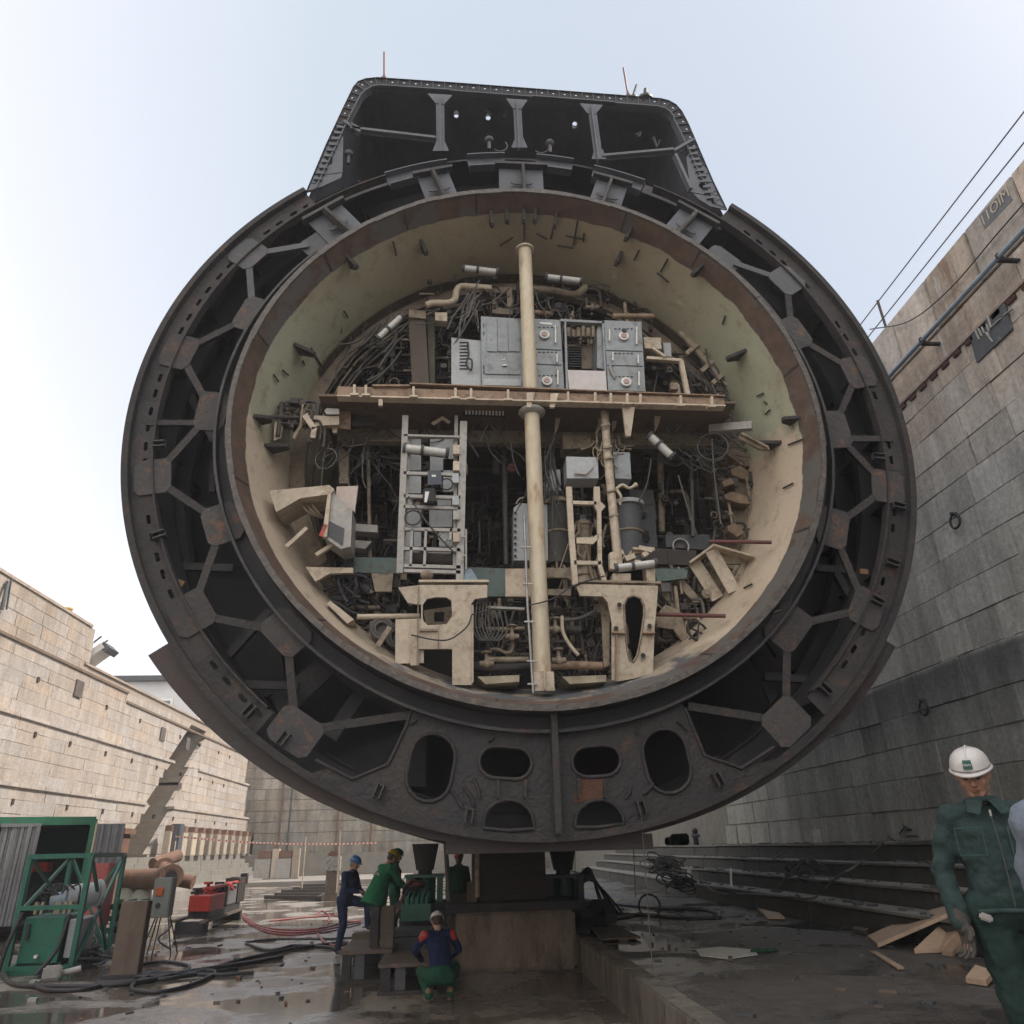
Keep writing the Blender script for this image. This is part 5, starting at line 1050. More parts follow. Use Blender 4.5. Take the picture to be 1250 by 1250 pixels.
# big grey panel behind pillar lower, cylinders
c5 = cab('bulkhead_cabinet', 'tall grey bolted cabinet partly hidden behind the lower pillar', [(627, 620), (634, 614), (668, 616), (669, 684), (627, 684)], grey_pale, 9.7, .4)
k = MB()
for i in range(8): k.cyl(P(629, 626+i*7.5, 9.69), P(629, 626+i*7.5, 9.66), .02, 6)
part('bolt', k, steel_black, c5, kind='stuff')
k = MB(); k.tube(smooth([P(630, 615, 9.68), P(634, 609, 9.66), P(641, 607, 9.66)], 4), .012, 6); part('lifting_loop', k, cream, c5)
for pts, lab in (([(691, 557), (730, 558), (731, 584), (692, 584)], 'large pale grey junction box on the cream stand right of the pillar'), ([(748, 551), (769, 552), (771, 585), (751, 584)], 'blue grey junction box right of the slanting cream pole'), ([(686, 530), (722, 531), (722, 547), (687, 548)], 'cream terminal box under the deck right of the pillar'), ([(666, 573), (684, 573), (685, 599), (667, 599)], 'dim grey relay box just right of the pillar')):
    ebox(lab, pts, 9.25 if 'large' in lab else (9.3 if 'blue' in lab else 9.7), .3, grey_pale if 'large' in lab or 'relay' in lab else (grey_paint if 'blue' in lab else cream_dim))
# cream stand (H frame)
hs_ = thing('pipe_stand', P(720, 712, 9.2), 'cream H shaped stand carrying the pale grey junction box', 'stand')
for pts in ([(691, 594), (698, 594), (701, 650), (706, 714), (699, 714), (694, 650)], [(725, 594), (732, 594), (733, 612), (739, 618), (734, 624), (735, 690), (742, 712), (736, 712), (730, 690), (729, 624), (725, 616)], [(698, 611), (728, 612), (728, 616), (698, 615)], [(701, 684), (734, 685), (734, 689), (701, 689)], [(704, 656), (724, 656), (730, 651), (731, 657), (724, 664), (704, 663)]):
    qp('leg' if pts[0][1] < 600 else 'crossbar', pts, 9.2, .06, cream, hs_)
# cylinders / pumps
for (x, y0, y1, r, lab, m_) in ((681, 615, 690, .17, 'grimy grey vertical tank behind the cream stand, left one', cable_m), (713, 640, 690, .10, 'slim cream vertical filter inside the cream stand', cream_dim), (766, 618, 688, .22, 'large grey domed tank right of the slanting pole', steel_grey), (714, 692, 716, .12, 'short cream canister at the foot of the stand', cream)):
    A = P(x, y1, 9.8); B = P(x-1, y0, 9.8); t = thing('tank', A, lab, 'tank'); k = MB(); k.cyl(A, B, r, 20); part('shell', k, m_, t)
    k = MB(); k.cyl(B-Vector((0, 0, .03)), B+Vector((0, 0, .03)), r*1.18, 20); k.sphere(B, r, 16, 8, (1, 1, .4)); part('lid', k, cream_dim if m_ != steel_grey else grey_pale, t)
    k = MB(); k.torus(A+(B-A)*.5, r*1.03, .018, (0, 0, 1), 20, 5); part('band', k, cream_dim, t)
# slanting cream pole
k = MB(); k.tube([P(738, 503, 9.25), P(742, 560, 9.2), P(755, 690, 9.15)], .06, 12); o = thing('cream_pole', P(755, 690, 9.15), 'slanting cream pole running from the deck down to the right cream frame', 'pole'); part('tube', k, cream, o)
k = MB(); k.pp([(744, 675), (754, 671), (759, 684), (752, 695), (745, 694)], 9.1, .1); part('foot_bracket', k, cream, o)
for y in (520, 547, 560, 600, 630): k = MB(); x = 738+(y-503)*.09; k.bar(P(x-6, y, 9.12), P(x+5, y-2, 9.12), .03); part('clamp', k, cream_dim, o)
k = MB(); k.tube(smooth([P(752, 597, 9.1), P(760, 592, 9.1), P(768, 596, 9.1), P(776, 592, 9.1)], 4), .022, 6); k.tube(smooth([P(753, 598, 9.1), P(758, 606, 9.1), P(757, 616, 9.15)], 4), .02, 6); k.sphere(P(776, 592, 9.1), .035, 8, 6); solo('clamp_arm', k, cream, 'cream forked clamp arm on the right side of the slanting pole', 'clamp')
# right grey switchboards in the background
c6 = cab('switchboard', 'tall grey switchboard with dark knobs in the background right of the domed tank', [(768, 597), (797, 598), (803, 668), (773, 667)], steel_grey, 10.4, .5)
for (x, y) in ((786, 628), (789, 651), (790, 657)): k = MB(); k.cyl(P(x, y, 10.39), P(x, y, 10.33), .045, 10); part('knob', k, black_m, c6)
qp('drawer', [(770, 600), (796, 601), (797, 616), (770, 615)], 10.38, .02, cable_m, c6)
ebox('wide grey fan housing with a round guard on the right background', [(812, 653), (866, 652), (870, 672), (813, 668)], 10.2, .5, steel_grey, 'fan housing', 'fan_housing')
k = MB(); k.torus(P(831, 667, 10.15), .12, .02, (0, 1, 0), 20, 5); part('fan_guard', k, metal_m, bpy.data.objects['fan_housing'])
k = MB(); k.pp([(780, 668), (850, 672), (850, 690), (790, 688)], 10.0, .1); part('equipment_bench', k, brown_dk, hull)
# stacked bits around right frame head
rb_ = MB()
for i in range(16):
    x = 760+random.uniform(-6, 34); y = 674+random.uniform(-4, 14); p = P(x, y, 9.15+random.uniform(0, .2)); rb_.cbox(p, (random.uniform(.05, .2), .08, random.uniform(.03, .08)), Matrix.Rotation(random.uniform(-.5, .5), 3, 'Y'))
part('pipe_fitting_heap', rb_, cream, hull, kind='stuff')
k = MB(); k.pp([(748, 700), (770, 700), (770, 712), (748, 712)], 9.15, .2); k.pp([(788, 690), (800, 690), (800, 714), (790, 714)], 9.15, .2); part('pedestal', k, cream, hull)
# bottom pipes behind the pillar
def pipe(pts, r, Y, m, label, nm='bilge_pipe', group=None):
    k = MB(); k.tube(smooth([P(x, y, Y) for x, y in pts], 5), r, 8); return solo(nm, k, m, label, 'pipe', group)
pipe([(575, 813), (610, 815), (646, 812)], .06, 9.4, steel_rust, 'brown bilge pipe low between the left frame and the pillar'); pipe([(594, 805), (645, 805)], .035, 9.35, cream_dim, 'slim pale pipe above the brown bilge pipe left of the pillar')
pipe([(672, 813), (700, 812), (735, 813)], .055, 9.4, tan, 'tan bilge pipe low between the pillar and the right frame'); pipe([(594, 768), (618, 768), (640, 767)], .03, 9.5, cream_dim, 'slim horizontal pipe halfway down left of the pillar', nm='bilge_pipe')
pipe([(598, 793), (608, 793), (618, 797), (625, 794), (626, 780)], .025, 9.45, cream_dim, 'curling cream pipe left of the pillar'); pipe([(686, 752), (687, 770), (694, 785), (706, 800)], .025, 9.3, cream, 'cream hose curving down right of the pillar')
pipe([(672, 755), (690, 757), (710, 754), (726, 746)], .025, 9.35, cable_m, 'dull hose sagging right of the pillar'); pipe([(690, 767), (709, 769)], .05, 9.5, cable_m, 'short dull pipe right of the pillar')
for (x, y, lab) in ((625, 777, 'small round valve on the pipes left of the pillar'), (678, 768, 'small round valve beside the pillar on its right'), (682, 806, 'cream gate valve on the tan bilge pipe'), (594, 810, 'grey gate valve on the brown bilge pipe')):
    k = MB(); c = P(x, y, 9.35); k.sphere(c, .055, 12, 8); k.cyl(c-Vector((.09, 0, 0)), c+Vector((.09, 0, 0)), .035, 10); k.cyl(c, c+Vector((0, 0, .14)), .025, 8); k.cyl(c+Vector((0, 0, .13)), c+Vector((0, 0, .15)), .07, 12); solo('gate_valve', k, cream_dim, lab, 'valve', 'small valves in the bilge')
for (x0, x1, y) in ((583, 634, 828), (686, 740, 828)):
    k = MB(); k.pp([(x0, y-2), (x1, y-4), (x1, y+4), (x0+10, y+7)], 9.15, .5); part('bilge_sill', k, mat('worn yellowish sill', (.42, .37, .27), (.22, .19, .14), rough=.8, scale=5), hull)
# hose loops by left frame
for i in range(6):
    k = MB(); x = 578+i*4; k.tube(smooth([P(x, 735, 9.2), P(x-1, 765, 9.18), P(x+8, 782, 9.18), P(x+16+i, 770, 9.2), P(x+8+i*2, 745, 9.2)], 5), .011, 5); solo('hose_loop', k, cable_m, 'thin grey hose loop hanging right of the left cream frame, %s from the frame' % ORD[i], 'hose', 'hose loops by the left frame')
k = MB(); k.tube(smooth([P(502, 775, 9.08), P(530, 781, 9.0), P(550, 780, 9.0), P(570, 765, 9.02), P(576, 750, 9.05)], 5), .010, 5); k.tube(smooth([P(576, 750, 9.05), P(600, 745, 9.1)], 5), .010, 5); solo('slack_cable', k, black_m, 'black cable sagging across the left cream frame', 'cable')
k = MB(); k.tube(smooth([P(646, 739, 9.0), P(675, 731, 9.0), P(700, 715, 9.05), P(738, 703, 9.1)], 5), .010, 5); solo('slack_cable', k, black_m, 'black cable slung from the pillar to the right cream frame', 'cable')
# cable swarms
random.seed(5)
def swarm(n, x0, y0, x1, y1, Y0, Y1, ln, sag, label, m=cable_m, r=(.008, .018), ang=None):
    k = MB()
    for i in range(n):
        x = random.uniform(x0, x1); y = random.uniform(y0, y1); a = random.uniform(0, math.pi) if ang is None else RAD(ang+random.uniform(-22, 22)); l = random.uniform(*ln); Y = random.uniform(Y0, Y1)
        k.tube(wob(x, y, x+l*math.cos(a), y+l*math.sin(a), random.uniform(0, sag), Y, 0, 3, amp=3), random.uniform(*r), 4)
    return solo('cable_bundle', k, m, label, 'cables', kind='stuff')
swarm(16, 405, 395, 470, 470, 9.5, 9.9, (20, 60), 5, 'loose cables fanning along the upper left frames of the hull', ang=-52, r=(.01, .022)); swarm(26, 560, 345, 720, 385, 9.5, 10.0, (20, 70), 12, 'tangle of wires above the cabinet row')
swarm(14, 568, 345, 590, 370, 9.3, 9.5, (25, 60), 4, 'wires hanging down in front of the upper left pipes', ang=100); swarm(45, 410, 520, 480, 560, 9.6, 10.6, (20, 70), 12, 'torn dark cables hanging under the left end of the deck')
swarm(60, 790, 500, 890, 560, 9.6, 10.8, (20, 80), 16, 'torn dark cables hanging under the right end of the deck', ang=25); swarm(30, 510, 505, 620, 530, 9.4, 10.2, (20, 60), 10, 'wires draped under the deck above the lattice rack')
swarm(24, 655, 510, 680, 600, 9.3, 9.7, (30, 80), 6, 'pale wires hanging just right of the pillar', m=cable_m, ang=95); swarm(30, 825, 405, 880, 470, 9.6, 10.1, (20, 50), 5, 'loose cables along the upper right frames', ang=48, r=(.01, .022))
swarm(30, 725, 530, 755, 570, 9.2, 9.5, (10, 30), 6, 'knot of pale wires around the slanting pole', m=cream_dim); swarm(30, 395, 690, 450, 750, 9.4, 9.9, (15, 50), 8, 'tangled hoses in the lower left bilge', m=steel_black, r=(.014, .03))
swarm(24, 590, 740, 640, 820, 9.5, 9.9, (10, 45), 8, 'tangled pipes and wires in the bilge left of the pillar'); swarm(30, 670, 735, 740, 820, 9.5, 9.9, (10, 45), 8, 'tangled pipes and wires in the bilge right of the pillar'); swarm(26, 665, 620, 745, 700, 9.6, 10, (15, 60), 4, 'pipes and wires crowding behind the cream stand', m=cream_dim, ang=92, r=(.012, .03))
for (pts, lab) in (([(869, 535), (872, 580), (880, 640)], 'first'), ([(795, 560), (790, 590), (780, 612)], 'second'), ([(828, 580), (838, 615), (850, 652)], 'third'), ([(822, 555), (830, 575)], 'x'), ([(403, 540), (395, 560), (392, 600)], 'fourth')):
    if lab == 'x': continue
    pipe(pts, .012, 9.4, cable_m, {'first': 'single wire hanging plumb near the right shell', 'second': 'single wire hanging beside the blue grey junction box', 'third': 'single wire slanting down from the right tube light', 'fourth': 'single wire hanging by the left console'}[lab], 'hanging_wire')
for (cx_, cy_, rx) in ((398, 560, .16), (870, 545, .22)):
    k = MB(); k.torus(P(cx_, cy_, 9.4), rx, .012, (.3, 1, 0), 20, 5); solo('wire_coil', k, cable_m, 'loose coil of wire hanging under the %s end of the deck' % ('left' if cx_ < 600 else 'right'), 'wire coil')
# dark heap at the right deck end, machinery in the background
def jumble(n, x0, y0, x1, y1, Y0, Y1, sz, mats_, label, nm='machinery'):
    k = MB()
    for i in range(n):
        p = P(random.uniform(x0, x1), random.uniform(y0, y1), random.uniform(Y0, Y1)); s_ = random.uniform(*sz)
        if random.random() < .55: k.cbox(p, (s_*random.uniform(.5, 1.4), s_*random.uniform(.4, 1), s_*random.uniform(.4, 1.5)), Matrix.Rotation(random.choice([0, 0, 0, .3, -.4]), 3, 'Y'))
        elif random.random() < .6: k.cyl(p, p+Vector((random.choice([0, s_*2, 0]), 0, random.choice([s_*2, -s_, s_]))), s_*.3, 10)
        else: k.torus(p, s_*.45, s_*.08, (0, 1, 0), 14, 5)
    return solo(nm, k, mats_, label, 'machinery', kind='stuff')
jumble(40, 872, 475, 895, 510, 9.5, 9.9, (.04, .10), brown_dk, 'dark charred cable heap at the right end of the deck')
def dense(n, x0, y0, x1, y1, Y0, Y1, lab, fr=(.5, .3, .2)):
    """crowded small pipes, boxes and fittings at several depths"""
    for frac, m_, w_ in ((fr[0], brown_dk, 'dark'), (fr[1], cable_m, 'dull grey'), (fr[2], cream_dim, 'dusty cream')):
        k = MB()
        for i in range(int(n*frac)):
            p = P(random.uniform(x0, x1), random.uniform(y0, y1), random.uniform(Y0, Y1)); q = random.random(); s_ = random.uniform(.03, .11)
            if q < .38:      # straight pipe run, upright or level
                d = random.choice([Vector((0, 0, 1)), Vector((0, 0, 1)), Vector((1, 0, 0)), Vector((.3, .2, 1))]); l = random.uniform(.15, .6); r = random.uniform(.012, .035); k.cyl(p-d*l/2, p+d*l/2, r, 7)
                if random.random() < .5: k.cyl(p-d*.02, p+d*.02, r*1.9, 8)
            elif q < .52: k.tube(smooth([p, p+Vector((s_*2, 0, 0)), p+Vector((s_*2.6, 0, -s_)), p+Vector((s_*2.6, 0, -s_*3.5))], 4), random.uniform(.012, .03), 6)
            elif q < .76: k.cbox(p, (s_*random.uniform(.6, 1.6), s_*random.uniform(.5, 1.2), s_*random.uniform(.5, 1.8)))
            elif q < .88: k.cyl(p, p+Vector((0, -.06, 0)), s_*.7, 12); k.cyl(p+Vector((0, -.06, 0)), p+Vector((0, -.08, 0)), s_*.35, 10)
            else: k.torus(p, s_*.7, .009, (0, 1, .2), 14, 4)
        solo('machinery', k, m_, w_+' '+lab, 'machinery', kind='stuff')
dense(170, 418, 515, 486, 690, 10.3, 12.2, 'fittings crowding left of the lattice rack', (.78, .17, .05)); dense(190, 570, 505, 642, 692, 10.8, 12.6, 'fittings deep in the centre gangway', (.78, .17, .05))
dense(230, 775, 505, 885, 660, 10.3, 12.4, 'fittings deep on the right of the hull', (.75, .2, .05)); dense(90, 500, 395, 555, 470, 10.0, 11, 'gear behind the upper cabinets')
dense(60, 692, 395, 735, 448, 10.05, 10.5, 'relays at the back of the open rack'); dense(190, 520, 338, 800, 388, 9.7, 10.6, 'fittings above the cabinet row')
dense(170, 425, 700, 500, 795, 9.7, 10.6, 'pumps in the lower left bilge'); dense(230, 582, 730, 745, 822, 9.6, 10.7, 'pumps behind the bilge pipes'); dense(140, 800, 690, 870, 790, 9.7, 10.7, 'fittings in the lower right bilge')
dense(150, 660, 590, 745, 700, 9.9, 10.7, 'vessels behind the pillar and stand'); dense(80, 785, 400, 870, 480, 9.7, 10.6, 'gear right of the cabinets'); dense(80, 415, 395, 500, 470, 9.8, 10.8, 'gear left of the ventilation trunk')
dense(60, 340, 490, 375, 520, 9.25, 9.5, 'torn fittings on the left shell'); dense(50, 870, 560, 920, 660, 9.8, 10.2, 'torn stubs on the right shell'); dense(110, 487, 515, 565, 700, 9.6, 10.3, 'gear behind the lattice rack')
# big dim bodies further back so that no void shows
jumble(26, 420, 540, 480, 690, 12.0, 13.2, (.3, .6), cable_m, 'dim tanks at the far left of the compartment'); jumble(30, 570, 520, 640, 690, 12.2, 13.2, (.25, .55), cable_m, 'dim tanks at the far end of the centre gangway'); jumble(30, 780, 540, 880, 660, 12, 13.2, (.25, .55), cable_m, 'dim tanks at the far right of the compartment')
for i, (x, y0, y1) in enumerate(((452, 520, 690), (618, 540, 690), (808, 520, 650), (846, 530, 655), (676, 500, 690))):
    k = MB(); k.cyl(P(x, y1, 10.1+.2*(i % 3)), P(x-3, y0, 10.1+.2*(i % 3)), .03+.012*(i % 3), 8); solo('riser_pipe', k, [cream_dim, cable_m][i % 2], 'upright pipe rising to the deck, %s from the left' % ORD[i], 'pipe', 'upright pipes inside the hull')
# cable trays following the frames
for (a0, a1, r, lab) in ((100, 166, 3.22, 'left'), (16, 62, 3.22, 'right')):
    for j in range(4):
        pts = [hp(a0+(a1-a0)*i/16, r-.05*j+random.uniform(-.02, .02), 10.0+.06*j) for i in range(17)]; k = MB(); k.tube(pts, .02, 5); solo('frame_cable', k, random.choice([cable_m, cream_dim, brown_dk]), 'cable following the frames at the upper %s of the hull, %s from the shell' % (lab, ORD[j]), 'cable', 'cables along the %s frames' % lab)
for (a, c) in (((830, 405), (888, 470)), ):
    k = MB(); k.bar(P(*a, 9.75), P(*c, 9.75), .09, .05, up=(0, 1, 0))
    for t in (.3, .62, .85): x = a[0]+(c[0]-a[0])*t; y = a[1]+(c[1]-a[1])*t; k.bar(P(x+4, y-4, 9.7), P(x-10, y+8, 9.7), .07, .05, up=(0, 1, 0))
    part('frame_rail', k, cream_dim, hull)
# ================================================================ DOCK FLOOR: keel block, jacks, equipment
def ztop(px, py, Y): return P(px, py, Y).z
kb = thing('keel_block', (1.0, 14.5, 0), 'big stained concrete keel block with a rusty steel cap under the hull', 'keel block')
x0, x1 = P(553, 1190, 13.7).x, P(706, 1190, 13.7).x; zt_ = ztop(630, 1112, 13.7)
k = MB(); k.cbox(((x0+x1)/2, 15.2, zt_/2), (x1-x0, 3.0, zt_), bev=.05); part('block', k, concrete, kb)
k = MB(); k.box((x0-.12, 13.62, zt_), (x1+.08, 16.8, zt_+.13)); part('steel_cap', k, steel_rust, kb, bevel=.01)
k = MB(); k.box((x0-.10, 13.66, .05), (x0-.01, 13.9, zt_)); part('edge_rail', k, steel_rust, kb)
xs0, xs1 = P(583, 1060, 14.1).x, P(666, 1060, 14.1).x
k = MB(); k.cbox(((xs0+xs1)/2, 15.2, (zt_+.13+1.76)/2), (xs1-xs0, 2.2, 1.76-zt_-.13), bev=.02); part('timber_pack', k, mat('dark packed timber', (.055, .045, .036), (.035, .03, .026), rough=.9, scale=3, bump=.5, stretch=(.4, .4, 3)), kb)
k = MB(); k.box((xs0-.18, 14.0, zt_+.13), (xs0-.02, 14.4, zt_+.42)); k.box((xs0-.1, 14.05, zt_+.42), (xs0-.02, 14.2, 1.74)); part('side_wedge', k, oldwood, kb)
# jacks
def jack(px, label, Y, green):
    c = P(px, 1060, Y); x = c.x; j = thing('hydraulic_jack', (x, Y, 0), label, 'jack', 'hydraulic jacks under the hull')
    zb_ = ztop(px, 1062, Y); k = MB(); k.tube([(x, Y, ztop(px, 1062, Y)), (x, Y, ztop(px, 1030, Y))], .22, 4, True, .34); part('head_socket', k, steel_black, j)
    k = MB(); k.cyl((x, Y, ztop(px, 1072, Y)), (x, Y, zb_), .13, 14); part('ram', k, steel_rust, j)
    k = MB(); z1 = ztop(px, 1071, Y); z0 = ztop(px, 1100, Y)
    for s_ in (-1, 1): k.box((x+s_*.28-.05, Y-.3, z0), (x+s_*.28+.05, Y+.3, z1))
    k.box((x-.36, Y-.34, z1), (x+.36, Y+.34, z1+.05)); k.cyl((x, Y, z0), (x, Y, z1), .2, 16); part('jack_body', k, green, j)
    k = MB(); k.box((x-.5, Y-.45, z0-.08), (x+.5, Y+.45, z0)); k.box((x-.42, Y-.4, 0 if px < 600 else .45), (x+.42, Y+.4, z0-.08)); part('base_stack', k, steel_dark, j)
    return j
jk = jack(519, 'green hydraulic jack under the hull left of the keel block', 15.4, green_m); jack(687, 'dark green hydraulic jack under the hull right of the keel block', 15.2, mat('dark green jack paint', (.015, .05, .04), (.01, .035, .03), rough=.5))
k = MB()
for i in range(5): p = P(497+i*6, 1112, 14.8); k.cyl(p, p+Vector((0, 0, .22)), .045, 8); k.cyl(p+Vector((0, 0, .2)), p+Vector((.05, 0, .3)), .02, 6)
p0 = P(490, 1124, 14.8); p1 = P(526, 1124, 14.8); k.box((p0.x, 14.65, p0.z), (p1.x, 15.0, p0.z+.10)); k.box((p0.x, 14.6, p0.z+.10), (p1.x, 14.65, p0.z+.26)); solo('valve_manifold', k, green_m, 'green valve manifold at the foot of the left hydraulic jack', 'manifold')
k = MB(); p0 = P(478, 1142, 14.2)
for i in range(5): q = P(482+i*2, 1136-i*2.3, 14.2); k.box((p0.x, 14.0+i*.16, p0.z), (p0.x+1.1, 14.1+i*.16, p0.z+.08))
k.box((p0.x, 13.95, p0.z-.28), (p0.x+1.15, 14.8, p0.z-.01)); solo('steel_grating', k, steel_grey, 'low steel grating in front of the green valve manifold', 'grating')
# open steel box stands + timbers
def boxstand(px0, px1, py0, py1, Y, dep, label):
    a = P(px0, py1, Y); b_ = P(px1, py1, Y); h = ztop(px0, py0, Y)-max(0, a.z); x0, x1 = a.x, b_.x
    t = thing('steel_box_stand', ((x0+x1)/2, Y, 0), label, 'steel stand', 'open steel box stands'); w = .13
    for xx in (x0, x1-w, ):
        for yy in (Y, Y+dep-w):
            k = MB(); k.box((xx, yy, 0), (xx+w, yy+w, h)); part('leg', k, steel_rust, t)
    k = MB(); k.box((x0-.04, Y-.03, h), (x1+.04, Y+dep, h+.05)); part('top_plate', k, mat('brown steel plate', (.13, .10, .085), (.09, .07, .06), (.2, .11, .07), .2, rough=.6, bump=.3), t)
    k = MB(); k.box((x0-.04, Y-.03, 0), (x1+.04, Y+dep, .05)); part('bottom_plate', k, steel_rust, t)
    k = MB(); k.box((x0+w+.06, Y+.03, .05), (x0+w+.2, Y+.08, h)); part('web_plate', k, steel_grey, t)
    k = MB(); k.box((x0, Y+dep-.04, .05), (x1, Y+dep-.01, h)); part('back_plate', k, steel_black, t)
    return h
h1 = boxstand(416, 474, 1162, 1198, 13.1, 1.5, 'rusty open steel box stand with timber blocks standing on it')
h2 = boxstand(464, 530, 1180, 1214, 12.0, 1.4, 'rusty open steel box stand nearest the kneeling worker')
for px, lab in ((456, 'dark upright timber block on the left steel box stand'), (472, 'pale upright timber block on the left steel box stand')):
    c = P(px, 1158, 13.3); k = MB(); w = .13 if px < 460 else .2; k.cbox((c.x, 13.4, h1+.05+.28), (w, .25, .56), bev=.012); solo('timber_block', k, oldwood if px > 460 else steel_rust, lab, 'timber')
# hoses from the jack
random.seed(9)
for i in range(9):
    a = P(random.uniform(508, 524), 1072+random.uniform(0, 14), 14.9); b_ = PZ(450+random.uniform(-8, 25), 1128+random.uniform(-2, 14), .05); k = MB()
    k.tube(smooth([a, a+Vector((-.2, -.15, -.05)), (a+b_)/2+Vector((.05, -.15, -.12)), b_], 6), .022, 6); solo('jack_hose', k, redhose if i % 3 == 0 else black_m, ('red' if i % 3 == 0 else 'black')+' hydraulic hose hanging from the left jack, %s in the tangle' % ORD[i], 'hose', 'red hoses hanging from the left jack' if i % 3 == 0 else 'black hoses hanging from the left jack')
def floorhose(pts, z, r, m, label, group=None, nm='floor_hose', sm=8):
    k = MB(); k.tube(smooth([PZ(x, y, z+r) for x, y in pts], sm), r, 7); return solo(nm, k, m, label, 'hose', group)
# red hose run from the pump to the workers
for i in range(6):
    o = random.uniform(-3, 3); pts = [(288, 1108+o*.5), (300, 1122+o), (318, 1133+o), (350, 1138+o*1.2), (390, 1136+o), (415, 1131+o*1.5), (440, 1126+o)]
    floorhose(pts, 0, .015, redhose, 'thin red hose running over the wet floor from the red pump, %s of the bundle' % ORD[i], 'red hoses from the red pump')
for pts in ([(385, 1120), (392, 1112), (402, 1118), (398, 1130), (386, 1134)], [(330, 1124), (370, 1120), (410, 1118), (425, 1124)], [(388, 1140), (396, 1150), (410, 1154), (424, 1150)]):
    floorhose(pts, 0, .022, redhose, 'loose red hose beside the blue worker, %s' % ('ring shaped' if len(pts) == 5 else ('drawn straight behind the ring' if pts[0][0] == 330 else 'curving toward his boots')), 'loose red hoses')
# black hoses near left
floorhose([(22, 1122), (12, 1150), (6, 1180), (14, 1200), (60, 1204), (120, 1203), (175, 1198), (230, 1186), (300, 1176), (345, 1168)], 0, .035, black_m, 'thick black hose curving round the green frame and away over the floor')
floorhose([(75, 1115), (68, 1160), (45, 1195), (55, 1208), (100, 1208), (126, 1202), (118, 1199), (150, 1199), (220, 1192), (290, 1182)], 0, .03, black_m, 'black hose hanging down the front of the green tank to the floor')
floorhose([(165, 1178), (200, 1174), (230, 1179), (222, 1186), (180, 1192), (160, 1206), (190, 1211), (230, 1203), (262, 1188), (250, 1185), (210, 1194), (170, 1196)], 0, .028, black_m, 'black hose lying in loops in front of the steel plate')
floorhose([(165, 1192), (230, 1188), (300, 1170), (360, 1158), (420, 1150)], 0, .03, black_m, 'long straight black hose running to the workers'); floorhose([(300, 1152), (330, 1160), (360, 1154), (400, 1156), (425, 1160)], 0, .028, black_m, 'black hose wavering over the floor behind the long straight hose')
floorhose([(300, 1150), (340, 1146), (400, 1146), (440, 1144)], 0, .02, black_m, 'thin black hose lying between the red hoses and the workers'); floorhose([(165, 1190), (210, 1187), (255, 1190), (310, 1187)], 0, .028, black_m, 'short black hose beside the looped hose')
k = MB(); random.seed(12)
for i in range(22):
    c = PZ(105+random.uniform(-14, 22), 1172+random.uniform(-9, 8), .05); k.torus(c+Vector((0, 0, random.uniform(0, .25))), random.uniform(.12, .3), .025, (random.uniform(-.5, .5), random.uniform(-.5, .5), 1), 16, 5)
solo('hose_heap', k, black_m, 'heap of coiled black hoses behind the green frame', 'hoses', kind='stuff')
# ---- green hydraulic power pack in an open frame
A = PZ(6, 1190, 0); B_ = PZ(85, 1188, 0); Cc = PZ(131, 1166, 0); D_ = A+(Cc-B_); H = ztop(113, 1044, B_.y)
pk = thing('hydraulic_power_pack', ((A+Cc)/2).to_tuple(), 'green hydraulic power pack inside an open green tube frame with diagonal braces', 'power pack')
UPV = Vector((0, 0, H))
def fbar(a, b_, w=.08, nm='frame_post', m=green_m, par=pk): k = MB(); k.bar(a, b_, w, w, up=(0, 1, 0) if abs((b_-a).z) > .1 else (0, 0, 1)); part(nm, k, m, par)
for q in (A, B_, Cc, D_): fbar(q, q+UPV)
for q, r in ((A, B_), (B_, Cc), (Cc, D_), (D_, A)):
    fbar(q+Vector((0, 0, .06)), r+Vector((0, 0, .06)), .12, 'base_rail'); fbar(q+UPV, r+UPV, .08, 'top_rail')
fbar(A+UPV*.55, B_+UPV*.55, .07, 'mid_rail')
for a, b_ in ((B_, Cc+UPV), (Cc, B_+UPV), (D_, Cc+UPV), (Cc, D_+UPV), (D_+UPV*.5, A+UPV), (A+UPV*.5, D_+UPV)): fbar(a, b_, .05, 'brace')
u = (B_-A).normalized(); w_ = (D_-A).normalized()
def loc(fx, fy, z): return A+u*((B_-A).length*fx)+w_*((D_-A).length*fy)+Vector((0, 0, z))
def obox(mb, fx0, fx1, fy0, fy1, z0, z1):
    vs = [loc(fx, fy, z) for z in (z0, z1) for fx, fy in ((fx0, fy0), (fx1, fy0), (fx1, fy1), (fx0, fy1))]; mb.add(vs, [(0, 3, 2, 1), (4, 5, 6, 7), (0, 1, 5, 4), (1, 2, 6, 5), (2, 3, 7, 6), (3, 0, 4, 7)]); return mb
k = obox(MB(), .10, .74, .04, .5, .14, .86); part('oil_tank', k, green_m, pk, bevel=.015)
k = MB(); k.bar(loc(.2, .02, .5), loc(.2, .02, .76), .05, .03, up=(0, 1, 0)); part('sight_glass', k, steel_black, pk); k = MB(); k.cyl(loc(.42, .02, .26), loc(.42, -.01, .26), .03, 8); part('drain_plug', k, white_m, pk)
k = obox(MB(), .78, .97, .1, .5, .2, .8); part('grey_housing', k, grey_pale, pk, bevel=.01)
k = MB(); k.cyl(loc(.55, .25, 1.15), loc(.95, .4, 1.18), .2, 16); k.cyl(loc(.94, .4, 1.18), loc(.98, .42, 1.18), .24, 18); part('electric_motor', k, grey_pale, pk); k = MB(); k.cyl(loc(.35, .25, 1.08), loc(.6, .25, 1.12), .14, 14); part('pump_body', k, mat('pale blue pump', (.25, .31, .38), rough=.45), pk)
random.seed(4)
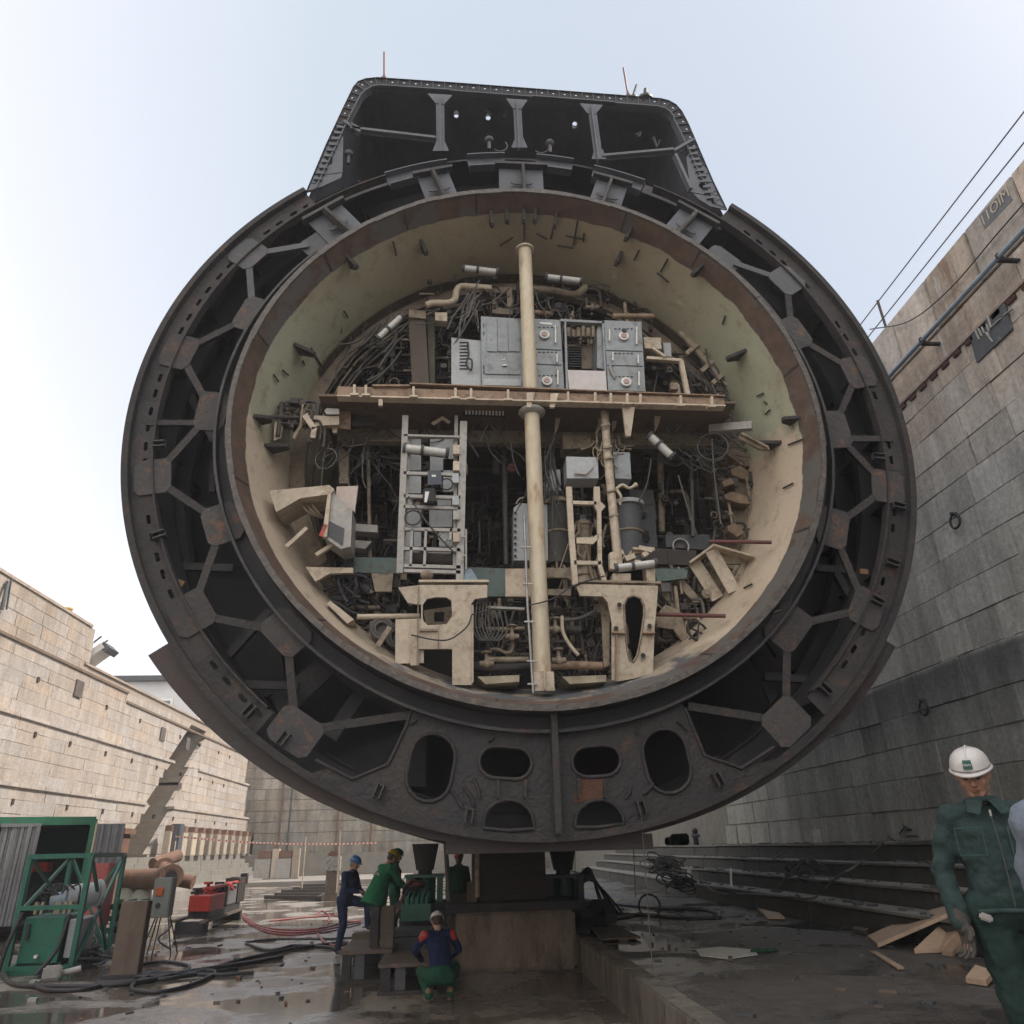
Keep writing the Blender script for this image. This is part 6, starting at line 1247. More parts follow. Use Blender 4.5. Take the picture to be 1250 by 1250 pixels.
for fx in (.12, .22, .45, .5, .6, .68):
    k = MB(); z = .88; k.cyl(loc(fx, .2, z), loc(fx, .2, z+.14), .035, 8); k.cyl(loc(fx-.05, .2, z+.13), loc(fx+.05, .2, z+.13), .022, 8); k.cyl(loc(fx, .2, z+.13), loc(fx, .2, z+.2), .04, 8); part('valve', k, mat('brass and steel valve', (.45, .40, .32), (.3, .27, .22), rough=.35, metal=.5), pk)
k = MB()
for i in range(8): k.tube(smooth([loc(random.uniform(.1, .9), .25, .95), loc(random.uniform(.1, .9), .2, 1.2+random.random()*.2), loc(random.uniform(.1, .9), .3, 1.0)], 5), .016, 6)
part('pipework', k, steel_black, pk, kind='stuff')
# hose up the rail of the frame
k = MB(); k.tube(smooth([loc(.12, -.06, .95), loc(.02, -.1, .5), loc(-.02, -.12, .08)], 5), .035, 7); solo('drop_hose', k, black_m, 'black hose hanging down the left post of the green power pack', 'hose'); k = MB(); k.tube(smooth([loc(.86, -.06, .9), loc(.8, -.1, .4), loc(.62, -.2, .04)], 5), .035, 7); solo('drop_hose', k, black_m, 'black hose hanging down beside the grey housing of the green power pack', 'hose')
k = MB(); c = PZ(62, 1196, .0); k.cbox(c+Vector((0, 0, .1)), (.28, .2, .2), Matrix.Rotation(.4, 3, 'Z'), .03); c = PZ(80, 1194, 0); k.cyl(c+Vector((-.15, 0, .05)), c+Vector((.18, .1, .12)), .05, 10); solo('crumpled_rag', k, white_grey, 'crumpled pale rag and bottle on the floor before the green frame', 'litter')
k = MB(); c = PZ(43, 1202, 0); k.cbox(c+Vector((0, 0.0, .04)), (.15, .1, .05)); c = PZ(40, 1222, 0); k.cbox(c+Vector((0, 0, .02)), (.12, .07, .04)); solo('stone_chip', k, white_grey, 'pale chips lying on the wet floor near the left corner', 'litter')
# upright steel plate
a = PZ(132, 1195, 0); b_ = PZ(163, 1195, 0); h = ztop(172, 1100, 14.5); t = thing('steel_plate', a.to_tuple(), 'heavy brown steel plate standing upright on the wet floor', 'steel plate')
k = MB(); k.cbox(((a.x+b_.x)/2, a.y+.12, h/2), (b_.x-a.x, .22, h), bev=.01); part('plate', k, mat('brown mill plate', (.11, .085, .068), (.16, .125, .10), (.09, .05, .035), .3, rough=.7, scale=1.2, bump=.2, stretch=(1, 1, .4)), t); k = MB(); k.box((a.x-.1, a.y-.08, 0), (b_.x+.2, a.y+.4, .05)); part('foot_plate', k, steel_black, t)
# switch box on a stand
a = PZ(173, 1168, 0); x = a.x; Y = a.y; t = thing('switch_box', (x+.1, Y, 0), 'grey electrical box with an orange switch on a thin wire stand', 'switch box'); z0 = ztop(180, 1121, Y); z1 = ztop(190, 1072, Y)
k = MB(); k.cbox((x+.2, Y+.15, (z0+z1)/2), (.36, .3, z1-z0), bev=.02); part('box', k, mat('grey green switch box', (.20, .22, .21), (.16, .175, .17), rough=.5), t); k = MB(); k.cbox((x+.16, Y-.01, z1-.25), (.16, .06, .16), bev=.02); part('orange_switch', k, mat('orange plastic', (.5, .11, .03), rough=.4), t)
k = MB(); k.cyl((x+.16, Y-.02, z1-.5), (x+.16, Y, z1-.5), .05, 10); part('black_knob', k, black_m, t)
for dx, dy in ((0, 0), (.5, 0), (0, .4), (.5, .4), (.2, 0)): k = MB(); k.tube([(x+.1+dx*.5, Y+.15+dy*.3, z0), (x+dx*1.2-.05, Y+dy, 0)], .014, 5); part('stand_leg', k, steel_black, t)
k = MB(); k.tube(smooth([(x+.4, Y, z0), (x+.5, Y-.1, .5), (x+.3, Y-.1, .3), (x+.55, Y, .1)], 5), .015, 5); part('cable', k, black_m, t)
# ---- shipping container
cx0, cx1, cy = P(-40, 1120, 22).x, P(93, 1120, 22).x, 22.0; zt2 = ztop(60, 1001, 22.0); cn = thing('shipping_container', (cx1, cy, 0), 'green shipping container with one grey corrugated door closed and one swung open', 'container')
zb2 = .34
def cor(mb, p0, p1, z0, z1, n, dpt, nrm):
    p0 = Vector(p0); p1 = Vector(p1); pts = []
    for i in range(n):
        for f, d in ((0, 0), (.35, 0), (.5, 1), (.85, 1)): t_ = (i+f)/n; pts.append(p0+(p1-p0)*t_+Vector(nrm)*(dpt*d))
    pts.append(p1)
    for a_, c_ in zip(pts[:-1], pts[1:]): mb.add([a_+Vector((0, 0, z0)), c_+Vector((0, 0, z0)), c_+Vector((0, 0, z1)), a_+Vector((0, 0, z1))], [(0, 1, 2, 3)])
    return mb
def sol(o, th=.02): o.modifiers.new('s', 'SOLIDIFY').thickness = th; return o
sol(part('side_wall', cor(MB(), (cx0, cy, 0), (cx0, cy+6, 0), zb2, zt2, 16, .05, (1, 0, 0)), green_box, cn)); sol(part('side_wall', cor(MB(), (cx1, cy, 0), (cx1, cy+6, 0), zb2, zt2, 16, .05, (-1, 0, 0)), green_box, cn))
k = MB(); k.box((cx0, cy+5.95, zb2), (cx1, cy+6, zt2)); part('rear_wall', k, green_box, cn); k = MB(); k.box((cx0-.03, cy, zt2), (cx1+.03, cy+6, zt2+.06)); part('roof', k, green_box, cn); k = MB(); k.box((cx0, cy, zb2), (cx1, cy+6, zb2+.1)); part('floor', k, steel_dark, cn)
k = MB(); k.box((cx0, cy-.04, zt2-.14), (cx1, cy+.06, zt2+.05)); part('header', k, green_box, cn)
for x in (cx0, cx1): k = MB(); k.box((x-.07, cy-.05, zb2), (x+.07, cy+.1, zt2)); part('corner_post', k, green_box, cn)
xm = P(46, 1060, 22).x; gcor = mat('grey corrugated door', (.19, .20, .215), (.15, .155, .165), (.12, .09, .07), .12, rough=.5, scale=1.5)
sol(part('door', cor(MB(), (P(4, 1060, 22).x, cy-.06, 0), (xm, cy-.12, 0), zb2, zt2-.12, 5, .05, (0, -1, 0)), gcor, cn)); k = MB(); k.box((P(3, 1060, 22).x, cy-.15, zt2-.18), (xm, cy-.05, zt2-.1)); k.box((xm-.05, cy-.16, zb2), (xm, cy-.05, zt2-.1)); part('door_frame', k, gcor, cn)
d0 = Vector((cx1+.1, cy-.05, 0)); d1 = Vector((cx1+.75, cy-.1, 0)); cn.rotation_euler.z = RAD(24); sol(part('door', cor(MB(), d0, d1, zb2+.02, zt2-.12, 4, .05, (.3, -1, 0)), gcor, cn, 'open grey corrugated door')); k = MB(); k.cyl(d0+Vector((-.03, -.03, zb2)), d0+Vector((-.03, -.03, zt2-.1)), .03, 8); part('hinge_rod', k, cream, cn)
k = MB(); k.box((cx1-1.7, cy+.3, 1.5), (cx1-1.1, cy+.6, 1.72)); solo('red_box', k, red_m, 'dull red tool box on a shelf inside the green container', 'box'); k = MB()
for i in range(12): k.cbox((cx1-random.uniform(.8, 1.7), cy+random.uniform(.2, 1.2), .5+random.uniform(0, 1.0)), (random.uniform(.1, .3),)*3, Matrix.Rotation(random.random(), 3, 'Z'))
solo('stored_gear', k, steel_grey, 'jumble of stored gear inside the open green container', 'stored gear', kind='stuff')
a = P(118, 1090, 20.5); k = MB(); k.cbox((a.x, 20.6, 1.0), (.5, .5, 1.35), bev=.02); solo('red_cabinet', k, mat('faded red cabinet', (.38, .09, .09), (.3, .07, .07), rough=.5), 'faded red cabinet standing beside the open container door', 'cabinet')
a = P(128, 1040, 24); k = MB(); k.box((a.x-.35, 24, .34), (a.x+.4, 24.6, 2.4)); k.box((a.x-.45, 23.9, 2.4), (a.x+.5, 24.7, 2.55)); solo('rusty_pedestal', k, rustpipe, 'rust stained pedestal behind the open container door', 'pedestal')
# green crates
for i, (px, py) in enumerate(((142, 1100), (158, 1100))):
    a = P(px, py, 21); t = thing('slatted_crate', (a.x, 21, 0), 'green slatted crate behind the steel plate, %s one' % ('left' if i == 0 else 'right'), 'crate', 'green slatted crates')
    for z in (.15, .4, .65): k = MB(); k.box((a.x-.35, 20.9, z), (a.x+.33, 20.94, z+.12)); part('slat', k, green_box, t)
    for xx in (a.x-.35, a.x+.28): k = MB(); k.box((xx, 20.95, .0), (xx+.06, 21.4, .85)); part('crate_post', k, green_box, t)
# ---- rusty flanged pipes
def rpipe(a, b_, r, label, fl=True):
    t = thing('rusty_pipe', ((a+b_)/2).to_tuple(), label, 'pipe'); d = (b_-a).normalized()
    k = MB(); k.tube([a, b_], r, 18, True); part('barrel', k, rustpipe, t)
    if fl:
        for q, s_ in ((a, 1), (b_, -1)):
            k = MB(); k.cyl(q, q+d*s_*.09, r*1.55, 22); part('flange', k, rustpipe, t)
            k = MB(); k.cyl(q-d*s_*.012, q-d*s_*.004, r*.75, 18); part('bore', k, black_m, t)
rpipe(Vector((P(134, 1056, 27).x, 27, 1.15)), Vector((P(212, 1056, 27).x, 26.5, 1.15)), .30, 'thick rusty flanged pipe lying across pale supports by the container')
rpipe(P(209, 1070, 24), P(200, 1060, 28), .21, 'rusty pipe pointing its round open flange at the viewer'); rpipe(Vector((P(188, 1048, 28).x, 28, 1.55)), Vector((P(206, 1040, 28).x, 29, 1.8)), .2, 'short rusty pipe resting on top of the pipe heap', False); rpipe(P(214, 1073, 25), P(236, 1077, 25), .19, 'rusty pipe stub at the right end of the pipe heap', False)
for px in (143, 160, 178): a = P(px, 1068, 26.8); k = MB(); k.tube([(a.x, 26.6, .35), (a.x, 26.9, 1.0)], .38, 12, True, .2); solo('pipe_saddle', k, mat('pale concrete saddle', (.42, .40, .34), (.33, .31, .27), rough=.85), 'pale rounded saddle under the thick rusty pipe, %s' % {143: 'left one', 160: 'middle one', 178: 'right one'}[px], 'support', 'pale pipe saddles')
# ---- red pump unit on skid
a = PZ(212, 1140, 0); b_ = PZ(250, 1141, 0); c_ = PZ(296, 1122, 0); pu = thing('red_pump_unit', ((a+c_)/2).to_tuple(), 'red pump unit with small red valves on timber bearers in a puddle', 'pump')
Lx = (b_-a); Ly = (c_-b_)
def pl_(fx, fy, z): return a+Lx*fx+Ly*fy+Vector((0, 0, z))
def pb(mb, fx0, fx1, fy0, fy1, z0, z1):
    vs = [pl_(fx, fy, z) for z in (z0, z1) for fx, fy in ((fx0, fy0), (fx1, fy0), (fx1, fy1), (fx0, fy1))]; return mb.add(vs, [(0, 3, 2, 1), (4, 5, 6, 7), (0, 1, 5, 4), (1, 2, 6, 5), (2, 3, 7, 6), (3, 0, 4, 7)])
k = pb(MB(), 0, 1, 0, .06, 0, .26); part('bearer', k, steel_black, pu); k = pb(MB(), 0, 1, .9, .96, 0, .26); part('bearer', k, steel_black, pu); k = pb(MB(), -.1, .1, -.05, 1.02, .26, .32); part('plank', k, oldwood, pu); k = pb(MB(), .85, 1.05, -.05, 1.02, .26, .32); part('plank', k, oldwood, pu)
k = pb(MB(), .3, .95, .05, .9, .32, .5); part('skid', k, steel_dark, pu); k = pb(MB(), .35, 1.05, .0, .35, .5, .86); part('oil_box', k, red_m, pu, bevel=.01); k = pb(MB(), .5, 1.0, .45, .72, .5, 1.0); part('grey_motor', k, mat('dull grey motor', (.16, .16, .17), rough=.5), pu, bevel=.03); k = pb(MB(), .5, 1.0, .75, .98, .5, 1.15); part('end_box', k, brown_dk, pu)
random.seed(31)
for i in range(11):
    fx, fy = random.uniform(.45, .95), .08+i*.085; q = pl_(fx, fy, .86); k = MB(); hh = random.uniform(.08, .26); k.cyl(q, q+Vector((0, 0, hh)), random.uniform(.04, .09), 8); k.cyl(q+Vector((0, 0, hh)), q+Vector((0, 0, hh+.06)), .12, 10); k.cyl(q+Vector((-.15, 0, hh*.5)), q+Vector((.15, 0, hh*.5)), .035, 8); part('valve', k, red_m if i % 3 else steel_black, pu)
k = MB(); k.tube([pl_(.5, .1, .95), pl_(.7, .95, .98)], .07, 8); k.tube([pl_(.9, .1, 1.02), pl_(.95, .9, 1.05)], .05, 8); part('header_pipe', k, red_m, pu); k = MB(); k.cbox(pl_(.9, 1.0, 1.1), (.2, .2, .3), bev=.02); part('gauge_box', k, steel_black, pu)
# ---- steel bars laid on the floor
for i, (x0, y0, x1, y1) in enumerate(((324, 1095, 393, 1096), (336, 1092, 400, 1092), (344, 1088, 410, 1087), (358, 1085, 416, 1084), (368, 1081, 420, 1080))):
    k = MB(); k.bar(PZ(x0, y0, .08), PZ(x1, y1, .08), .16, .14); solo('steel_bar', k, brown_dk, 'dark steel bar on the wet floor, %s of the five laid side by side' % ['nearest', 'second', 'third', 'fourth', 'farthest'][i], 'steel bar', 'dark bars laid side by side')
k = MB(); k.bar(PZ(388, 1097, .1), PZ(420, 1082, .1), .18, .16); solo('steel_bar', k, brown_dk, 'dark steel bar crossing the right ends of the five parallel bars', 'steel bar')
# ---- row of rust topped posts on the left altar, tape, markers
random.seed(17); px = 199; i = 0
widths = [16, 14, 9, 10, 9, 9, 8, 8, 8, 7, 7, 6, 6]
for i, wpx in enumerate(widths):
    Y = 46+i*1.05; q = PX(px+wpx/2, 1036, -15.2); yy = q.y; 
    yy = min(max(yy, 44), 62); k = MB(); zb_ = 1.76; wd = .55; k.cbox((-15.3, yy, zb_+.62), (.35, wd*random.uniform(1.1, 1.7), 1.24), bev=.03)
    t = thing('rust_topped_post', (-15.3, yy, zb_), 'rust stained concrete post on the left ledge, %s from the left in the row' % ORD[i], 'post', 'rust stained posts on the left ledge'); part('post', k, mat('orange stained concrete', (.42, .35, .27), (.34, .30, .25), (.26, .14, .08), .25, rough=.85, scale=2, rnd=.3), t)
    k = MB(); k.cbox((-15.3, yy, zb_+1.36), (.38, wd*random.uniform(.8, 1.3), .36), bev=.03); part('rusty_head', k, rustpipe, t); px += wpx+.6
k = MB(); k.cbox((-15.0, 45.0, 1.76+.8), (.5, .7, 1.6), bev=.03); solo('sheet_panel', k, steel_grey, 'dark grey sheet panel standing at the left end of the rusty posts', 'panel')
random.seed(2)
for (px, lab) in ((325, 'left'), (350, 'right')):
    q = P(px, 1053, 55); t = thing('marker_block', (q.x, 55, .24), 'pale block with a rusty top far down the dock floor, %s of the pair' % lab, 'block', 'pale blocks with rusty tops'); k = MB(); k.cbox((q.x-.2, 55, .85), (1.0, .5, 1.2), bev=.03); part('block', k, white_grey, t); k = MB(); k.cbox((q.x-.1, 55, 1.7), (.8, .5, .45), bev=.03); part('rusty_top', k, rustpipe, t); k = MB(); k.cbox((q.x+.6, 55, 1.15), (.45, .4, 1.8), bev=.03); part('cream_post', k, mat('orange stained concrete', (.3, .2, .1)), t)
q = P(407, 1060, 34); t = thing('speckled_crate', (q.x, 34, 0), 'speckled pale crate with a brown bundle on top behind the blue worker', 'crate'); k = MB(); k.cbox((q.x, 34, ztop(407, 1054, 34)), (.55, .5, .55), bev=.02); k.v = [v for v in k.v]; part('crate', k, mat('speckled crate', (.42, .42, .40), (.12, .11, .11), rough=.8, scale=9), t); k = MB(); k.cbox((q.x, 34, ztop(407, 1043, 34)), (.45, .4, .25), bev=.06); part('bundle', k, rustpipe, t); k = MB(); k.box((q.x+.2, 33.7, .3), (q.x+.25, 33.75, 2.6)); part('pole', k, cream, t); k = MB(); k.box((q.x-.25, 33.8, 0), (q.x+.25, 34.2, ztop(407, 1060, 34))); part('foot', k, oldwood, t)
tp = thing('barrier_tape', (-8, 42, 1.9), 'red and white striped barrier tape stretched across the far dock floor', 'tape'); a = P(214, 1022, 44); b_ = P(462, 1030, 40); n = 110
for c_, m_ in ((0, mat('tape white', (.7, .68, .66), rough=.5, bump=0)), (1, mat('tape red', (.55, .13, .10), rough=.5, bump=0))):
    k = MB()
    for i in range(c_, n, 2):
        def tpnt(t_): p = a+(b_-a)*t_; p.z -= .18*math.sin(math.pi*t_); return p
        p, q = tpnt(i/n), tpnt((i+1)/n); k.add([p, q, q+Vector((0, 0, .08)), p+Vector((0, 0, .08))], [(0, 1, 2, 3)])
    o = part('tape_stripes', k, m_, tp, kind='stuff'); sol(o, .004)
for px, Y in ((214, 44), (373, 41)): q = P(px, 1030, Y); k = MB(); k.cyl((q.x, Y, 0.2), (q.x, Y, 2.5), .03, 6); part('tape_pole', k, cream, tp)
# ================================================================ RIGHT APRON AND STEPS
for i, (pts, lab, m_) in enumerate((([(1060, 1147), (1072, 1157), (1162, 1118), (1152, 1104)], 'long pale plank leaning from the floor onto the lowest step', plank_m), ([(1117, 1164), (1147, 1163), (1196, 1118), (1172, 1112)], 'wide pale plank behind the knee of the man in green', plank_m),
                ([(1150, 1166), (1163, 1168), (1200, 1132), (1192, 1126)], 'narrow pale batten lying beside the wide plank', plank_m), ([(1180, 1200), (1205, 1204), (1215, 1192), (1192, 1184)], 'short board end by the boots of the man in green', plank_m))):
    P0 = [PZ(*pts[0], .46), PZ(*pts[1], .46)]; P1 = [PZ(*pts[2], .84), PZ(*pts[3], .84)]
    if i == 3: P1 = [PZ(*pts[2], .5), PZ(*pts[3], .5)]
    k = MB(); k.prism([P0[0], P0[1], P1[0], P1[1]], (0, .0, .05)); solo('plank', k, m_, lab, 'plank', 'sawn planks on the right apron')
for (pts, z, d, lab, m_, nm) in (([(919, 1104), (937, 1122), (958, 1122), (940, 1104)], .47, .03, 'pale board lying on the apron below the steps', plank_m, 'board'), ([(849, 1159), (880, 1156), (922, 1160), (925, 1166), (888, 1171), (855, 1167)], .46, .006, 'torn sheet of white paper on the dark apron', white_m, 'paper_sheet'),
                              ([(1063, 1163), (1070, 1163), (1104, 1183), (1096, 1184)], .46, .02, 'thin wooden strip lying on the dark apron', plank_m, 'wood_strip'), ([(1041, 1138), (1056, 1127), (1068, 1132), (1058, 1142)], .46, .06, 'old short board at the foot of the steps', oldwood, 'board'),
                              ([(712, 1125), (735, 1148), (782, 1146), (745, 1128)], .47, .03, 'brown board lying beside the apron edge near the keel block', oldwood, 'board')):
    k = MB(); k.prism([PZ(x, y, z) for x, y in pts], (0, 0, d)); solo(nm, k, m_, lab, nm.replace('_', ' '))
k = MB()
for i in range(7): c = PZ(922+i*4, 1160+random.uniform(-1, 1), .475); k.sphere(c, random.uniform(.03, .055), 8, 5, (1.3, 1, .6))
solo('green_cloth', k, mat('green rag', (.02, .075, .04), rough=.9), 'crumpled green cloth beside the white paper sheet', 'cloth')
random.seed(8)
for i in range(7):
    o = random.uniform(-6, 6); floorhose([(705, 1100+i*2), (730, 1110+i*2.5), (780, 1118+o*.4), (830, 1122+o*.5), (878, 1120+o*.6), (860, 1112+o*.5), (800, 1110+o*.4), (745, 1104+o*.3)][: random.choice([6, 7, 8])], .45, .022, black_m if i % 4 else redhose, ('black' if i % 4 else 'red')+' hose swept in a wide loop over the apron, %s loop' % ORD[i], 'black hoses looped on the apron' if i % 4 else 'red hoses looped on the apron')
c = P(793, 1108, PZ(793, 1120, .45).y); k = MB(); k.torus((c.x, c.y, .45+.2), .21, .02, (.2, 1, 0), 28, 6); solo('hose_ring', k, black_m, 'black hose ring standing upright on the apron', 'hose')
for i in range(6):
    a = P(700, 1078+i*3, 15.3); b_ = PZ(735+i*5, 1112+random.uniform(-4, 6), .48); k = MB(); k.tube(smooth([a, a+Vector((.3, 0, .25)), (a+b_)/2+Vector((.15, 0, .2)), b_], 6), .02, 6); solo('jack_hose', k, black_m, 'black hose arching from the right jack to the apron, %s from the left' % ORD[i], 'hose', 'black hoses at the right jack')
k = MB(); c = PZ(730, 1135, .45)
for i in range(14): k.cbox(c+Vector((random.uniform(-.4, .4), random.uniform(-.5, .5), random.uniform(0, .3))), (random.uniform(.1, .3),)*3, Matrix.Rotation(random.random(), 3, 'X'))
solo('gear_heap', k, steel_black, 'heap of dark fittings on the apron beside the keel block', 'gear', kind='stuff')
# rope-like cable on the steps
def onstep(px, py, i, Z): return PZ(px, py, Z)
def cableheap(px, py, z, n, rad, label, m=black_m):
    c = PZ(px, py, z); k = MB()
    for i in range(n):
        q = c+Vector((random.uniform(-rad*.6, rad*.6), random.uniform(-rad*1.6, rad*1.6), .03+random.uniform(0, .22))); k.torus(q, random.uniform(rad*.3, rad*.8), .018, (random.uniform(-.7, .7), random.uniform(-.7, .7), 1), 16, 5)
    return solo('cable_heap', k, m, label, 'cables', 'cable heaps on the steps', kind='stuff')
cableheap(845, 1038, 1.40, 16, .45, 'dark tangled cables on the upper steps under the hull edge'); cableheap(930, 1034, 1.42, 18, .4, 'pale and dark cables coiled on the top step'); cableheap(812, 1062, 1.10, 20, .5, 'grey tangled cables spilling over the middle steps', cable_m); cableheap(828, 1085, .82, 14, .35, 'cables heaped on the lowest step'); cableheap(985, 1070, 1.10, 10, .3, 'small coil of dark cable left of the white bucket')
cableheap(1120, 1026, 1.72, 22, .35, 'dark heap of cable on the top step near the man in green')
for i, (pts, zz, lab) in enumerate((([(1141, 1026), (1110, 1028), (1078, 1029)], 1.72, 'black cable along the top step'), ([(1078, 1031), (1060, 1048), (1040, 1062), (1020, 1074), (1003, 1090), (990, 1098), (960, 1096), (900, 1092)], None, 'long grey hose running down the steps and along the lowest tread'), ([(960, 1040), (930, 1058), (905, 1075)], None, 'thin cable slanting down the steps left of the bucket'), ([(985, 1050), (960, 1072), (945, 1090)], None, 'second thin cable slanting down the steps'), ([(870, 1068), (866, 1085), (890, 1094)], None, 'short pale cable hanging beside the grey boxes'))):
    P3 = []
    for (x, y) in pts:
        if zz: P3.append(PZ(x, y, zz)); continue
        for (xs, zs) in ((8.1, 1.70), (7.6, 1.38), (7.0, 1.09), (6.4, .80)):
            q = PZ(x, y, zs+.02)
            if q.x > xs and q.y > 0 and q.x < XR: break
        else:
            q = PX(x, y, 6.37)
        P3.append(q+Vector((0, 0, .02)))
    k = MB(); k.tube(smooth(P3, 6), .02, 6); solo('step_cable', k, cable_m, lab, 'cable')
def stepq(px, py):
    for (xs, zs) in ((8.1, 1.70), (7.6, 1.38), (7.0, 1.09), (6.4, .80)):
        q = PZ(px, py, zs)
        if q.x > xs-.02 and q.y > 0: return q
    return PX(px, py, 6.6)
q = stepq(1010, 1075); k = MB(); k.tube([q, q+Vector((0, 0, .30))], .12, 16, True, .15); t = thing('bucket', q.to_tuple(), 'dented white bucket on the second step', 'bucket'); part('pail', k, white_m, t); k = MB(); k.torus(q+Vector((0, 0, .30)), .15, .012, (0, 0, 1), 18, 5); k.torus(q+Vector((0, 0, .30)), .15, .006, (0, 1, .6), 18, 4); part('rim_and_handle', k, steel_grey, t)
for (x, y, lab) in ((880, 1066, 'grey box standing on a step, left one'), (893, 1066, 'grey box standing on a step, right one')): q = stepq(x, y); k = MB(); k.cbox(q+Vector((.1, 0, .17)), (.3, .42, .34), Matrix.Rotation(.15, 3, 'Y'), .01); solo('grey_box', k, mat('slate box', (.10, .105, .11), (.07, .075, .08), rough=.7), lab, 'box', 'pair of grey boxes')
for (x, y, h, lab) in ((841, 1075, .28, 'white post stub on the steps'), (893, 1088, .5, 'slim white pipe leaning on the steps')): q = stepq(x, y); k = MB(); k.cyl(q, q+Vector((.05, 0, h)), .03 if h > .4 else .06, 8); solo('white_stub', k, white_m, lab, 'pipe')
q = stepq(1093, 1027); k = MB(); k.cbox((8.5, q.y, 1.86), (.25, .3, .3), Matrix.Rotation(.3, 3, 'Z'), .01); solo('white_box', k, white_grey, 'pale box on the top step beside the dark heap of cable', 'box')
q = PX(847, 1035, 8.3); k = MB(); k.cyl((8.4, q.y, 1.7), (8.4, q.y, 2.1), .09, 10); k.cyl((8.3, q.y, 2.0), (8.4, q.y-.4, 2.0), .05, 8); k.sphere((8.4, q.y, 2.15), .11, 10, 6); solo('capstan', k, steel_black, 'dark iron capstan on the top step close under the hull edge', 'capstan')
for (x, lab) in ((752, 'white bundle on the far top step'), (785, 'brown crates on the far top step')): q = PX(x, 1033, 8.3); k = MB(); k.cbox((8.4, min(q.y, 30), 1.9), (.4, 1.2, .4), bev=.05); k.cbox((8.5, min(q.y, 30)+1.5, 1.85), (.4, .8, .3), bev=.05); solo('far_bundle', k, white_grey if x < 770 else rustpipe, lab, 'bundle')
# plumb lines hanging from the hull
for (x, y0, x1, y1, Y, lab) in ((782, 985, 797, 1190, 8.75, 'thin plumb line hanging from the lower right rim of the hull'), (702, 1030, 702, 1100, 14, 'thin wire hanging beside the right jack'), (772, 1010, 776, 1095, 12.0, 'thin line hanging to the apron right of the jack'), (583, 1020, 583, 1095, 13.5, 'pale pole standing beside the keel block'), (544, 1030, 548, 1100, 13.9, 'thin rail standing left of the keel block')):
    k = MB(); k.cyl(P(x, y0, Y), P(x1, y1, Y), .006 if 'thin' in lab and 'rail' not in lab else .04, 6); solo('plumb_line' if 'pole' not in lab and 'rail' not in lab else 'timber_pole', k, cable_m if 'pole' not in lab else cream_dim, lab, 'line' if 'pole' not in lab and 'rail' not in lab else 'pole')

# scattered scrap
def scatter(n, xr, yr, z, sz, m, label):
    k = MB()
    for i in range(n):
        s_ = random.uniform(*sz); p = Vector((random.uniform(*xr), random.uniform(*yr), z+s_*.2)); k.cbox(p, (s_*random.uniform(.4, 2.5), s_*random.uniform(.3, 1), s_*.4), Matrix.Rotation(random.uniform(0, 3.1), 3, 'Z'))
    return solo('scattered_scrap', k, m, label, 'scrap', kind='stuff')
random.seed(77)
scatter(150, (2.4, 6.2), (5.5, 20), .452, (.015, .06), steel_grey, 'small scraps and chips scattered over the dark apron'); scatter(26, (2.4, 6.2), (6, 22), .452, (.02, .09), oldwood, 'splinters of wood scattered over the apron')
scatter(160, (-9, 1.5), (9, 24), .003, (.015, .06), steel_grey, 'small chips scattered over the wet dock floor'); scatter(50, (-9, 1.0), (9, 24), .003, (.02, .10), rustpipe, 'flakes of rust scattered over the wet dock floor')
for (xs, zs, nm) in ((8.2, 1.70, 'top'), (7.65, 1.38, 'third'), (7.05, 1.09, 'second'), (6.45, .80, 'lowest')):
    scatter(70, (xs, xs+.35), (8, 26), zs, (.02, .10), steel_grey, 'rubble and scrap strewn along the %s stone step' % nm)
# ================================================================ PEOPLE
def capsule(mb, a, b, ra, rb, sc=(1, 1, 1)):
    a = Vector(a); b = Vector(b); mb.sphere(a, ra, 12, 8); mb.sphere(b, rb, 12, 8)
    if (b-a).length > 1e-4: mb.tube([a, b], ra, 12, True, rb)
def blob(mb, pts):
    """chain of ellipsoids: (centre, (rx, ry, rz)) filled in between"""
    for (c0, r0_), (c1, r1_) in zip(pts[:-1], pts[1:]):
        c0 = Vector(c0); c1 = Vector(c1); n = max(2, int((c1-c0).length/.035))
        for i in range(n+1):
            t = i/n; mb.sphere(c0.lerp(c1, t), 1, 16, 10, tuple(r0_[k]+(r1_[k]-r0_[k])*t for k in range(3)))
tx = bpy.data.textures.new('folds', 'CLOUDS'); tx.noise_scale = .075; tx.noise_depth = 3
def remesh(o, vox, sm=4, disp=0, shrink=None):
    r = o.modifiers.new('remesh', 'REMESH'); r.mode = 'VOXEL'; r.voxel_size = vox; r.use_smooth_shade = True
    s_ = o.modifiers.new('smooth', 'SMOOTH'); s_.factor = .5; s_.iterations = sm
    if disp:
        d = o.modifiers.new('folds', 'DISPLACE'); d.texture = tx; d.strength = disp; d.mid_level = .5; d.texture_coords = 'LOCAL'
skin_m = mat('skin', (.42, .25, .18), (.35, .19, .135), rough=.5, scale=14, bump=.04, fine=60)
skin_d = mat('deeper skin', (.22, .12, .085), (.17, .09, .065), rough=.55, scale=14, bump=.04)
hair_m = mat('dark hair', (.035, .025, .02), (.06, .045, .035), rough=.7, scale=30, bump=.3); hair_g = mat('grey hair', (.28, .26, .24), (.18, .17, .16), rough=.8, scale=30)
boot_m = mat('dark boot leather', (.035, .03, .026), (.06, .05, .04), rough=.6); boot_t = mat('tan boot leather', (.22, .15, .09), (.14, .10, .07), rough=.8)
glove_m = mat('dark work glove', (.045, .042, .04), (.08, .07, .06), rough=.85, scale=20, bump=.3); glove_y = mat('yellow work glove', (.32, .21, .08), (.2, .12, .05), rough=.9)
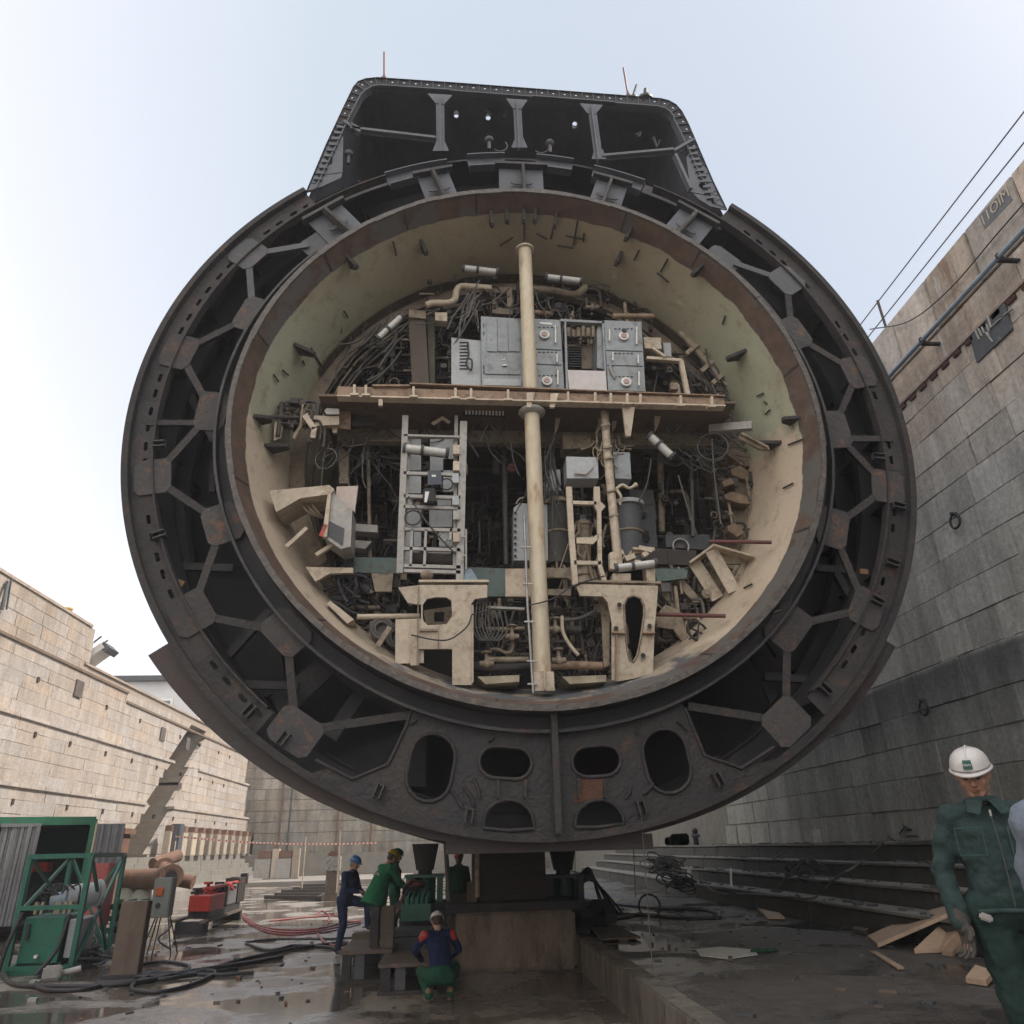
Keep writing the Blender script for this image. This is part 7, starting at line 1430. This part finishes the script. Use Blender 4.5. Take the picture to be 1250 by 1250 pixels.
def hand(mb, w, d, side, curl=.6, s=1.0, fat=0.0):
    """hand at wrist w along unit direction d; side = unit vector to the thumb side"""
    d = Vector(d).normalized(); sd = Vector(side); sd = (sd-d*sd.dot(d)).normalized(); nn = d.cross(sd)   # palm normal
    w = Vector(w)
    for i in range(4):    # palm
        o = (i-1.5)*.020*s; capsule(mb, w+sd*o*.8+d*.01*s, w+sd*o+d*.085*s, .014*s+fat, .0125*s+fat)
    lens = [(.040, .024, .020), (.045, .028, .022), (.042, .026, .021), (.032, .020, .018)]
    for i in range(4):
        o = (1.5-i)*.0225*s; p = w+sd*o+d*.09*s; a = curl*(.5+.12*i); v = d.copy(); sp = sd*(1.5-i)*.11
        for j, l in enumerate(lens[i]):
            a2 = a*(j+1)*.75; v = (d*math.cos(a2)+nn*math.sin(a2)+sp).normalized(); q = p+v*l*s; capsule(mb, p, q, (.0096-.0008*j)*s+fat, (.0088-.0008*j)*s+fat); p = q
    p = w+sd*.028*s+d*.022*s; v = (sd*.75+d*.65+nn*.25).normalized(); q = p+v*.038*s; capsule(mb, p, q, .014*s+fat, .012*s+fat); v = (sd*.25+d*.85+nn*.5).normalized(); r = q+v*.03*s; capsule(mb, q, r, .0115*s+fat, .010*s+fat); v = (d*.9+nn*.6).normalized(); capsule(mb, r, r+v*.022*s, .010*s+fat, .009*s+fat)
def person(loc_, rz, J, label, cl, vox=.02, group=None, detail=False, gloves=None, hardhat=None, badge=None, extra=None):
    """J: joints in the person's own space, facing -y. cl: (jacket mat, trouser mat)"""
    t = thing('person', loc_, label, 'person', group); t.rotation_euler = (0, 0, RAD(rz))
    V = {k: Vector(v) for k, v in J.items() if not k.startswith('_')}
    hf = Vector(J.get('_face', (0, -1, 0))).normalized(); O = lambda mb, n, m, par=t: mkobj(mb, n, m, par)
    def mkobj(mb, n, m, par):
        me = mb.mesh(n, m); o = bpy.data.objects.new(n, me); COL.objects.link(o); o.parent = par; return o
    hx = hf.cross(Vector((0, 0, 1))).normalized(); hz = hx.cross(hf).normalized(); HR = Matrix((hx, -hf, hz)).transposed()     # head frame: local -y = face
    H = V['head']; hp_ = lambda x, y, z: H+HR@Vector((x, y, z))
    b = MB()
    # head
    b.sphere(hp_(0, .012, .03), 1, 20, 14, (.077, .096, .092), HR); b.sphere(hp_(0, -.012, -.03), 1, 20, 14, (.068, .078, .080), HR); b.sphere(hp_(0, -.03, -.06), 1, 16, 10, (.052, .052, .045), HR); b.sphere(hp_(0, -.042, -.082), 1, 14, 10, (.034, .034, .028), HR)
    capsule(b, hp_(-.045, -.01, -.065), hp_(-.018, -.06, -.088), .022, .019); capsule(b, hp_(.045, -.01, -.065), hp_(.018, -.06, -.088), .022, .019)
    capsule(b, hp_(0, -.086, .012), hp_(0, -.106, -.026), .0085, .0135); b.sphere(hp_(-.013, -.093, -.030), .0095, 8, 6); b.sphere(hp_(.013, -.093, -.030), .0095, 8, 6)
    for s_ in (-1, 1):
        capsule(b, hp_(s_*.014, -.083, .026), hp_(s_*.046, -.072, .024), .0095, .009); b.sphere(hp_(s_*.038, -.056, -.026), 1, 10, 8, (.026, .024, .028), HR)
        b.sphere(hp_(s_*.078, .008, -.005), 1, 10, 8, (.009, .020, .032), HR)
    b.sphere(hp_(0, -.082, -.052), 1, 12, 8, (.024, .014, .008), HR); b.sphere(hp_(0, -.080, -.064), 1, 12, 8, (.021, .013, .008), HR)
    capsule(b, V['neck']+Vector((0, .01, -.03)), hp_(0, .02, -.05), .058, .054)
    # body core
    def limbs(b, g, parts_):
        if 'arms' in parts_:
            for s_ in 'LR':
                capsule(b, V['sh'+s_], V['el'+s_], .050+g*.8, .040+g*.8); capsule(b, V['el'+s_], V['wr'+s_], .040+g*.8, .028+g*.7)
        if 'torso' in parts_:
            sc_ = 1.0; mid = (V['pelvis']+V['chest'])/2
            shv = (V['shR']-V['shL']); w = shv.length/2; R_ = Matrix.Rotation(math.atan2(shv.y, shv.x), 3, 'Z')
            n = 8
            for i in range(n+1):
                q = i/n; c = V['pelvis'].lerp(V['chest'], q); rx = (.142-.010*math.sin(q*math.pi)+(.014*q))+g; ry = .105+.008*q+g
                b.sphere(c, 1, 18, 12, (rx, ry, .09), R_)
            for s_ in 'LR':
                sh = V['sh'+s_]; capsule(b, V['neck']-Vector((0, 0, .055)), sh, .048+g*.6, .050+g*.7); capsule(b, V['chest'], V['neck'].lerp(sh, .75)-Vector((0, 0, .07)), .095+g, .055+g*.8)
        if 'legs' in parts_:
            for s_ in 'LR': capsule(b, V['hip'+s_], V['kn'+s_], .085+g, .055+g); capsule(b, V['kn'+s_], V['an'+s_], .055+g, .040+g)
            capsule(b, V['hipL'], V['hipR'], .10+g, .10+g); b.sphere(V['pelvis'], 1, 16, 10, (.155+g, .11+g, .10+g))
    limbs(b, -.006, ('arms', 'torso', 'legs'))
    for s_ in 'LR':
        hd = Vector(J.get('_hd'+s_, V['wr'+s_]-V['el'+s_])).normalized(); sd = Vector(J.get('_th'+s_, (0, -1, 0))); hand(b, V['wr'+s_], hd, sd, J.get('_curl', .6))
        f = Vector(J.get('_ft'+s_, (0, -1, 0))).normalized(); a = V['an'+s_]; capsule(b, a, a+Vector((0, 0, -.02)), .04, .04); capsule(b, a+Vector((0, 0, -.045)), a+f*.15+Vector((0, 0, -.055)), .035, .028)
    body = O(b, 'body', J.get('_skin', skin_m)); remesh(body, vox*.55, 3)
    if J.get('_hair', 1):
        k = MB(); k.sphere(hp_(0, .026, .022), 1, 18, 12, (.083, .094, .088), HR); k.sphere(hp_(0, .05, -.03), 1, 14, 10, (.07, .06, .06), HR); h = O(k, 'hair', J.get('_hairm', hair_m)); remesh(h, max(.008, vox*.5), 2)
    # clothes
    jm, tm = cl
    k = MB(); limbs(k, .022 if not J.get('_loose') else .03, ('arms', 'torso'))
    if J.get('_skirt'):   # loose jacket hem
        c = V['pelvis']; up = V['chest']-c; k.tube([c-up*.55+Vector((0, .03, 0)), c+up*.95], .25, 18, True, .15)
    j = O(k, 'jacket', jm); remesh(j, vox, 5, .030 if not detail else .042)
    k = MB(); limbs(k, .024, ('legs',)); j2 = O(k, 'trousers', tm); remesh(j2, vox, 5, .03)
    for s_ in 'LR':
        f = Vector(J.get('_ft'+s_, (0, -1, 0))).normalized(); a = V['an'+s_]; k = MB(); capsule(k, a+Vector((0, 0, .06)), a+Vector((0, 0, -.03)), .052, .05); capsule(k, a+Vector((0, 0, -.045)), a+f*.17+Vector((0, 0, -.055)), .045, .036); bo = O(k, 'boot', J.get('_boot', boot_m)); remesh(bo, vox, 2)
        if gloves:
            hd = Vector(J.get('_hd'+s_, V['wr'+s_]-V['el'+s_])).normalized(); sd = Vector(J.get('_th'+s_, (0, -1, 0))); k = MB(); hand(k, V['wr'+s_], hd, sd, J.get('_curl', .6), 1.0, .0018); capsule(k, V['wr'+s_]-hd*.05, V['wr'+s_]+hd*.02, .040, .038); go = O(k, 'glove', gloves); remesh(go, vox*.28, 1)
    # collar
    k = MB(); k.torus(V['neck']+Vector((0, .0, -.005)), .075, .020, (0, .25, 1), 20, 8); O(k, 'collar', jm)
    if hardhat:
        k = MB(); n = 28; vs = []; rings = [(0, 0, 1), (.35, 0, .94), (.62, 0, .80), (.82, 0, .60), (.95, 0, .32), (1.0, 0, .02), (1.02, 0, -.06)]
        for r_, _, z_ in rings:
            for i in range(n):
                a = 2*math.pi*i/n; ridge = 1+.035*math.exp(-((math.cos(a))/.25)**2)*(1 if r_ > .2 else 0)*.6; vs.append(hp_(math.cos(a)*r_*.099, .010+math.sin(a)*r_*.126, .052+z_*.094*ridge))
        fs = [(r*n+i, r*n+(i+1) % n, (r+1)*n+(i+1) % n, (r+1)*n+i) for r in range(len(rings)-1) for i in range(n)]
        k.add(vs, fs, True); hh = O(k, 'helmet', hardhat); sol(hh, .004)
        k = MB(); vs = []
        for rr, zz in ((1.0, -.005), (1.11, -.015)):
            for i in range(n):
                a = 2*math.pi*i/n; pk_ = 1+(.34*max(0, -math.sin(a))**3)*(rr > 1.05)*.6; vs.append(hp_(math.cos(a)*rr*.099, .010+math.sin(a)*rr*.126*pk_, .048+zz))
        k.add(vs, [(i, (i+1) % n, n+(i+1) % n, n+i) for i in range(n)], True); br = O(k, 'brim', hardhat, hh); sol(br, .008)
        k = MB(); k.tube([hp_(0, .010+math.cos(RAD(a))*.127, .052+math.sin(RAD(a))*.097) for a in range(15, 166, 15)], .006, 6); O(k, 'crown_ridge', hardhat, hh)
        if badge:
            k = MB(); q = [hp_(-.022, -.113, .066), hp_(.022, -.113, .066), hp_(.020, -.100, .106), hp_(-.020, -.100, .106)]; k.prism(q, HR@Vector((0, -.012, -.003))); o = O(k, 'badge', badge, hh)
            Mx = Matrix.Translation(hp_(0, -.1215, .084))@(HR@Matrix(((1, 0, 0), (0, 0, -1), (0, 1, 0)))).to_4x4()@Matrix.Rotation(RAD(-19), 4, 'X')
            cu = text_mesh('lettering', 'SNEF', .017, white_m, None, Mx, .001); cu.parent = o
    if detail:
        for s_ in (-1, 1):
            k = MB(); k.sphere(hp_(s_*.030, -.0745, .006), .0115, 14, 10); e_ = O(k, 'eye', mat('eye white', (.20, .17, .155), rough=.25, bump=0), body); k = MB(); k.sphere(hp_(s_*.030, -.0825, .004), .0052, 10, 8); O(k, 'iris', black_m, body)
            k = MB(); k.torus(hp_(s_*.030, -.076, .008), .0125, .0045, HR@Vector((0, -1, .25)), 14, 5, 0, math.pi*2); O(k, 'eyelid', skin_d, body)
            k = MB(); k.tube([hp_(s_*.013, -.089, .029), hp_(s_*.030, -.088, .034), hp_(s_*.047, -.078, .027)], .0048, 6); O(k, 'eyebrow', hair_m, body)
        k = MB(); k.tube([hp_(-.023, -.090, -.056), hp_(-.009, -.0965, -.0535), hp_(0, -.0975, -.055), hp_(.009, -.0965, -.0535), hp_(.023, -.090, -.056)], [.002, .0042, .004, .0042, .002], 6); k.tube([hp_(-.021, -.090, -.060), hp_(0, -.096, -.065), hp_(.021, -.090, -.060)], [.002, .0055, .002], 6); O(k, 'lips', mat('lip skin', (.27, .11, .09), (.23, .09, .07), rough=.45, bump=0), body)
    if extra: extra(t, V, O, hp_, HR)
    return t
def std(lean=0, **k):
    J = dict(pelvis=(0, 0, .98), chest=(0, -.01, 1.30), neck=(0, 0, 1.47), head=(0, -.02, 1.61), shL=(-.165, 0, 1.395), shR=(.165, 0, 1.395), elL=(-.22, .03, 1.12), elR=(.22, .03, 1.12), wrL=(-.23, -.03, .87), wrR=(.23, -.03, .87),
             hipL=(-.095, 0, .93), hipR=(.095, 0, .93), knL=(-.10, -.02, .50), knR=(.10, -.02, .50), anL=(-.11, .01, .10), anR=(.11, .01, .10))
    J.update(k); return J
green_cov = cloth('bottle green drill cotton', (.040, .066, .066), (.028, .048, .050)); green_leg = cloth('dull green drill cotton', (.026, .050, .046), (.018, .036, .034)); navy = cloth('navy wool', (.012, .022, .075), (.010, .016, .052)); denim = cloth('blue denim', (.075, .105, .165), (.055, .08, .13))
bluecov = cloth('dark blue overalls', (.028, .045, .095), (.02, .032, .07)); bright_green = cloth('bright green work cotton', (.022, .17, .082), (.016, .12, .06)); grey_sw = cloth('grey blue sweater', (.19, .23, .29), (.15, .185, .24)); mid_green = cloth('mid green work cotton', (.02, .085, .052), (.014, .06, .038))
hat_w = mat('white helmet shell', (.62, .60, .60), (.55, .53, .53), rough=.35, scale=12, bump=.03); hat_b = mat('blue helmet shell', (.05, .16, .38), (.04, .13, .32), rough=.35); hat_g = mat('green helmet shell', (.02, .13, .06), rough=.4); hat_y = mat('yellow helmet shell', (.55, .38, .03), (.48, .32, .03), rough=.35); hat_r = mat('red helmet shell', (.50, .045, .015), rough=.35)
badge_g = mat('green badge', (.02, .13, .10), rough=.4, bump=0)
# --- the man in green overalls on the right
def near_extra(t, V, O, hp_, HR):
    k = MB(); k.tube([(0.0, -.152, 1.42), (0.005, -.165, 1.25), (.005, -.158, 1.05), (.0, -.155, .93)], .0032, 6); O(k, 'zip', steel_grey)
    k = MB(); k.cbox((0, -.160, 1.40), (.010, .008, .03)); O(k, 'zip_pull', metal_m)
    for (x0, x1, z0, z1, nm) in ((.06, .19, 1.20, 1.33, 'chest_pocket'), (-.18, -.06, 1.20, 1.33, 'chest_pocket')):
        k = MB(); e_ = .010
        for a, b_ in (((x0, z0), (x1, z0)), ((x1, z0), (x1, z1)), ((x1, z1), (x0, z1)), ((x0, z1), (x0, z0))):
            f = lambda x, z: Vector((x, -(.158-abs(x)**2*1.45)-.004, z)); k.tube([f(a[0]+(b_[0]-a[0])*i/5, a[1]+(b_[1]-a[1])*i/5) for i in range(6)], .0028, 5)
        O(k, nm, cloth('pocket stitching', (.05, .11, .11), (.04, .09, .09)) if x0 < 0 else cloth('pale stitching', (.10, .135, .135), (.08, .10, .10)))
    Mx = Matrix.Translation((.122, -.158, 1.29))@Matrix(((.97, 0, -.2, 0), (.22, 0, -.95, 0), (0, 1, 0, 0), (0, 0, 0, 1)))
    o = text_mesh('lettering', 'SNEF', .042, cloth('pale thread', (.26, .29, .29), (.2, .23, .23)), None, Mx, .002); o.parent = t
    for s_ in (-1, 1):
        k = MB(); k.prism([(0.015*s_, -.105, 1.468), (.085*s_, -.075, 1.475), (.10*s_, -.125, 1.415), (.05*s_, -.155, 1.40)], (0, -.012, -.006)); O(k, 'collar_flap', green_cov)
    k = MB(); k.tube([(-.155, -.10, .935), (-.06, -.17, .945), (.06, -.17, .945), (.155, -.10, .935)], .012, 8); O(k, 'hem', green_cov)
    k = MB(); k.cbox((-.14, -.150, .915), (.06, .015, .035), Matrix.Rotation(.35, 3, 'Y'), .008); O(k, 'waist_patch', white_grey)  # small pale patch at the waist
base = P(1203, 1000, 4.35)
near = person((base.x, 4.35, .45), -24, std(_face=(-.28, -1, -.36), head=(-.015, -.045, 1.60), neck=(0, -.005, 1.46), elL=(-.265, .03, 1.12), wrL=(-.245, -.07, .88), _hdL=(.08, -.25, -1), _thL=(.5, -.9, 0), elR=(.22, .04, 1.13), wrR=(.21, -.02, .88), pelvis=(.0, 0, .97), _curl=.85, knL=(-.07, -.05, .50), anL=(-.06, .02, .10), knR=(.13, .02, .50), anR=(.16, .06, .10)),
       'man in bottle green overalls and white helmet standing at the right, looking down', (green_cov, green_leg), .011, None, True, glove_m, hat_w, badge_g, near_extra)
near.scale = (1.04,)*3
# --- man at the right edge (seen from the side, grey sweater)
q = P(1234, 970, 2.0)
person((q.x+.245, 2.0, .43), -60, std(_face=(.2, -1, 0)), 'man in a grey blue sweater cut off by the right edge of the photo', (grey_sw, green_leg), .014, None, True, None, None, None)
# --- blue worker with a foot up on the box
q = PZ(428, 1158, 0)
person((q.x, 16.6, 0), 62, std(pelvis=(0, .05, .96), chest=(0, -.02, 1.26), neck=(0, -.07, 1.44), head=(0, -.13, 1.57), _face=(.1, -1, -.35), shL=(-.19, -.02, 1.38), shR=(.19, -.02, 1.38), elL=(-.22, -.1, 1.1), wrL=(-.1, -.32, 1.08), elR=(.22, -.1, 1.1), wrR=(.1, -.34, 1.02),
       hipL=(-.1, .05, .92), hipR=(.1, .05, .92), knL=(-.1, 0, .5), anL=(-.1, .1, .1), knR=(.14, -.38, .86), anR=(.12, -.42, .50), _hdL=(.5, -1, -.2), _hdR=(-.3, -1, -.2), _hairm=hair_g), 'worker in dark blue overalls and blue helmet with one foot up on the stand', (bluecov, bluecov), .02, None, False, None, hat_b)
k = MB(); qq = PZ(428, 1158, 0); k.cbox((q.x+.42, 16.4, .19), (.5, .4, .38), bev=.01); solo('foot_block', k, oldwood, 'low timber block under the raised boot of the blue worker', 'timber')
# --- green jacket, yellow helmet, bending to the jack
q = P(470, 1100, 16.0)
def back_text(t, V, O, hp_, HR):
    k = MB(); k.cbox((0, .125, 1.34), (.22, .012, .055), bev=.004); o = O(k, 'back_label', white_grey)
person((q.x-.05, 15.7, .05), 125, std(pelvis=(0, .08, 1.0), chest=(0, -.02, 1.33), neck=(0, -.11, 1.51), head=(0, -.22, 1.61), _face=(0, -1, -.7), shL=(-.175, -.08, 1.45), shR=(.175, -.08, 1.45), elL=(-.21, -.26, 1.20), wrL=(-.18, -.48, 1.06), elR=(.2, -.3, 1.24), wrR=(.14, -.56, 1.12),
       hipL=(-.1, .08, .95), hipR=(.1, .08, .95), knL=(-.11, .06, .5), anL=(-.11, .12, .1), knR=(.11, .04, .5), anR=(.11, .10, .1), _hdL=(0, -1, -.6), _hdR=(0, -1, -.5), _skirt=1, _loose=1), 'worker in bright green jacket, jeans and yellow helmet bending over the jack', (bright_green, denim), .02, None, False, glove_y, hat_y, None, back_text)
# --- green helmet worker behind
q = P(474, 1040, 18.0)
person((q.x+.15, 18.2, 0), 100, std(_face=(0, -1, -.3), wrL=(-.15, -.3, 1.05), wrR=(.15, -.3, 1.02), elL=(-.24, -.05, 1.12), elR=(.24, -.05, 1.12), head=(0, -.04, 1.68), neck=(0, 0, 1.53), chest=(0, -.01, 1.36), shL=(-.19, 0, 1.47), shR=(.19, 0, 1.47)), 'worker in a green helmet half hidden behind the man in the bright green jacket', (mid_green, mid_green), .022, None, False, None, hat_g)
# --- red helmet worker standing by the keel block
q = P(560, 1050, 16.9)
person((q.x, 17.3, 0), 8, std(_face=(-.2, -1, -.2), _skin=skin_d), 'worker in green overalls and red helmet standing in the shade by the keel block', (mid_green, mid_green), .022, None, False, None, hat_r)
# --- kneeling worker seen from behind
q = PZ(525, 1226, 0)
def red_patch(t, V, O, hp_, HR):
    for s_ in 'LR':
        k = MB(); capsule(k, V['sh'+s_], V['sh'+s_].lerp(V['el'+s_], .25), .074, .070); o = O(k, 'shoulder_band', red_m); remesh(o, .02, 3)
sq = person((q.x+.10, 11.35, 0), 190, dict(pelvis=(0, .16, .42), chest=(0, -.05, .78), neck=(0, -.16, .96), head=(0, -.24, 1.07), _face=(0, -1, -.6), shL=(-.20, -.10, .90), shR=(.20, -.10, .90), elL=(-.34, -.20, .66), wrL=(-.22, -.42, .52), elR=(.32, -.24, .68), wrR=(.2, -.44, .52),
       hipL=(-.11, .14, .36), hipR=(.11, .14, .36), knL=(-.30, -.28, .42), anL=(-.17, .02, .10), knR=(.22, -.32, .38), anR=(.15, .04, .10), _hdL=(.3, -1, -.3), _hdR=(-.2, -1, -.3), _ftL=(-.3, -1, 0), _ftR=(.2, -1, 0), _boot=boot_t), 'worker squatting with his back turned, navy sweater, green trousers and white helmet', (navy, mid_green), .02, None, False, None, hat_w, None, red_patch); sq.scale = (.88, .88, .84)

# ================================================================ AIR
hz = MB(); hz.box((-75, -45, -1.6), (40, 100, 19.5)); ho = bpy.data.objects.new('haze', hz.mesh('haze', bpy.data.materials.new('haze air'))); COL.objects.link(ho); ho['kind'] = 'stuff'
hm = ho.data.materials[0]; hm.use_nodes = True; hn = hm.node_tree; hn.nodes.clear(); ov = N(hn, 'ShaderNodeOutputMaterial'); pv = N(hn, 'ShaderNodeVolumePrincipled'); pv.inputs['Color'].default_value = (.9, .92, 1.0, 1); pv.inputs['Density'].default_value = .0014
hn.links.new(pv.outputs[0], ov.inputs['Volume'])
S.cycles.volume_bounces = 0
